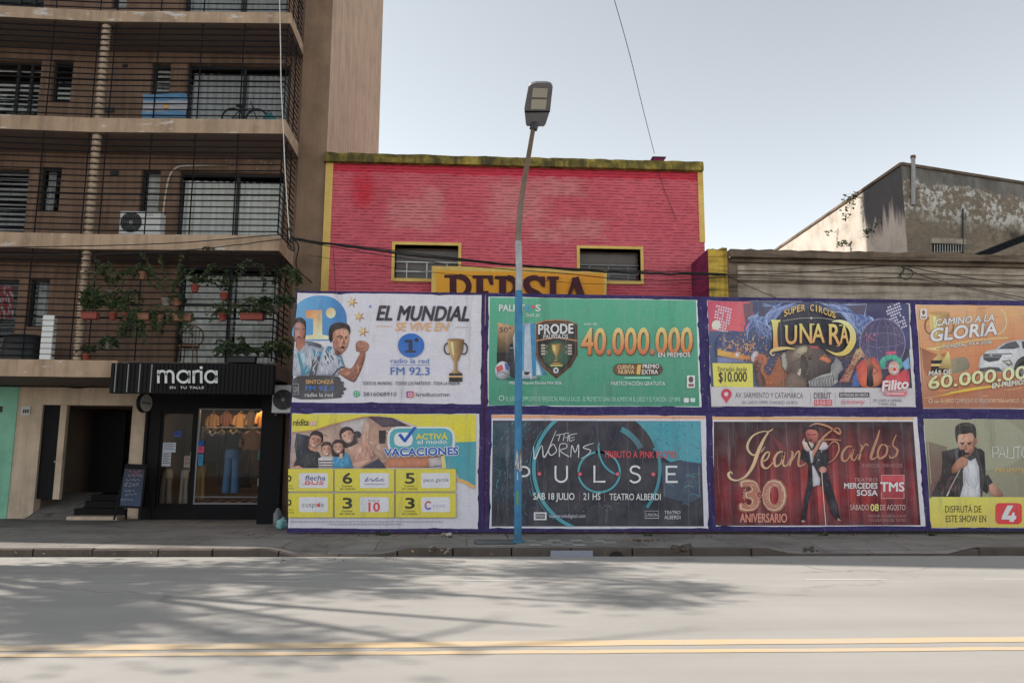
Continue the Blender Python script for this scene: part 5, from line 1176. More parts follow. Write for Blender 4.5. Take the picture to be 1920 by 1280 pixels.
    for x in (960, 1170, 1470): A.line([(x, 850), (x, 950)], 3, (130, 124, 128))
    A.text('DEBUT', 988, 900, 1134, 50, (84, 72, 78), 0, 0, .02); A.rect(990, 910, 1144, 960, (186, 74, 84)); A.text('18 JULIO', 1000, 950, 1134, 32, (206, 186, 188))
    A.rect(1204, 848, 1462, 890, (70, 64, 70)); A.text('ENTRADAS EN VENTA', 1214, 882, 1452, 26, (200, 196, 200)); A.text('ticketway', 1215, 946, 1420, 40, (196, 84, 96), 0, .2)
    A.text('DE LUNES A VIERNES', 1496, 928, 1740, 24, (96, 90, 96), 2); A.text('Y FINES 2026', 1538, 960, 1692, 24, (96, 90, 96), 2)
    g = ((220, 172, 104), (900, 120), (170, 110, 66), (900, 200))
    for i, ch in enumerate('SUPER CIRCUS'):
        if ch == ' ': continue
        t = i/11; x = 732+t*412; y = 200-52*math.sin(math.pi*t); A.text(ch, x+(11 if ch == 'I' else 0), y, x+(19 if ch == 'I' else 30), 54, (214, 166, 100), -16*math.cos(math.pi*t)*1.0, 0, .03, (70, 46, 36), .03)
    A.line([(720, 236), (860, 214), (960, 210), (1060, 212), (1190, 232)], 3, (190, 180, 170), 4); A.star(965, 212, 16, (220, 214, 210), 4, .3)
    G = ((232, 190, 106), (900, 240), (196, 128, 74), (900, 470))
    A.line([(660, 235, 64), (658, 330, 40), (662, 430, 42), (664, 490, 50)], 40, (112, 70, 46), 4)
    A.line([(655, 232, 60), (655, 330, 36), (658, 430, 38), (660, 480, 44)], 40, G, 4); A.line([(620, 232), (700, 236)], 18, G)
    A.line([(830, 478, 5), (760, 468, 20), (680, 476, 32), (630, 490, 24), (616, 515, 14), (640, 532, 8), (652, 516, 4)], 20, ((214, 164, 110), (620, 500), (226, 176, 100), (800, 470)), 6)
    for ch, x0, x1, y, h in (('U', 745, 840, 432, 158), ('N', 868, 968, 424, 164), ('A', 972, 1078, 420, 160), ('R', 1120, 1212, 436, 172), ('A', 1212, 1284, 428, 160)):
        A.text(ch, x0+4, y+4, x1+4, h, (70, 46, 36), 0, 0, .045); A.text(ch, x0, y, x1, h, G, 0, 0, .02)
        A.rect(x0-8, y-h, x0+20, y-h+9, G)
    A.line([(1140, 244, 4), (1200, 236, 22), (1270, 262, 38), (1318, 330, 48), (1316, 420, 54), (1262, 500, 46), (1180, 520, 24), (1090, 480, 3)], 20, ((226, 196, 150), (1180, 240), (220, 168, 84), (1260, 510)), 7)
    A.line([(1190, 400, 8), (1210, 440, 10), (1180, 452, 6)], 8, G, 4)
    A.text('Filito', 1574, 836, 1794, 84, (206, 200, 204), -24, .1, .05, (190, 84, 96), .05); A.poly([(1590, 850), (1796, 838), (1770, 880), (1600, 872)], (196, 96, 106)); A.rect(1610, 854, 1760, 862, (220, 180, 184))
billboard('billboard with a circus scene of elephant, zebra and clown under golden LUNARA letters', [(1316.5, 556), (1711, 562), (1724.5, 774), (1325.5, 771)],
          [(72, 58), (1810, 85), (1865, 975), (108, 970)], (182, 178, 180), Art(1310, 550, 4.5714, (74, 60, 1862, 974)), d3)
# ---------------------------------------------------------------- 7 singer
def d7(A):
    r = random.Random(17)
    A.part('sheet')
    A.poly([(68, 48), (1755, 54), (1755, 76), (70, 74)], (200, 150, 106)); A.poly([(82, 90), (1750, 90), (1815, 956), (112, 960)], (58, 28, 34))
    n = 74; A.layer += 3
    for k in range(n):
        x0 = 82+k*(1735-82)/n; x1 = x0+(1735-82)/n+2; s_ = .5+.5*math.sin(k*1.1)+r.uniform(-.35, .35); u = abs((x0-960)/870)
        top = (46, 34, 38); mid = mixc((176, 62, 60), (96, 24, 32), min(1, max(0, s_*.8+u*.55))); low = mixc(mid, (66, 20, 28), .6); g = (x0-82)/1650*62
        y1_, y2_ = 270+80*math.sin(k*.08+1), 700
        A.layer -= 2.9; A.add([[(x0, 92), (x1, 92), (x1, y1_), (x0, y1_)]], (top, (x0, 120), mixc(mid, top, .55), (x0, y1_)))
        A.add([[(x0, y1_), (x1, y1_), (x1+g*.6, y2_), (x0+g*.6, y2_)]], (mixc(mid, top, .55), (x0, y1_), mid, (x0, y2_)))
        A.add([[(x0+g*.6, y2_), (x1+g*.6, y2_), (x1+g, 955), (x0+g, 955)]], (mid, (x0, y2_), low, (x0, 940)))
    A.layer += 1
    A.poly([(560, 200), (700, 320), (640, 330)], (110, 40, 44)); A.line([(108, 350), (128, 690)], 3, (130, 90, 90))
    A.part('lettering')
    G = ((206, 180, 140), (300, 200), (170, 116, 88), (900, 460)); E_ = (70, 40, 36)
    def pen(pts, w=1, sh=True):
        pts = [(p[0], p[1], p[2]*w) for p in pts]
        if sh: A.line([(p[0]+4, p[1]+5, p[2]+5) for p in pts], 1, E_, 7)
        A.line(pts, 1, G, 7)
    J = [[(580, 148, 5), (540, 175, 12), (500, 170, 8), (420, 200, 12), (372, 260, 20), (366, 320, 18), (410, 368, 14), (470, 350, 10), (510, 300, 6)], [(548, 165, 10), (500, 240, 22), (450, 350, 30), (410, 460, 28), (350, 545, 20), (280, 580, 14), (225, 568, 18), (205, 530, 22), (225, 510, 12), (240, 530, 6)],
         [(480, 430, 6), (530, 400, 14), (548, 350, 12), (520, 350, 14), (488, 400, 20), (490, 460, 22), (530, 478, 14), (590, 420, 8)], [(660, 340, 8), (620, 350, 16), (590, 400, 22), (598, 460, 20), (640, 440, 12), (672, 350, 18), (660, 440, 20), (690, 460, 12), (720, 400, 6)], [(730, 335, 8), (742, 360, 18), (715, 460, 20)], [(735, 420, 8), (780, 345, 14), (800, 350, 16), (790, 430, 18), (800, 462, 16), (850, 440, 8), (870, 400, 5)]]
    for s_ in J: pen(s_)
    C = [[(1240, 300, 8), (1200, 300, 14), (1160, 350, 22), (1160, 410, 22), (1200, 410, 12), (1250, 320, 16), (1235, 390, 20), (1260, 412, 12), (1290, 360, 6)], [(1310, 280, 8), (1322, 310, 16), (1295, 410, 20)], [(1310, 350, 6), (1350, 280, 12), (1375, 290, 14)], [(1470, 160, 8), (1450, 230, 20), (1410, 340, 24), (1400, 400, 20), (1440, 390, 10), (1470, 340, 5)], [(1520, 280, 6), (1480, 290, 16), (1455, 350, 20), (1470, 398, 18), (1520, 370, 18), (1535, 310, 16), (1510, 282, 6), (1560, 300, 6)], [(1610, 200, 8), (1580, 280, 14), (1620, 330, 18), (1600, 380, 18), (1560, 392, 14), (1552, 370, 8)]]
    for s_ in C: pen(s_)
    A.text('30 AÑOS EN UNA NOCHE', 1318, 472, 1660, 32, (160, 110, 106))
    A.text('30', 300, 832, 684, 248, (150, 96, 76), 0, 0, .075); A.text('30', 310, 824, 676, 234, (206, 168, 140), 0, 0, .05); A.text('30', 318, 818, 668, 222, (164, 104, 88), 0, 0, .025)
    for k in range(160):
        a = r.uniform(0, 6.28); cx, rx = ((400, 70), (592, 70))[k % 2]; x, y = cx+rx*math.cos(a)+r.uniform(-9, 9), 705+92*math.sin(a)+r.uniform(-9, 9); A.layer -= .9; A.add([[(x, y), (x+5, y), (x+5, y+5), (x, y+5)]], mixc((226, 196, 160), (206, 140, 110), r.random()))
    A.layer += 2
    A.text('ANIVERSARIO', 302, 930, 694, 72, (196, 126, 106), 2, 0, .035)
    w = (206, 196, 200); A.text('TEATRO', 1254, 592, 1452, 30, (176, 130, 130)); A.text('MERCEDES', 1175, 648, 1452, 44, w, 0, 0, .045); A.text('SOSA', 1280, 708, 1452, 46, w, 0, 0, .045)
    A.rect(1482, 535, 1678, 735, (196, 130, 130)); A.rect(1488, 541, 1672, 729, (150, 40, 52)); A.rect(1488, 545, 1672, 590, (186, 62, 74)); A.rect(1480, 596, 1680, 680, (160, 44, 56)); A.text('TMS', 1478, 672, 1676, 74, w, 0, 0, .05)
    A.text('SÁBADO', 1224, 830, 1380, 46, (196, 166, 162)); A.text('08', 1394, 836, 1462, 56, (214, 190, 110), 0, 0, .04); A.text('DE AGOSTO', 1476, 830, 1686, 46, (196, 166, 162))
    A.text('APERTURA DE PUERTAS 21:00 HS', 1372, 890, 1690, 22, (160, 116, 116)); A.text('Y EN BOLETERÍA DEL TEATRO', 1372, 926, 1692, 22, (160, 116, 116))
    A.part('singer')
    A.poly([(820, 330), (850, 300), (1000, 270), (1040, 330), (1046, 430), (1020, 480), (985, 560), (910, 470), (870, 440), (812, 400)], ((24, 22, 28), (830, 330), (36, 32, 38), (1040, 470)))
    A.poly([(880, 440), (920, 450), (985, 540), (1030, 480), (1050, 560), (1110, 760), (1140, 890), (1100, 900), (1030, 740), (985, 620), (912, 640), (880, 740), (850, 920), (815, 920), (830, 780), (868, 600)], ((26, 24, 32), (860, 500), (30, 26, 32), (1080, 860)))
    A.folds([(820, 330), (850, 300), (1000, 270), (1040, 330), (1046, 430), (985, 560), (910, 470), (870, 440), (812, 400)], (12, 12, 16), (84, 78, 90), 34, 60, 3, 6)
    A.folds([(868, 600), (880, 440), (985, 540), (1050, 560), (1140, 890), (1100, 900), (1030, 740), (985, 620), (912, 640), (880, 740), (850, 920), (815, 920)], (12, 12, 16), (70, 62, 74), 34, 90, 4, 7)
    A.poly([(905, 450), (925, 470), (975, 570), (970, 620), (912, 634)], (180, 172, 180)); A.poly([(880, 330), (925, 325), (912, 430), (895, 440)], (170, 164, 172))
    A.poly([(1040, 820), (1150, 910), (1120, 920)], (20, 18, 22)); A.poly([(1118, 895), (1155, 918), (1120, 920)], (180, 150, 140)); A.ell(830, 922, 16, 9, (150, 140, 146))
    A.poly([(820, 260), (850, 220), (900, 250), (920, 290), (880, 340), (840, 320)], (206, 170, 160), 2); A.line([(862, 245), (880, 290), (905, 330)], 16, (40, 34, 40)); A.ell(862, 240, 20, 24, (54, 44, 50))
    A.poly([(850, 150), (880, 128), (935, 138), (958, 180), (950, 250), (915, 268), (870, 250), (850, 200)], ((196, 116, 100), (940, 160), (126, 62, 58), (860, 250)), 3); A.poly([(838, 190), (845, 140), (890, 112), (945, 130), (962, 190), (940, 165), (900, 155), (865, 160)], (40, 20, 24), 3); A.line([(862, 196), (890, 200)], 8, (60, 26, 28)); A.line([(908, 200), (935, 196)], 8, (60, 26, 28)); A.ell(895, 244, 14, 7, (70, 22, 24))
    A.poly([(955, 250), (1020, 260), (1040, 310), (980, 330), (945, 300)], (186, 170, 178), 2)
    A.ell(995, 492, 32, 28, (190, 128, 116)); A.line([(985, 510), (1000, 720), (1020, 958)], 7, (196, 170, 160)); A.ell(960, 410, 6, 6, (170, 160, 150)); A.ell(985, 340, 6, 5, (170, 160, 150))
    A.part('initial_flourish')
    pen([(880, 130, 4), (940, 106, 12), (1040, 130, 16), (1130, 190, 18), (1138, 160, 12), (1100, 145, 8), (1000, 220, 20), (930, 330, 26), (912, 380, 14)]); pen([(1150, 248, 5), (1100, 240, 10), (1040, 240, 12), (960, 246, 8)], 1, False)
    pen([(1040, 434, 5), (1090, 400, 10), (1128, 330, 14), (1120, 270, 12), (1080, 258, 10), (1040, 300, 6)])
billboard('red curtain billboard with a singer in black, script lettering Jean Carlos and a big 30', [(1325.5, 771.5), (1724.5, 774.5), (1741, 994.5), (1336, 995.5)],
          [(68, 45), (1785, 50), (1855, 965), (100, 968)], (190, 184, 190), Art(1320, 770, 4.4651, (70, 46, 1850, 964)), d7, (1545, 1738))
# ---------------------------------------------------------------- 4 glory
def d4(A):
    r = random.Random(41)
    A.part('sheet')
    A.layer += 3
    for k in range(8):
        a, b = k/8, (k+1)/8; x0, x1 = 100+a*2300, 100+b*2300
        A.layer -= 1.9; A.add([[(x0-10*0, 118+18*a), (x1, 118+18*b), (x1+60, 700), (x0+40, 700)]], ((196, 150, 108), (0, 120), mixc((178, 100, 62), (206, 160, 120), abs(a-.4)), (0, 690)))
        A.add([[(x0+40, 700), (x1+60, 700), (x1+70, 1200), (x0+70, 1200)]], (mixc((178, 100, 62), (206, 160, 120), abs(a-.4)), (0, 700), (150, 96, 72), (0, 1190)))
    A.layer += 1
    for k in range(120): x, y = r.uniform(120, 2300), r.uniform(140, 1180); w = r.uniform(40, 240); A.layer -= .88; A.line([(x, y, 2), (x+w*.5, y-w*.06, r.uniform(4, 16)), (x+w, y-w*.16, 2)], 6, mixc((170, 92, 56), (224, 170, 100), r.random()), 3)
    A.layer += 1
    A.poly([(460, 690), (600, 660), (650, 720), (640, 790), (480, 830)], ((140, 128, 100), (460, 700), (110, 104, 84), (640, 800)), 3); A.poly([(140, 560), (330, 640), (420, 620), (320, 800), (240, 860), (180, 800)], ((134, 84, 60), (150, 600), (170, 100, 70), (380, 760)), 2)
    A.part('prize_cup'); cup(A, 340, 200, 820, 240, (206, 170, 106), (130, 92, 56)); A.poly([(330, 780), (430, 600), (450, 640), (470, 790)], ((220, 190, 120), (430, 620), (140, 110, 66), (400, 790)))
    A.line([(205, 575), (340, 560), (700, 490), (1060, 460)], 10, (226, 180, 110), 4); A.poly([(205, 575), (330, 555), (300, 580), (340, 600)], (224, 186, 120))
    A.ring(950, 290, 90, 130, 10, (214, 190, 140), -70, 130)
    A.part('white_car')
    A.poly([(930, 580), (1010, 520), (1130, 486), (1700, 470), (2000, 520), (2200, 600), (2260, 640), (2260, 830), (760, 820), (750, 760), (770, 660), (830, 600)], ((196, 196, 200), (900, 580), (150, 146, 150), (1500, 830)))
    A.poly([(950, 580), (1040, 520), (1140, 496), (1180, 560), (1120, 578)], (72, 74, 82)); A.poly([(1200, 500), (1680, 490), (1900, 560), (1210, 574)], (60, 62, 70)); A.poly([(800, 640), (1000, 640), (960, 700), (860, 716), (800, 690)], (66, 66, 70)); A.line([(800, 634), (1100, 628)], 9, (44, 46, 52)); A.ell(880, 640, 16, 18, (150, 150, 156)); A.line([(810, 660), (980, 664)], 5, (150, 150, 156))
    A.poly([(1000, 640), (1110, 632), (1100, 670), (1020, 676)], (214, 214, 220)); A.poly([(990, 700), (1080, 690), (1110, 740), (1060, 760)], (112, 108, 106)); A.poly([(1010, 712), (1070, 704), (1090, 738)], (200, 190, 170)); A.poly([(760, 780), (860, 766), (960, 770), (1000, 812), (760, 816)], (74, 70, 70)); A.rect(800, 730, 900, 752, (206, 206, 206))
    for x in (1250, 1960): A.ell(x, 800, 130, 150, (70, 62, 60), 0, 26, 180, 360); A.ell(x, 812, 105, 115, (34, 32, 34)); A.ell(x, 812, 66, 72, (120, 116, 116))
    A.part('lettering'); w = (206, 202, 208); e = (112, 72, 58)
    A.text('CAMINO A LA', 296, 338, 912, 68, w, -54, .16, .05, e, .03); A.text('GLORIA', 244, 502, 940, 132, w, -76, .12, .055, e, .03)
    A.text('MUNDIAL FIFA 2026', 374, 576, 884, 32, (214, 196, 186), -58, .1, .04, (96, 56, 44), .05)
    A.text('MÁS DE', 230, 858, 466, 46, (206, 196, 186), -22, .06, .05, (90, 60, 44), .04)
    A.text('60.000.000', 236, 1004, 1390, 128, (90, 62, 44), -128, .03, .07); A.text('60.000.000', 228, 996, 1384, 128, ((224, 206, 156), (0, 800), (206, 184, 130), (0, 1000)), -128, .03, .045)
    A.line([(330, 1070, 4), (600, 1010, 24), (900, 968, 18), (1200, 930, 4)], 10, (224, 172, 64), 5); A.line([(380, 1075, 3), (640, 1020, 8), (900, 990, 3)], 8, (196, 110, 60), 5)
    A.text('EN PREMIOS', 892, 990, 1240, 52, (214, 200, 180), -46, .05, .05, (90, 62, 44), .04)
    A.rrect(142, 160, 210, 268, 12, (206, 200, 200)); A.ell(176, 198, 16, 26, (110, 80, 70)); A.rect(152, 238, 200, 258, (150, 110, 90)); A.line([(140, 390), (180, 920)], 5, (196, 150, 120))
    A.ring(250, 1120, 18, 20, 6, (206, 180, 164)); A.text('jug.ar', 286, 1138, 344, 26, (206, 180, 164)); A.text('EL JUEGO COMPULSIVO ES PERJUDICIAL PARA LA SALUD - JUGÁ', 360, 1140, 1280, 44, (206, 172, 152))
billboard('orange billboard with a white car, a cup and 60.000.000', [(1711, 562), (2150, 566), (2168, 771), (1724.5, 774)],
          [(90, 115), (2440, 150), (2490, 1205), (170, 1202)], (190, 176, 170), Art(1700, 550, 5.5636, (102, 122, 2420, 1196)), d4)
# ---------------------------------------------------------------- 8 channel 4
def d8(A):
    A.part('sheet'); A.poly([(66, 84), (2280, 96), (2300, 1166), (140, 1162), (118, 880)], ((146, 142, 120), (150, 120), (104, 98, 76), (2000, 1100)))
    A.poly([(90, 300), (300, 360), (260, 600), (400, 870), (124, 870)], ((116, 104, 88), (120, 350), (96, 56, 52), (260, 860)))
    A.ell(700, 330, 400, 260, (140, 138, 116)); A.line([(105, 300), (138, 730)], 6, (170, 156, 120))
    A.part('singer')
    A.poly([(245, 405), (400, 370), (440, 350), (560, 350), (600, 375), (672, 410), (684, 660), (730, 720), (700, 830), (630, 780), (640, 875), (380, 875), (200, 875), (140, 840), (240, 640)], ((56, 48, 48), (260, 420), (40, 36, 38), (660, 700)), 2)
    A.folds([(245, 405), (440, 350), (600, 375), (672, 410), (684, 660), (640, 875), (150, 860), (240, 640)], (28, 24, 26), (92, 80, 78), 70, 90, 5, 11)
    A.folds([(240, 640), (430, 620), (430, 870), (140, 860)], (60, 36, 38), (112, 78, 70), 24, 90, 6, 10); A.line([(680, 650), (730, 730)], 60, (44, 40, 42))
    A.poly([(455, 480), (580, 470), (618, 560), (634, 875), (420, 875), (470, 700), (462, 560)], ((188, 184, 194), (470, 500), (196, 192, 204), (600, 860))); A.line([(585, 380), (650, 640), (640, 870)], 16, (70, 60, 60), 4); A.line([(460, 590), (462, 720)], 6, (200, 190, 190))
    A.poly([(395, 250), (420, 220), (560, 215), (586, 270), (578, 340), (560, 410), (510, 460), (470, 455), (430, 400), (400, 320)], ((196, 150, 126), (420, 260), (146, 98, 78), (570, 400)), 3)
    A.folds([(400, 300), (425, 235), (560, 225), (580, 280), (560, 405), (510, 450), (470, 445), (430, 390)], (150, 102, 82), (212, 172, 150), 40, 50, 7, 9, 50, 130)
    A.folds([(460, 490), (580, 480), (618, 560), (630, 870), (430, 870), (470, 700)], (150, 148, 160), (206, 204, 214), 26, 120, 8, 10)
    A.poly([(385, 290), (380, 170), (430, 125), (520, 118), (576, 150), (590, 230), (580, 280), (550, 222), (470, 232), (410, 240), (402, 320)], (44, 38, 36), 3); A.poly([(400, 150), (480, 125), (560, 150), (500, 150)], (74, 68, 62))
    A.line([(424, 322), (470, 318)], 12, HAIR); A.line([(500, 322), (545, 316)], 12, HAIR); A.ell(450, 334, 14, 6, (36, 28, 28)); A.ell(520, 334, 14, 6, (36, 28, 28)); A.poly([(478, 330), (498, 390), (466, 392)], (150, 102, 82)); A.ell(495, 428, 28, 14, (70, 34, 34)); A.ell(588, 300, 10, 30, (150, 100, 80))
    A.poly([(500, 480), (560, 440), (580, 470), (530, 500)], (60, 52, 50)); A.ell(445, 425, 34, 42, (30, 28, 30), 20); A.line([(455, 455), (430, 580), (290, 850)], 11, (150, 144, 138))
    A.poly([(340, 570), (380, 510), (440, 460), (500, 480), (500, 540), (440, 580), (380, 620), (345, 620)], (SK, (480, 490), (140, 90, 66), (350, 600)), 3)
    for k in range(4): A.line([(430+k*4, 490+k*22), (498-k*6, 500+k*20)], 5, (140, 94, 76))
    A.line([(320, 800), (300, 850)], 12, (170, 164, 156))
    A.poly([(715, 740), (760, 728), (800, 760), (840, 800), (855, 850), (830, 862), (760, 850), (720, 810)], ((190, 140, 116), (720, 740), (150, 100, 82), (830, 850)), 3)
    for k in range(3): A.line([(780+k*14, 775+k*8), (812+k*12, 850)], 5, (130, 84, 70))
    A.part('lettering')
    A.poly([(118, 880), (150, 858), (2290, 868), (2298, 1160), (150, 1165), (128, 1100)], ((214, 190, 84), (200, 870), (200, 172, 74), (300, 1160)))
    A.text('DISFRUTÁ DE', 278, 1014, 640, 66, (64, 56, 34), 0, 0, .015); A.text('ESTE SHOW EN', 285, 1110, 688, 66, (64, 56, 34), 0, 0, .015)
    A.rrect(780, 920, 1046, 1132, 40, (206, 52, 54)); A.poly([(900, 945), (960, 945), (905, 1045), (940, 1045), (950, 1015), (975, 1015), (972, 1045), (992, 1048), (985, 1085), (970, 1085), (965, 1108), (920, 1108), (924, 1085), (842, 1085), (848, 1050)], (220, 218, 220))
    w = (196, 194, 190)
    for st in ([(756, 470), (752, 360), (800, 358), (816, 390), (800, 420), (756, 425)], [(812, 470), (850, 358), (884, 470)], [(826, 432), (872, 432)], [(905, 358), (900, 470), (960, 470)], [(962, 362), (966, 470)], [(975, 362), (1040, 356)], [(1008, 360), (1005, 470)]): A.line(st, 8, w)
    A.ring(1085, 415, 40, 56, 8, w); A.text('RTEGA', 1140, 470, 1420, 110, w, 0, 0, -.01)
    A.text('PRESENTE Y PASADO', 780, 612, 1400, 38, (196, 160, 84)); A.text('VIERNES 24 HS', 1110, 1080, 1600, 80, (64, 56, 34))
billboard('olive billboard with a man singing into a microphone above a yellow strip', [(1724.5, 774.5), (2168, 771.5), (2190, 994), (1741, 994.5)],
          [(60, 80), (2290, 92), (2310, 1172), (140, 1170)], (182, 180, 172), Art(1720, 770, 5.335, (66, 84, 2288, 1168)), d8, (1990, 2170))
# ================================================================== signs
def raised(mm, pts, w, O, D, depth=.02, col=None, smooth=0):     # a stroke of raised lettering
    if smooth: pts = spline(pts, smooth)
    rb = ribbon(pts, w); f = lambda p: at(O[0]+p[0]/O[2], O[1]+p[1]/O[2], D)
    for i in range(len(rb)-1):
        q = [f(rb[i][0]), f(rb[i+1][0]), f(rb[i+1][1]), f(rb[i][1])]
        mm.prism(q, (0, depth, 0), 0, col)
def arc(cx, cy, rx, ry, a0, a1, n=12): return [(cx+rx*math.cos(R_(a0+(a1-a0)*i/n)), cy+ry*math.sin(R_(a0+(a1-a0)*i/n))) for i in range(n+1)]
FD = 17.80
a, b = at(206, 710, FD), at(513, 710, FD)
zt, zb = at(380, 682, FD).z, at(380, 738, FD).z
sign = thing('shop_sign', 'long black ribbed shop fascia with white lettering maria', 'sign', ((a.x+b.x)/2, FD, zb))
m = MB(); m.box(a.x, b.x, FD+.02, FD+.16, zb, zt)
n = 40
for k in range(n):
    x = a.x+(b.x-a.x)*k/n; m.box(x+.012, x+(b.x-a.x)/n-.012, FD, FD+.02, zb+.004, zt-.004)
m.build('panel', K['black'], sign)
m = MB()
for x in (217, 240, 262, 284): p = at(x, 700, FD); m.box(p.x-.012, p.x+.012, FD-.006, FD+.0, zb+.02, zt-.02)
m.build('light_strip', K['greymet'], sign)
m = MB(); m.box(a.x+.3, b.x-.3, FD+.14, 18.35, zt-.05, zt+.03); m.build('hanger', K['black'], sign)
O8 = (200, 660, 3.2); m = MB(); w = 14; LD = FD-.03
for st in ([(310, 108), (310, 186)], [(310, 140)]+arc(333, 138, 22, 25, 180, 360)+[(355, 186)], [(355, 140)]+arc(377, 138, 22, 25, 180, 360)+[(399, 186)],
           arc(460, 147, 35, 34, 0, 360, 24), [(495, 110), (495, 186)], [(522, 110), (522, 186)], [(522, 145)]+arc(546, 142, 24, 29, 190, 300, 8),
           [(567, 112), (567, 186)], arc(625, 147, 33, 34, 0, 360, 24), [(658, 110), (658, 186)]): raised(m, st, w, O8, LD)
for i in range(1): m.prism([at(O8[0]+p[0]/3.2, O8[1]+p[1]/3.2, LD) for p in arc(567, 93, 9, 9, 0, 330, 11)], (0, .02, 0))
m.build('lettering', K['whitepl'], sign)
A = Art(200, 660, 3.2, None, FD-.004, .0012)
for wd, x0, x1 in (('EN', 380, 412), ('TU', 440, 480), ('TALLE', 496, 584)): A.text(wd, x0, 219, x1, 14, (190, 190, 190), 0, 0, .0)
A.parts['sheet'].build('small_lettering', K['paint'], sign)

# PERSIA board
pd = 19.15
per = thing('name_board', 'orange board with dark capital letters PERSIA half hidden by the hoarding', 'sign', (at(974, 560, pd).x, pd, 4.9))
A = Art(0, 0, 1, None, pd, .003)
q = [at(810, 499, pd), at(1138, 506, pd), at(1135, 610, pd), at(808, 610, pd)]
m = MB(); m.prism(q, (0, .12, 0)); m.build('board', K['yellow'], per, .006)
A.part('board_face'); A.poly([(818, 507), (1132, 513), (1130, 606), (816, 606)], ((206, 138, 38), (818, 507), (196, 126, 30), (1132, 606)))
A.part('lettering'); c = (62, 22, 30); y1 = 590
def bar(x0, y0, x1, y1_): A.rect(x0, y0, x1, y1_, c)
bar(833, 515, 866, 521); bar(843, 515, 856, y1); A.line(arc(862, 537, 17, 18, -95, 95, 14), 11, c); bar(852, 518, 864, 523)           # P
bar(886, 516, 924, 522); bar(893, 516, 906, y1); A.poly([(912, 516), (924, 516), (925, 534), (919, 534)], c); bar(900, 545, 916, 552)   # E
bar(928, 517, 962, 523); bar(936, 517, 949, y1); A.line(arc(953, 537, 14, 16, -95, 95, 14), 11, c); A.line([(950, 552), (968, 590)], 13, c)   # R
A.line([(1017, 535, 4), (1012, 524, 8), (1000, 520, 9), (987, 528, 12), (992, 543, 13), (1008, 552, 13), (1020, 566, 12), (1008, 584, 9), (988, 580, 6)], 9, c, 5); A.poly([(1013, 518), (1022, 518), (1022, 538), (1017, 538)], c)   # S
bar(1026, 518, 1048, 524); bar(1031, 518, 1043, y1)     # I
A.line([(1078, 520), (1056, 590)], 7, c); A.line([(1078, 520), (1102, 590)], 14, c); bar(1064, 562, 1092, 568)      # A
A.parts['board_face'].build('board_face', K['paint'], per); A.parts['lettering'].build('lettering', K['paint'], per)

# projecting round sign
p = at(271, 755, 20.0)
rs = thing('round_sign', 'small round white projecting sign at the corner of the entrance', 'sign', tuple(p))
ax = Vector((.96, -.28, 0)); up = Vector((0, 0, 1)); sd = ax.cross(up)
def disc(mm, c, r, n=28): return [c+(sd*math.cos(2*math.pi*i/n)+up*math.sin(2*math.pi*i/n))*r for i in range(n)]
m = MB(); m.prism(disc(m, p-ax*.05, .24), ax*.10); m.build('rim', K['black'], rs)
m = MB(); m.prism(disc(m, p+ax*.051, .215), ax*.004); fc = m.build('face', K['whitepl'], rs)
vs, fs = glyphs('maria', .01); m = MB(); m.mesh([p+ax*.058-sd*(u-.5)*.32*-1*-1+up*(v*.075-.03) for u, v in vs], fs); m.build('lettering', K['black'], rs)
m = MB(); m.tube([p-sd*.0+Vector((0, .1, .12)), p+Vector((0, .6, .12))], .02, 8); m.build('bracket', K['darkmet'], rs)

# chalkboard on the pavement
cb = thing('chalkboard', 'leaning pavement chalkboard with chalk writing outside the entrance', 'board', (at(246, 968, 20.0).x, 19.9, .13))
T_ = lambda x, y: at(x, y, 20.12-(y-873)/98*.30)
m = MB(); m.prism([T_(236, 873), T_(274, 875), T_(265, 953), T_(222, 951)], (0, .025, .004)); m.build('board', K['black'], cb)
m = MB()
for q in ([(236, 872), (232, 972)][:1], ): pass
for (xa, xb, xc) in ((237, 213.5, 222), (274.5, 262, 265)):
    m.prism([T_(xa-2.2, 871), T_(xa+1.2, 871), T_(xb+1.6, 974), T_(xb-1.8, 974)], (0, .03, .004)); m.prism([T_(xa-1, 880)+Vector((0, .04, 0)), T_(xa+1, 880)+Vector((0, .04, 0)), Vector((T_(xb+4, 960).x, 20.5, .13)), Vector((T_(xb+1, 960).x, 20.5, .13))], (0, .025, 0))
m.prism([T_(236, 869), T_(275, 871), T_(274.5, 875), T_(235.5, 873)], (0, .03, .004))
m.build('frame', K['black'], cb)
A = Art(0, 0, 1); A.P = lambda pp, lay: T_(*pp)+Vector((0, -.004-lay*.0003, 0)); rr = random.Random(2)
def scribble(x0, x1, y, h, c, lean=.2):
    x = x0
    while x < x1:
        L = rr.uniform(3, 7); pts = []; xx_ = x
        while xx_ < min(x1, x+L): pts.append((xx_, y-rr.uniform(0, h))); xx_ += rr.uniform(.7, 1.4)
        if len(pts) > 1: A.line(pts, .55, c)
        x += L+1.6
A.poly([(234, 878), (271, 880), (263, 949), (225, 947)], ((48, 52, 64), (250, 878), (54, 64, 86), (244, 949)))
scribble(243, 266, 887, 6, (206, 100, 112)); A.line([(243, 889), (266, 889)], .5, (206, 100, 112))
for k, (y, xa, xb) in enumerate(((894, 240, 268), (901, 238, 267), (908, 236, 262), (912, 236, 264), (922, 238, 258), (929, 240, 262), (938, 232, 255))): scribble(xa-k*.9, xb-k*.6, y, 4.5, (150, 156, 168))
A.parts['sheet'].build('chalk_writing', K['paint'], cb)

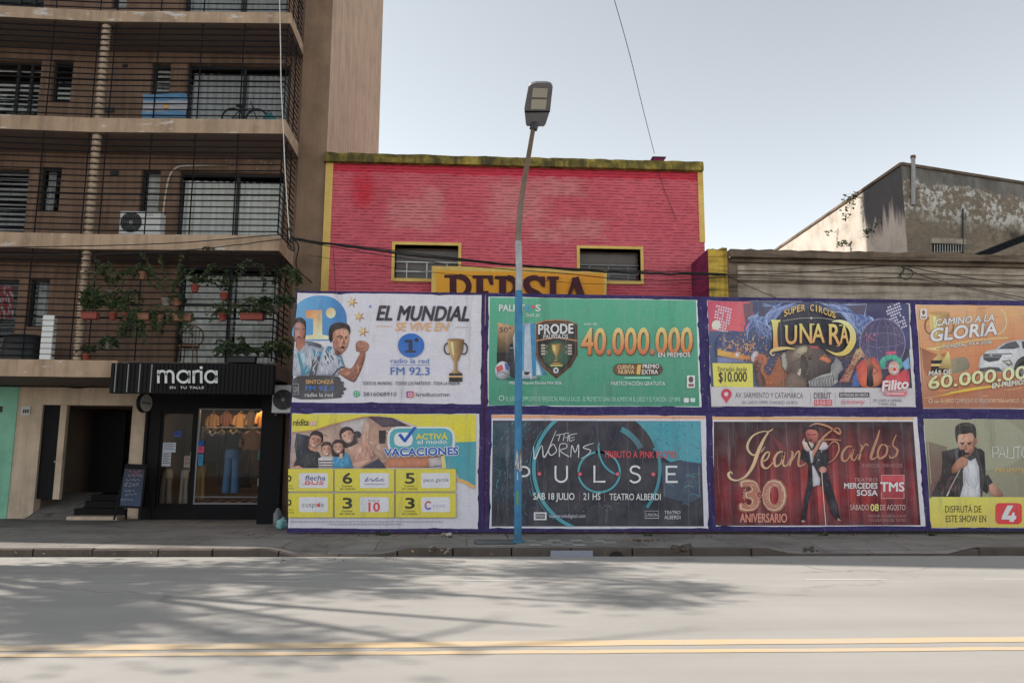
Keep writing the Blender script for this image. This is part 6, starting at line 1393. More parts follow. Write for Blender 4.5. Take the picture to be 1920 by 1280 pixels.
# ================================================================== street lamp
lamp = thing('street_lamp', 'tall street lamp with blue lower pole and leaning brown upper pole', 'street lamp', tuple(at(971, 1015, 14.9)))
LDp = 14.9; base = at(971, 1015, LDp)
m = MB(); m.tube([(base.x, LDp, .12), (base.x, LDp, at(971, 545, LDp).z)], .071, 18, cap=True); m.lathe((base.x, LDp, .13), [(.13, 0), (.13, .02), (.09, .05)], 16)
def pole_mat():
    b = NB('blue_pole_paint'); n = b.noise(3, 5, .7); f = b.noise(1, 6, .7, b.map((30, 30, 5)))
    c = b.ramp(n, [(.3, (.02, .13, .27)), (.6, (.045, .21, .40)), (.8, (.10, .30, .50))]); c = b.mix(b.ramp(b.xyz()[2], [(.0, .75), (.35, 0)]), c, (.03, .10, .13))
    c = b.mix(b.ramp(f, [(.62, 0), (.68, .6)]), c, (.13, .12, .11)); return b.done(c, .55, 0, .4)
pole = m.build('pole', pole_mat(), lamp)
m = MB()
r = random.Random(12)
for k in range(26):      # torn paper stuck round the pole
    z = at(971, r.uniform(852, 905), LDp).z; an = r.uniform(-150, -20); w_ = r.uniform(10, 34); h = r.uniform(.05, .2); g = r.choice(((.55, .54, .52), (.4, .37, .33), (.2, .14, .11), (.6, .6, .58)))
    pts = []
    for i in range(4): a = R_(an+w_*i/3); pts.append((base.x+.075*math.cos(a)*(1+.004*k/26), LDp+.075*math.sin(a)*(1+.004*k/26)))
    for i in range(3): m.face([(*pts[i], z), (*pts[i+1], z+r.uniform(-.01, .01)), (*pts[i+1], z+h+r.uniform(-.03, .03)), (*pts[i], z+h)], 0, g)
m.build('paper_scraps', K['paint'], pole)
m = MB(); z0, z1 = at(971, 946, LDp).z, at(971, 920, LDp).z
pts = [(base.x-.012+.075*math.cos(R_(a)), LDp+.0755*math.sin(R_(a))) for a in (-108, -98, -88, -78)]
for i in range(3): m.face([(*pts[i], z0), (*pts[i+1], z0), (*pts[i+1], z1), (*pts[i], z1)], 0, (.16, .34, .04))
m.build('sticker', K['paint'], pole)
m = MB(); zc = at(971, 545, LDp).z
m.tube([(base.x, LDp, zc-.01), (base.x, LDp, at(971, 500, LDp).z), at(971.5, 452, LDp)], [.069, .068, .064], 16); m.build('pale_section', plain('worn_galvanised_pole', (.36, .36, .37), .5, .3, 6, .1, .2), lamp)
m = MB(); cu = spline([tuple(at(971.5, 454, LDp)), tuple(at(974, 410, 14.85)), tuple(at(980, 360, 14.72)), tuple(at(989, 305, 14.45)), tuple(at(1000, 240, 14.0))], 5)
m.tube(cu, [.063-.022*i/(len(cu)-1) for i in range(len(cu))], 14); m.build('upper_pole', plain('rusty_pole', (.20, .145, .11), .55, .35, 7, .15, .2), lamp)
H_ = lambda x, y: at(900+x/2.977, 130+y/2.977, 14.02-(318-y)/240*.72)
outl = [(256, 306), (262, 318), (355, 320), (366, 308), (392, 228), (406, 100), (396, 84), (370, 77), (310, 77), (286, 84), (272, 96), (248, 228)]
up_ = Vector((.0, .06, .10))
m = MB(); P0 = [H_(*p) for p in outl]; cen = sum(P0, Vector())/len(P0)
P1 = [cen+(p-cen)*1.0+up_*.5 for p in P0]; P2 = [cen+(p-cen)*.8+up_*1.1 for p in P0]; n = len(P0)
m.face(P0); m.face(P2[::-1])
for A_, B_ in ((P0, P1), (P1, P2)):
    for i in range(n): m.face([A_[i], A_[(i+1) % n], B_[(i+1) % n], B_[i]])
hd = m.build('lamp_head', plain('lamp_housing', (.17, .165, .175), .5, .2, 5, .1, .2), lamp)
m = MB(); dn = Vector((0, -.004, -.008))
m.prism([H_(250, 231)+dn, H_(391, 231)+dn, H_(390, 238)+dn, H_(250, 240)+dn], -up_*.06); m.build('seam', K['railing'], hd)
for q in ([(296, 102), (378, 106), (374, 156), (290, 154)], [(288, 166), (373, 168), (366, 222), (284, 220)]):
    m = MB(); m.prism([H_(*p)+dn for p in q], -up_*.05); m.build('light_panel', plain('lamp_lens', (.44, .41, .34), .3, .1, 3, 0), hd)
m = MB(); m.tube([at(1000, 243, 14.0), at(1003, 232, 14.0)], .075, 12); m.build('socket', K['darkmet'], lamp)

# ================================================================== balcony things
def ac(label, x0, y0, x1, y1, D, cx, cy, r, brand=None, depth=.32):
    a, b = at(x0, y1, D), at(x1, y0, D); t = thing('air_conditioner', label, 'air conditioner', ((a.x+b.x)/2, D, a.z))
    m = MB(); m.box(a.x, b.x, D, D+depth, a.z+.03, b.z); bd = m.build('casing', K['whitepl'], t, .012)
    m = MB()
    for x in (a.x+.08, b.x-.14): m.box(x, x+.06, D+.03, D+depth-.03, a.z, a.z+.03)
    m.build('feet', K['darkmet'], t)
    c = at(cx, cy, D); rad = r*D/FPX*.98
    m = MB(); m.lathe((c.x, D-.004, c.z), [(rad, 0), (rad, .003)], 28, axis='y'); m.build('fan_opening', K['blackpl'], t)
    m = MB()
    for k in range(1, 7): q = [(c.x+rad*k/6*math.cos(2*math.pi*i/24), D-.012, c.z+rad*k/6*math.sin(2*math.pi*i/24)) for i in range(25)]; m.tube(q, .004, 4, cap=False)
    for k in range(6): an = k*math.pi/3; m.tube([(c.x, D-.012, c.z), (c.x+rad*math.cos(an), D-.012, c.z+rad*math.sin(an))], .004, 4)
    m.lathe((c.x, D-.018, c.z), [(rad*.2, 0), (rad*.2, .01)], 14, axis='y'); m.build('fan_grille', K['greymet'], t)
    if brand:
        A = Art(0, 0, 1, None, D-.002, .0015); A.text(brand, x0+50, y0+8, x0+64, 4, (90, 90, 100)); A.parts['sheet'].build('badge', K['paint'], t)
    return t
ac('white air conditioner unit standing on the third balcony beside the pale louvre window', 222, 397, 302, 441, 18.62, 246, 417, 20, 'BGH')
t = ac('dusty grey air conditioner unit beside the top left corner of the hoarding', 509, 722, 549, 776, 18.6, 531, 749, 19)
m = MB(); p = at(515, 776, 18.6); m.box(p.x, p.x+.04, 18.6, 19.2, p.z-.04, p.z); m.box(p.x+.5, p.x+.54, 18.6, 19.2, p.z-.04, p.z); m.build('bracket', K['darkmet'], t)
# flag
fl = thing('flag', 'light blue and white striped flag hung inside the balcony railing', 'flag', tuple(at(308, 176, 18.15)))
m = MB(); nx, nz = 30, 12
vs = []; fs = []; cs = []
for j in range(nz+1):
    for i in range(nx+1):
        u, v = i/nx, j/nz; p = at(267+83*u+1.5*math.sin(v*5), 176+46*v+1.5*math.sin(u*6.3), 18.25+.018*math.sin(u*15+v*3)); vs.append(p); cs.append((.11, .25, .43) if v < .3 or v > .68 else (.40, .39, .42))
for j in range(nz):
    for i in range(nx): k = j*(nx+1)+i; fs.append((k, k+1, k+nx+2, k+nx+1))
m.mesh(vs, fs, 0, cs, True); m.build('cloth', K['paint'], fl)
m = MB(); p = at(311, 199, 18.215); m.lathe((p.x, 18.215, p.z), [(.055, 0), (.055, .006)], 16, axis='y', col=(.65, .33, .08)); m.build('sun_emblem', K['paint'], fl)
# bicycle
bk = thing('bicycle', 'small dark bicycle leaning behind the second highest balcony railing', 'bicycle', tuple(at(450, 222, 18.6)))
bd = 18.62; z0 = SL[2][1]
def wheel(x, rad):
    m = MB(); c = at(x, 206, bd); c = Vector((c.x, bd, z0+rad+.02)); q = [(c.x+rad*math.cos(2*math.pi*i/28), bd, c.z+rad*math.sin(2*math.pi*i/28)) for i in range(29)]
    m.tube(q, .026, 6, cap=False); w = m.build('wheel', K['blackpl'], bk); m = MB()
    for k in range(9): a = k*math.pi/9; m.tube([(c.x-rad*math.cos(a), bd, c.z-rad*math.sin(a)), (c.x+rad*math.cos(a), bd, c.z+rad*math.sin(a))], .003, 4)
    m.build('spokes', K['greymet'], w); return c
c1 = wheel(437, .25); c2 = wheel(482, .25)
m = MB(); bb = Vector(((c1.x+c2.x)/2-.02, bd, c1.z+.02)); st_ = bb+Vector((-.09, 0, .26)); hd_ = c2+Vector((-.10, 0, .26))
for a, b in ((c1, bb), (bb, st_), (c1, st_-Vector((0, 0, .04))), (bb, hd_-Vector((0, 0, .06))), (st_-Vector((0, 0, .04)), hd_), (hd_+Vector((-.02, 0, .06)), c2)): m.tube([a, b], .014, 8)
m.build('frame', K['darkmet'], bk)
m = MB(); m.prism([st_+Vector((-.1, -.05, .02)), st_+Vector((.1, -.02, .02)), st_+Vector((.1, .02, .02)), st_+Vector((-.1, .05, .02))], (0, 0, .03)); m.build('saddle', K['blackpl'], bk)
m = MB(); m.tube([hd_+Vector((-.02, -.2, .1)), hd_+Vector((-.02, 0, .08)), hd_+Vector((-.02, .2, .1))], .012, 8); m.build('handlebar', K['darkmet'], bk)
def lump(mm, c, rx, ry, rz, seed=0, col=None, amp=.18, n=2):
    bm = bmesh.new(); bmesh.ops.create_icosphere(bm, subdivisions=n, radius=1); r = random.Random(seed)
    ph = [r.uniform(0, 6) for _ in range(6)]
    vs = []
    for v in bm.verts:
        d = 1+amp*(math.sin(v.co.x*4+ph[0])*math.sin(v.co.y*5+ph[1])+.6*math.sin(v.co.z*7+ph[2]+v.co.x*3)); vs.append((c[0]+v.co.x*rx*d, c[1]+v.co.y*ry*d, c[2]+v.co.z*rz*d))
    bm.verts.index_update(); mm.mesh(vs, [tuple(v.index for v in f.verts) for f in bm.faces], 0, col, True); bm.free()
K['cyanbag'] = plain('cyan_plastic_bag', (.22, .46, .46), .35, .2, 9, .5); K['teal'] = plain('teal_cloth', (.03, .16, .18), .8, .3, 6, .3)
p = at(505, 212, 18.6)
t = thing('cloth_bag', 'teal bag standing beside the bicycle on the balcony', 'bag', (p.x, 18.6, z0)); m = MB(); lump(m, (p.x, 18.6, z0+.2), .17, .12, .2, 3); m.build('body', K['teal'], t); m = MB(); m.tube([(p.x-.08, 18.6, z0+.36), (p.x, 18.6, z0+.5), (p.x+.08, 18.6, z0+.36)], .012, 6); m.build('handle', K['blackpl'], t)
# second floor balcony on the left: tarp, white post, cloth
z2 = SL[0][1]
p = at(38, 650, 18.5); t = thing('covered_table', 'round table under a black cover on the lowest balcony at the left edge', 'table', (p.x, 18.7, z2))
m = MB(); m.lathe((p.x, 18.75, z2), [(.50, 0), (.48, .3), (.46, .52), (.40, .6), (.05, .63)], 22); m.build('cover', K['blackpl'], t); m = MB(); m.lathe((p.x, 18.75, z2+.60), [(.30, 0), (.30, .03)], 20); m.build('tabletop', K['greypot'], t)
a, b = at(77, 634, 18.2), at(98, 634, 18.2); za = at(87, 590, 18.2).z
t = thing('slatted_shelf', 'narrow white slatted shelf tower behind the lowest balcony railing', 'shelf', ((a.x+b.x)/2, 18.3, z2)); m = MB()
for k in range(8): zz = z2+.01+k*(za-z2)/8; m.box(a.x, b.x, 18.2, 18.36, zz, zz+(za-z2)/8-.02)
m.build('slats', K['whitepl'], t); m = MB(); m.box(a.x+.02, b.x-.02, 18.22, 18.34, z2, za); m.build('core', K['greypot'], t)
def cloth(label, x0, y0, x1, y1, D, cols):
    t = thing('hanging_towel', label, 'towel', tuple(at((x0+x1)/2, y0, D))); m = MB(); vs = []; fs = []; cs = []; nx = 14; nz = 10; r = random.Random(5)
    for j in range(nz+1):
        for i in range(nx+1):
            u, v = i/nx, j/nz; vs.append(at(x0+(x1-x0)*u, y0+(y1-y0)*v, D+.03*math.sin(u*9)*v)); cs.append(r.choice(cols))
    for j in range(nz):
        for i in range(nx): k = j*(nx+1)+i; fs.append((k, k+1, k+nx+2, k+nx+1))
    m.mesh(vs, fs, 0, cs, True); m.build('cloth', K['paint'], t)
cloth('red and white patterned towel hanging on the lowest balcony at the left edge', -14, 536, 25, 597, 18.5, [(.17, .022, .03), (.19, .03, .035), (.15, .018, .025), (.34, .3, .3)])

# ---------------------------------------------------------------- plants
LG = [(.045, .075, .026), (.06, .095, .034), (.036, .062, .028), (.10, .12, .04), (.052, .08, .045)]
def leaf(mm, p, d, L, w, col, r):
    d = d.normalized(); s = d.cross(Vector((r.uniform(-1, 1), r.uniform(-1, 1), r.uniform(-1, 1)))).normalized(); n = d.cross(s)
    a, b, c = p+d*L*.45+s*w/2+n*L*.05, p+d*L*.45-s*w/2+n*L*.05, p+d*L-n*L*.12
    mm.face([p, a, c], 0, col); mm.face([p, c, b], 0, col)
def plant(name, label, px_, py_, D, up, spread, droop, nst, nl, L, tone, pot=None, pw=.14, group='plants on the lowest balcony', seed=0, cat='plant'):
    """foliage grows from (px_, py_) on plane D: nst stems of length about up, bending by droop"""
    r = random.Random(seed*77+5); o = at(px_, py_, D)
    t = thing(name, label, cat, tuple(o), group)
    if pot:
        m = MB()
        if pot[1] == 'round': h = .17; m.lathe((o.x, D, o.z-h), [(pw*.62, 0), (pw*.95, h*.85), (pw*1.05, h*.86), (pw*1.05, h), (pw*.9, h), (pw*.85, h*.92)], 16)
        else: h = .15; m.box(o.x-pw, o.x+pw, D-.09, D+.09, o.z-h, o.z-.025); m.box(o.x-pw-.012, o.x+pw+.012, D-.102, D+.102, o.z-.025, o.z)
        m.build('pot', K[pot[0]], t, .008 if pot[1] != 'round' else 0)
    ms, ml = MB(), MB()
    for k in range(nst):
        a = r.uniform(0, 6.28); d = Vector((math.cos(a)*spread, math.sin(a)*spread*.5, 1)).normalized(); p = o+Vector((r.uniform(-pw, pw)*.6, r.uniform(-.04, .04), 0)); pts = [p.copy()]
        ln = up*r.uniform(.6, 1.15); ns = 6
        for i in range(ns): d = (d+Vector((r.uniform(-.25, .25), r.uniform(-.2, .2), -droop*(i+1)*.28+r.uniform(-.1, .1)))).normalized(); p = p+d*ln/ns; pts.append(p.copy())
        ms.tube(pts, [.006*(1-.6*i/ns) for i in range(ns+1)], 4, cap=False)
        for i in range(int(nl*3.2)):
            u = r.uniform(.25, 1)*ns; q = pts[int(min(u, ns-.01))].lerp(pts[int(min(u, ns-.01))+1], u % 1)
            c = LG[(tone+int(r.random()*2.2)) % 5]; c = sc(c, r.uniform(.5, 1.25)); leaf(ml, q, Vector((r.uniform(-1, 1), r.uniform(-1, .6), r.uniform(-.8, .7))), L*r.uniform(.5, 1.05), L*.5, c, r)
    ms.build('stems', K['bark'], t); ml.build('foliage', K['leaf'], t)
    return t
PL = [  # label, px, py, D, stem length, spread, droop, stems, leaves, leaf length, tone, pot, half width
 ('broad leaved plant in a long red planter at the left end of the railing', 170, 586, 18.05, .62, .45, .10, 12, 16, .11, 0, ('redpot', 'long'), .17),
 ('bushy plant with small leaves in a maroon pot right of the long red planter', 212, 586, 18.08, .55, .6, .25, 12, 18, .075, 1, ('redpot', 'round'), .09),
 ('bright green low plant in a small red pot on the railing', 239, 588, 18.08, .30, .5, .2, 9, 12, .07, 3, ('redpot', 'round'), .10),
 ('trailing plant spilling from a brown planter down the railing', 270, 588, 18.05, .60, .9, 1.3, 14, 20, .07, 1, ('brownpot', 'long'), .13),
 ('yellow green sprig in a small brown pot left of the window', 300, 592, 18.10, .38, .6, .5, 8, 10, .08, 3, ('brownpot', 'round'), .09),
 ('yellowish fern in a long brown planter before the left curtain', 343, 590, 18.05, .34, 1.0, .9, 18, 16, .06, 3, ('brownpot', 'long'), .20),
 ('bushy plant in a red pot hung high on the railing', 366, 534, 18.15, .36, .7, .3, 10, 12, .09, 3, ('redpot', 'round'), .10),
 ('thin stemmed plant with a bare stalk in a red pot high on the railing', 421, 549, 18.15, .50, .35, .05, 6, 8, .11, 4, ('redpot', 'round'), .11),
 ('leafy plant in a small red pot before the dark window bar', 418, 588, 18.08, .30, .7, .5, 9, 12, .08, 2, ('redpot', 'round'), .10),
 ('dense dark foliage in a long red planter at the right of the railing', 473, 588, 18.05, .55, .8, .45, 16, 18, .085, 2, ('redpot', 'long'), .25),
 ('plant with pale leaves in a grey pot hung near the balcony corner', 516, 572, 18.15, .50, .8, .5, 12, 16, .10, 4, ('greypot', 'round'), .12),
 ('leggy plant in a hanging grey pot with leaves at the top', 205, 545, 18.25, .80, .5, .05, 6, 9, .11, 0, ('greypot', 'round'), .09),
 ('round ball of leaves in a brown pot left of the curtains', 333, 560, 18.2, .28, 1.0, .7, 12, 14, .07, 1, ('brownpot', 'round'), .11),
 ('tall climbing plant reaching the slab in the middle of the balcony', 312, 560, 18.15, 1.10, .4, .08, 9, 20, .085, 3, ('greypot', 'round'), .11),
 ('trailing ivy hanging low from the railing beside the column', 248, 603, 18.05, .75, .9, 1.6, 12, 18, .075, 1, ('blackpl', 'round'), .10),
 ('big leafy bush in a black tub at the foot of the railing above the fascia', 455, 668, 18.15, .62, .9, .35, 22, 20, .095, 4, ('blackpl', 'long'), .30),
 ('dark plant with hanging leaves in a black pot at the balcony corner', 523, 655, 18.15, .55, .8, .7, 12, 16, .10, 2, ('blackpl', 'round'), .13),
 ('small grey leaved plant hanging under the long red planter', 205, 640, 18.1, .36, .9, .9, 10, 12, .10, 4, ('greypot', 'round'), .09),
 ('thin creeper along the top of the lowest balcony', 268, 510, 18.15, .45, 1.0, .6, 9, 13, .085, 1, ('brownpot', 'round'), .08),
 ('little red potted plant on the floor behind the railing next to the column', 163, 664, 18.3, .30, .6, .3, 8, 10, .08, 2, ('redpot', 'round'), .10),
]
for i, q in enumerate(PL): plant('potted_plant', q[0], *q[1:11], pot=q[11], pw=q[12], seed=i)
plant('creeper', 'creeper hanging over the balcony corner beside the dark pilaster', 533, 520, 18.3, .9, .5, .9, 12, 20, .10, 2, None, .06, seed=41)
plant('creeper', 'creeper trailing down from the slab above the middle of the curtains', 400, 505, 18.2, .55, .9, 1.0, 10, 15, .08, 0, None, .3, seed=42)
for i, (lab, x, y, u, sp, dr, ns) in enumerate((('vine trailing along the railing above the maroon pot', 225, 556, .8, 1.6, .5, 9), ('vine trailing along the railing before the left curtain', 318, 606, .8, 1.7, .7, 8), ('vine trailing along the railing before the right curtain', 445, 572, .9, 1.6, .5, 10), ('straggly vine high beside the column', 196, 515, .7, 1.2, .6, 7), ('dry vine hanging from the slab before the right curtain', 470, 500, .7, .8, 1.1, 7))): plant('creeper', lab, x, y, 18.12, u, sp, dr, ns, 8, .085, i % 5, None, .2, seed=120+i)
p = at(352, 640, 18.7); t = thing('garden_chair', 'round backed wicker chair behind the lowest balcony railing', 'chair', (p.x, 18.8, z2)); m = MB()
m.lathe((p.x, 18.8, z2+.40), [(.24, 0), (.24, .04)], 18); m.build('seat', K['wood'], t); m = MB(); q = [(p.x+.26*math.cos(a*.2618), 18.98, z2+.68+.26*math.sin(a*.2618)) for a in range(25)]; m.tube(q, .018, 6, cap=False)
for k in range(-3, 4): h = math.sqrt(.26**2-(.08*k)**2); m.tube([(p.x+.08*k, 18.98, z2+.68-h), (p.x+.08*k, 18.98, z2+.68+h)], .008, 5)
m.build('backrest', K['wood'], t)
for sx in (-1, 1):
    for sy in (-1, 1): m = MB(); m.tube([(p.x+.16*sx, 18.8+.16*sy, z2), (p.x+.14*sx, 18.8+.14*sy, z2+.40)], .016, 6); m.build('leg', K['wood'], t)
for i, (lab, x, y, h, d) in enumerate((('small weed at the foot of the hoarding below the holiday billboard', 720, 1003, .16, .5), ('grass tuft at the foot of the hoarding below the PULSE letters', 1215, 1004, .14, .8), ('grass tuft at the foot of the hoarding below the red curtain billboard', 1545, 1003, .18, .7), ('weed in the pavement joint at the right end of the hoarding', 1742, 1003, .15, .9))):
    q = gnd(x, y, .13); plant('pavement_weed', lab, x, y, q.y, h, 1.0, d, 8, 6, .06, 1+i, None, .08, 'weeds on the pavement', 90+i, 'weed')
# weeds on walls
def on_side(px_, py_):
    d = ray(px_, py_); k = (14.20-CAM.x)/d.x; return CAM+d*k
for i, (lab, x, y, upl, dr, ns) in enumerate((('leafy weed hanging down the sunlit side wall of the old house', 1612, 372, 1.3, 1.5, 13), ('tuft of weed sprouting from the sunlit side wall of the old house', 1567, 436, .8, .6, 8), ('small weed in the shaded part of the old house side wall', 1640, 438, .8, .7, 7), ('low straggling weed on the parapet below the sunlit side wall', 1590, 462, .7, .5, 7))):
    q = on_side(x, y); plant('wall_weed', lab, x, y, q.y, upl, .8, dr, ns-2, 4, .15, (1, 3, 2, 0)[i], None, .1, 'weeds on the walls', 60+i, 'weed')
plant('wall_weed', 'yellowish weed growing on the slab edge above the plant balcony', 388, 466, 17.98, .16, 1.2, .6, 10, 9, .035, 3, None, .12, 'weeds on the walls', 70, 'weed')
plant('wall_weed', 'dry dark weed on top of the hoarding at the left of the red wall', 645, 552, 17.4, .16, 1.2, .4, 9, 10, .05, 2, None, .12, 'weeds on the walls', 71, 'weed')
# ================================================================== cables
def cable(name, label, pts, rad, mat='cable', group='overhead cables', sm=6, jit=0, seed=0, cat='cable'):
    r = random.Random(seed); P = [tuple(at(x, y, D)) for x, y, D in pts]; P = spline(P, sm) if len(P) > 2 else P
    t = thing(name, label, cat, P[0], group); m = MB(); m.tube([Vector(p)+Vector((0, r.uniform(-jit, jit), r.uniform(-jit, jit))) for p in P], rad, 6); m.build('wire', K[mat], t); return t
main = [(548, 446, 17.9), (600, 455, 17.7), (700, 468, 17.5), (780, 479, 17.4), (880, 489, 17.4), (965, 497, 17.4), (1100, 507, 17.5), (1200, 512, 17.7), (1310, 514, 17.8), (1362, 515, 17.9)]
cable('cable_bundle', 'thick twisted black cable bundle crossing the red brick wall', main, .028, jit=.012, seed=1)
cable('overhead_cable', 'black cable running just above the thick bundle over the red wall', [(x, y-2.5+1.5*math.sin(x/70), D-.05) for x, y, D in main], .011, seed=2)
cable('overhead_cable', 'thin black cable sagging just below the thick bundle over the red wall', [(548, 449, 17.85), (700, 476, 17.5), (860, 497, 17.4), (1060, 513, 17.5), (1140, 521, 17.5), (1250, 526, 17.7), (1362, 519, 17.9)], .010, seed=3)
cable('overhead_cable', 'faint low wire crossing the first window and the PERSIA board', [(575, 478, 17.8), (740, 502, 17.5), (860, 515, 17.4), (1000, 525, 17.4), (1140, 533, 17.5), (1330, 531, 17.7)], .006, seed=4)
cable('overhead_cable', 'black cable lying along the slab edge above the plant balcony', [(-20, 464, 17.85), (120, 462, 17.9), (300, 457, 17.9), (420, 449, 17.9), (515, 441, 17.9), (548, 446, 17.9)], .012, seed=5)
cable('overhead_cable', 'lower black cable climbing across the slab edge above the plant balcony', [(-20, 478, 17.85), (180, 477, 17.9), (330, 470, 17.9), (440, 460, 17.9), (520, 449, 17.9), (548, 446, 17.9)], .012, jit=.01, seed=6)
cable('overhead_cable', 'cable drooping under the lowest slab above the entrance', [(-20, 716, 20.7), (70, 712, 20.7), (110, 722, 20.7), (150, 727, 20.7), (206, 718, 20.7)], .012, seed=7)
cable('overhead_cable', 'thin wire descending from the sky to the roof vent', [(1149, -10, 15), (1180, 100, 16), (1207, 210, 18), (1227, 288, 19.6)], .0075, sm=4, seed=8)
cable('overhead_cable', 'thin wire dangling down the red wall below the roof vent', [(1231, 312, 19.3), (1240, 340, 19.42), (1252, 372, 19.42), (1268, 412, 19.42)], .006, sm=4, seed=9)
cable('overhead_cable', 'pale cable running down the corner of the balconies', [(524, -10, 17.9), (526, 90, 17.9), (527, 160, 17.9), (531, 240, 17.9), (534, 310, 17.9), (539, 390, 17.9), (543, 448, 17.9)], .012, 'whitecable', seed=10)
cable('overhead_cable', 'vertical wire at the left end of the red wall', [(624, 462, 17.7), (627, 500, 17.7), (629, 548, 17.7)], .006, sm=3, seed=11)
cable('overhead_cable', 'cable looping from the yellow pier along the old grey wall', [(1362, 515, 17.9), (1450, 514, 17.7), (1560, 507, 17.7), (1680, 498, 17.7), (1740, 508, 17.7), (1800, 518, 17.7), (1960, 545, 17.6)], .010, seed=12)
cable('overhead_cable', 'steeper cable falling to the right across the old grey wall', [(1690, 500, 17.72), (1740, 520, 17.7), (1820, 540, 17.7), (1960, 565, 17.6)], .010, seed=13)
cable('overhead_cable', 'long low cable sagging across the old grey wall behind the hoarding', [(1364, 519, 17.9), (1460, 523, 17.8), (1560, 527, 17.7), (1700, 522, 17.7), (1830, 545, 17.7), (1960, 572, 17.6)], .008, seed=14)
cable('overhead_cable', 'short slanting cable from the yellow pier down behind the circus billboard', [(1364, 517, 17.9), (1400, 535, 17.8), (1455, 558, 17.7)], .008, sm=4, seed=15)
cable('overhead_cable', 'tangled cable loop hanging on the old grey wall', [(1690, 498, 17.7), (1695, 508, 17.7), (1688, 518, 17.68), (1700, 524, 17.66), (1712, 514, 17.7), (1706, 504, 17.7), (1694, 506, 17.68), (1684, 520, 17.7)], .010, seed=16)
cable('overhead_cable', 'knot of cables at the lower right corner of the balconies', [(540, 425, 17.9), (546, 446, 17.85), (539, 462, 17.9), (552, 470, 17.9), (549, 450, 17.86), (560, 462, 18.6), (556, 500, 18.9), (585, 530, 19.4)], .014, seed=17)
cable('drain_hose', 'white hose curving up the wall from the balcony air conditioner', [(300, 437, 18.8), (305, 425, 19.2), (306, 400, 19.5), (311, 360, 19.52), (319, 327, 19.52), (332, 314, 19.52), (350, 311, 19.52), (432, 309, 19.52)], .022, 'whitecable', None, cat='hose')
# ================================================================== shop display
sy = 21.15
def garment_top(label, x, y, w, h, col, sleeve=.5, D=sy, hang=True, collar=None):
    c = at(x, y, D); t = thing('sweater', label, 'clothes', tuple(c), 'clothes in the shop window'); m = MB(); n = 20; rows = []
    for v, ww in ((0, .34), (.06, .72), (.14, .98), (.35, .92), (.7, .95), (1, 1.02)):
        ring = []
        for i in range(n): a = 2*math.pi*i/n; ring.append((c.x+w/2*ww*math.cos(a), D+.09*math.sin(a)*(1+.15*math.sin(5*a)), c.z-h*v+.012*math.sin(3*a)))
        rows.append(ring)
    vs = [p for r in rows for p in r]; fs = []
    for j in range(len(rows)-1):
        for i in range(n): fs.append((j*n+i, j*n+(i+1) % n, (j+1)*n+(i+1) % n, (j+1)*n+i))
    m.mesh(vs, fs, 0, col, True); body = m.build('body', K['paint'], t)
    for s in (-1, 1):
        m = MB(); m.tube([(c.x+s*w*.40, D, c.z-.07), (c.x+s*w*.56, D-.03, c.z-h*sleeve*.6), (c.x+s*w*.58, D-.05, c.z-h*sleeve)], [.065, .055, .05], 10, col=col); m.build('sleeve', K['paint'], t)
    if collar: m = MB(); m.tube([(c.x-.09, D-.05, c.z), (c.x, D-.10, c.z-.09), (c.x+.09, D-.05, c.z)], .03, 8, col=collar); m.build('collar', K['paint'], t)
    m = MB(); m.tube([(c.x-w*.36, D, c.z-.03), (c.x, D, c.z+.05), (c.x+w*.36, D, c.z-.03)], .01, 6, col=(.3, .2, .1)); m.tube([(c.x, D, c.z+.05), (c.x+.03, D, c.z+.10), (c.x, D, c.z+.13)], .006, 6, col=(.4, .4, .4)); m.build('hanger', K['paint'], t)
P8 = lambda x, y: (200+x/3.2, 660+y/3.2)
garment_top('dark top with a pale scarf collar hanging at the left of the shop window', *P8(640, 480), .42, .75, (.03, .028, .03), .8, collar=(.5, .46, .4))
garment_top('cream and black top hanging above the jeans in the shop window', *P8(765, 470), .42, .55, (.025, .022, .025), .7, collar=(.55, .36, .16))
garment_top('brown pullover with white hem hanging in the middle of the shop window', *P8(878, 472), .50, .48, (.24, .09, .03), .9)
garment_top('teal sweater hanging at the right of the shop window', *P8(975, 540), .36, .55, (.03, .15, .17), .8, 21.0)
garment_top('orange jacket hanging high at the back right of the shop window', *P8(945, 355), .30, .42, (.50, .20, .03), .8, 21.6)
garment_top('red garment hanging in the upper right corner of the shop window', *P8(1005, 375), .22, .35, (.38, .03, .05), .6, 21.2)
for i, (lab, x, y, w_, h_, col) in enumerate((('black coat', 600, 470, .3, .95, (.02, .018, .022)), ('charcoal knit', 690, 478, .34, .8, (.035, .033, .038)), ('black dress', 830, 560, .42, 1.1, (.018, .016, .02)), ('dark brown jacket', 905, 560, .4, 1.0, (.05, .03, .02)), ('grey coat', 715, 560, .3, 1.05, (.03, .03, .035)))):
    garment_top(lab+' on the rail at the back of the shop window', *P8(x, y), w_, h_, col, .7, 21.75)
for i, (lab, x, y, w_, col) in enumerate((('golden blouse', 640, 372, .26, (.30, .16, .06)), ('rust blouse', 720, 362, .24, (.14, .05, .03)), ('amber shirt', 805, 368, .28, (.34, .17, .06)), ('ochre shirt', 868, 360, .24, (.10, .06, .04)))):
    garment_top(lab+' on the upper rail deep inside the shop', *P8(x, y), w_, .40, col, .8, 22.2)
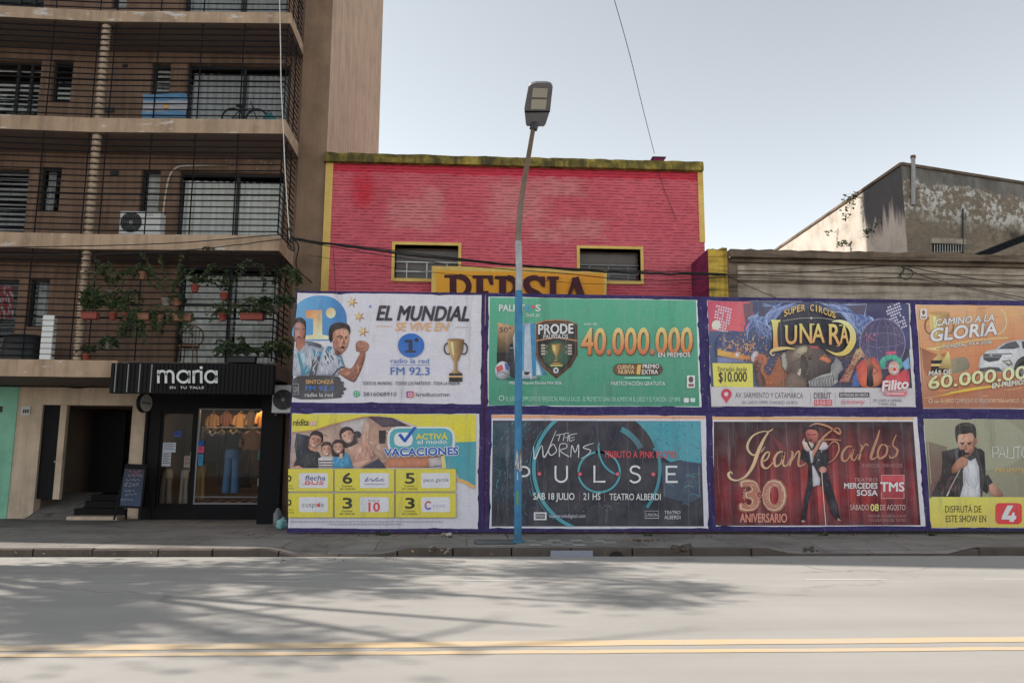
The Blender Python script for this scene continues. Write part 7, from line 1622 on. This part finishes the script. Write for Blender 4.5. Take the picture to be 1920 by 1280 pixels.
def trousers(label, x, y0, y1, w, col, D=sy):
    c = at(*P8(x, y0), D); zb = at(*P8(x, y1), D).z; t = thing('trousers', label, 'clothes', tuple(c), 'clothes in the shop window')
    for s in (-1, 1):
        m = MB(); m.tube([(c.x+s*w*.22, D, c.z-.12), (c.x+s*w*.24, D-.02, (c.z+zb)/2), (c.x+s*w*.29, D, zb)], [w*.25, w*.22, w*.27], 12, col=col); m.build('leg', K['paint'], t)
    m = MB(); m.lathe((c.x, D, c.z-.24), [(w*.48, 0), (w*.46, .14), (w*.40, .24)], 18, col=col); m.lathe((c.x, D, c.z-.03), [(w*.415, 0), (w*.415, .035)], 18, col=sc(col, .5)); m.build('waist', K['paint'], t)
trousers('blue wide leg jeans hanging in the shop window', 757, 582, 842, .40, (.07, .16, .30), 21.05)
trousers('mustard trousers hanging at the left edge of the shop window', 573, 672, 884, .22, (.34, .19, .06), 21.0)
trousers('grey brown trouser shape behind the shop door, standing in for a reflection', 365, 700, 905, .30, (.25, .20, .16), 21.3)  # beige reflection in the door glass, modelled as a trouser shape
trousers('pale trouser shape behind the shop door handle, standing in for a reflection', 470, 702, 905, .20, (.34, .30, .26), 21.3)  # second reflection in the door glass, modelled the same way
m = MB(); a, b = at(*P8(570, 452), 21.2), at(*P8(1010, 452), 21.2)
t = thing('clothes_rail', 'metal clothes rail across the shop window', 'rail', (a.x, 21.2, .52)); m.tube([(a.x, 21.2, a.z), (b.x, 21.2, a.z)], .014, 8); m.build('rail', K['greymet'], t)
for x in (a.x+.03, b.x-.03): m = MB(); m.tube([(x, 21.2, .52), (x, 21.2, a.z)], .014, 8); m.build('upright', K['greymet'], t)
for i, x in enumerate((620, 690, 760, 830, 890)):
    p = at(*P8(x, 870), 21.0); t = thing('shoe', 'brown shoe in the row on the floor of the shop window', 'shoe', (p.x, 20.98, .52), 'shoes in the shop window')
    m = MB(); lump(m, (p.x, 20.98, .575), .10, .06, .045, i, (.11, .05, .03), .1); m.build('upper', K['paint'], t); m = MB(); m.box(p.x-.10, p.x+.10, 20.93, 21.03, .52, .535, 0, (.03, .02, .015)); m.build('sole', K['paint'], t)
K['bulb'] = emit('warm_bulb', (1, .72, .42), 90)
for i, (x, D) in enumerate(((640, 21.35), (730, 21.5), (800, 21.3), (890, 21.5), (960, 21.35))):
    p = at(*P8(x, 345), D); p.z = 3.02
    t = thing('spot_lamp', 'small warm spot lamp under the shop ceiling', 'lamp', (p.x, D, p.z), 'warm lamps in the shop')
    m = MB(); m.lathe((p.x, D, p.z), [(.055, 0), (.05, .12), (.012, .13), (.012, .26)], 14); m.build('shade', K['black'], t); m = MB(); m.lathe((p.x, D, p.z-.03), [(.012, 0), (.045, .015), (.05, .035)], 12); m.build('bulb', K['bulb'], t)
# ================================================================== small things on the pavement
p = gnd(528, 992, .13); t = thing('rubbish_bag', 'knotted pale cyan plastic bag at the left foot of the hoarding', 'bag', (p.x, p.y, .13)); m = MB(); lump(m, (p.x, p.y, .13+.11), .11, .10, .115, 8, None, .16, 3); m.build('sack', K['cyanbag'], t); m = MB(); m.tube([(p.x+.02, p.y, .33), (p.x+.04, p.y, .39)], [.02, .035], 8); m.build('knot', K['cyanbag'], t)
p = gnd(521, 970, .13); t = thing('water_jug', 'grey plastic water jug beside the dark shop pier', 'jug', (p.x, 18.9, .13)); p = at(521, 965, 18.9); m = MB(); m.lathe((p.x, 18.9, .13), [(.10, 0), (.105, .05), (.105, .25), (.06, .33), (.035, .36), (.035, .39)], 16); m.build('body', plain('grey_jug', (.16, .17, .18), .3, .1, 3, 0), t); m = MB(); m.lathe((p.x, 18.9, .52), [(.04, 0), (.04, .03)], 12); m.build('cap', K['railing'], t)
def pile(name, label, px_, py_, spec, mat, cat, seed):
    o = gnd(px_, py_, .13); r = random.Random(seed); t = thing(name, label, cat, (o.x, o.y, .13)); m = MB()
    n, sx, s0, s1 = spec; prev = None
    for k in range(n): s = r.uniform(s0, s1); lump(m, (o.x+r.uniform(-sx, sx), o.y+r.uniform(-.12, .12), .13+s*.6+.02*(k % 3)), s*1.3, s, s*.75, seed+k, (lambda v: (v, v*.92, v*.82))(r.choice((.05, .08, .14, .3, .5)) if mat == 'paint' else .2), .3)
    m.build('debris', K[mat], t); return t
pile('crumpled_litter', 'small heap of crumpled litter under the holiday billboard', 838, 1007, (9, .12, .025, .05), 'paint', 'litter', 3)
pile('rubble_heap', 'broken concrete chunks on the kerb below the PULSE billboard', 1276, 1034, (11, .16, .03, .07), 'kerb', 'rubble', 20)
pile('rubble_heap', 'crumbled concrete at the start of the kerb ramp under the holiday billboard', 826, 1036, (9, .16, .02, .05), 'kerb', 'rubble', 40)
pile('rubble_heap', 'dark broken bits at the lowered kerb under the red curtain billboard', 1518, 1034, (8, .14, .015, .035), 'kerb', 'rubble', 60)
def litter_leaves(px_, py_, n, sx, sy_, seed):
    o = gnd(px_, py_, .13); r = random.Random(seed); m = MB()
    for k in range(n):
        p = Vector((o.x+r.gauss(0, sx), o.y+r.gauss(0, sy_), .0)); p.z = pz(p.x, p.y)+.006; leaf(m, p, Vector((r.uniform(-1, 1), r.uniform(-1, 1), r.uniform(0, .5))), r.uniform(.03, .07), .03, r.choice(((.20, .10, .05), (.13, .07, .04), (.30, .17, .08), (.07, .05, .035))), r)
    return m
m = litter_leaves(1205, 1014, 70, .16, .07, 1); m2 = litter_leaves(200, 970, 50, .5, .08, 2); m3 = litter_leaves(700, 1004, 60, 1.6, .12, 3); m4 = litter_leaves(1500, 1004, 50, 2.0, .12, 4); m5 = litter_leaves(-100+500, 1038, 40, 3.0, .08, 5)
for q in (m2, m3, m4, m5):
    k = len(m.v); m.v += q.v; m.f += [tuple(i+k for i in f) for f in q.f]; m.mi += q.mi; m.c += q.c; m.sm += q.sm
o = m.build('dry_leaves', K['paint']); tag(o, 'scattered dry brown leaves and bits on the pavement', 'dry leaves', None, 'stuff')
# tiles, grating, painted kerb, drain mouth
m = MB(); r = random.Random(6)
for x0, x1, y in ((270, 345, 203), (430, 500, 203), (215, 280, 220), (360, 430, 220), (515, 590, 217), (600, 655, 207), (660, 740, 218), (130, 205, 236), (295, 365, 236), (445, 520, 236), (110, 170, 206)):
    a, b = gnd(960+x0/3.84, 960+(y+6)/3.84, .13), gnd(960+x1/3.84, 960+(y-6)/3.84, .13); v = r.uniform(.28, .42); zz = max(pz(a.x, a.y), pz(a.x, b.y))
    m.face([(a.x, a.y, zz+.004), (b.x, a.y, zz+.004), (b.x, b.y, zz+.004), (a.x, b.y, zz+.004)], 0, (v, v*.96, v*.93))
struct(m.build('pavement_tiles', K['paint']))
a, b = gnd(890, 1020, .13), gnd(962, 1012, .13)
t = thing('pavement_grating', 'dark iron grating set in the pavement left of the blue pole', 'grating', ((a.x+b.x)/2, a.y, .13)); m = MB(); m.box(a.x, b.x, a.y, a.y+.03, .128, .142); m.box(a.x, b.x, b.y-.03, b.y, .128, .142); m.box(a.x, a.x+.03, a.y+.03, b.y-.03, .128, .142); m.box(b.x-.03, b.x, a.y+.03, b.y-.03, .128, .142); m.build('frame', K['darkmet'], t)
m = MB(); m.box(a.x+.03, b.x-.03, a.y+.03, b.y-.03, .120, .1325)
for k in range(11): x = a.x+.05+k*(b.x-a.x-.1)/10; m.box(x-.008, x+.008, a.y+.03, b.y-.03, .1325, .141)
m.build('bars', K['greymet'], t)
a, b = gnd(1035, 1046, 0).x, gnd(1116, 1046, 0).x
struct((lambda mm: (mm.box(a, b, KY-.03, KY-.014, 0, .10, 0, (.27, .28, .34)), mm.build('painted_kerb_patch', K['paint']))[1])(MB()))
p = gnd(1158, 1044, 0); m = MB(); m.prism([(p.x+.12*math.cos(R_(a)), KY-.016, .085*math.sin(R_(a))+.001) for a in range(0, 181, 15)], (0, .01, 0)); struct(m.build('kerb_drain_mouth', K['dark']))
# ================================================================== street trees beyond the left edge (their shade falls on the road)
def tree(label, bx, by, c, rad, ncl, nleaf, seed, h0, limb=1.0):
    r = random.Random(seed); t = thing('street_tree', label, 'tree', (bx, by, .1), 'street trees along the road'); m = MB(); C_ = Vector(c)
    fork = Vector((bx+(c[0]-bx)*.25, by+(c[1]-by)*.25, h0)); m.tube([(bx, by, 0), (bx+.05, by, h0*.5), fork], [.28, .22, .2], 12)
    ends = []
    for k in range(9):
        a = 6.283*k/9+r.uniform(-.3, .3); e = C_+Vector((rad[0]*.7*math.cos(a), rad[1]*.7*math.sin(a), rad[2]*r.uniform(-.3, .5))); mid = fork.lerp(e, .5)+Vector((r.uniform(-.5, .5), r.uniform(-.5, .5), r.uniform(.2, .9)))
        pts = spline([tuple(fork), tuple(mid), tuple(e)], 5); m.tube(pts, [(.13-.10*i/(len(pts)-1))*limb for i in range(len(pts))], 8, cap=False)
        for j in range(5):
            s0 = Vector(pts[r.randrange(3, len(pts))]); s1 = s0+Vector((r.uniform(-1.4, 1.4), r.uniform(-1.4, 1.4), r.uniform(-.3, 1.0))); m.tube([s0, (s0+s1)/2+Vector((0, 0, .1)), s1], [.035*limb, .025*limb, .01], 5, cap=False); ends.append(s1); ends.append((s0+s1)/2)
    m.build('trunk', K['bark'], t); ml = MB()
    for k in range(ncl):
        if k < len(ends) and r.random() < .9: q = ends[k]
        else:
            while True:
                v = Vector((r.uniform(-1, 1), r.uniform(-1, 1), r.uniform(-1, 1)))
                if v.length < 1: break
            q = C_+Vector((v.x*rad[0], v.y*rad[1], v.z*rad[2]))
        s = r.uniform(.26, .46); base = sc(LG[r.randrange(5)], r.uniform(.8, 1.2))
        for i in range(nleaf): leaf(ml, q+Vector((r.gauss(0, s), r.gauss(0, s), r.gauss(0, s*.6))), Vector((r.uniform(-1, 1), r.uniform(-1, 1), r.uniform(-1, .5))), r.uniform(.14, .24), .11, sc(base, r.uniform(.8, 1.2)), r)
    ml.build('crown', K['leaf'], t)
tree('dense street tree on the far pavement beyond the left edge', -17.4, 15.1, (-16.3, 12.3, 13.0), (3.8, 3.6, 2.0), 66, 150, 3, 6.4, 1.3)
tree('sparse street tree on the far pavement, farthest to the left', -24.6, 15.2, (-21.8, 12.2, 12.0), (4.4, 4.2, 2.0), 9, 90, 14, 5.6, 1.9)
tree('thin street tree on the near pavement beyond the left edge', -18.6, .6, (-16.0, 6.4, 12.6), (4.4, 2.7, 1.8), 56, 120, 9, 6.2, 1.2)
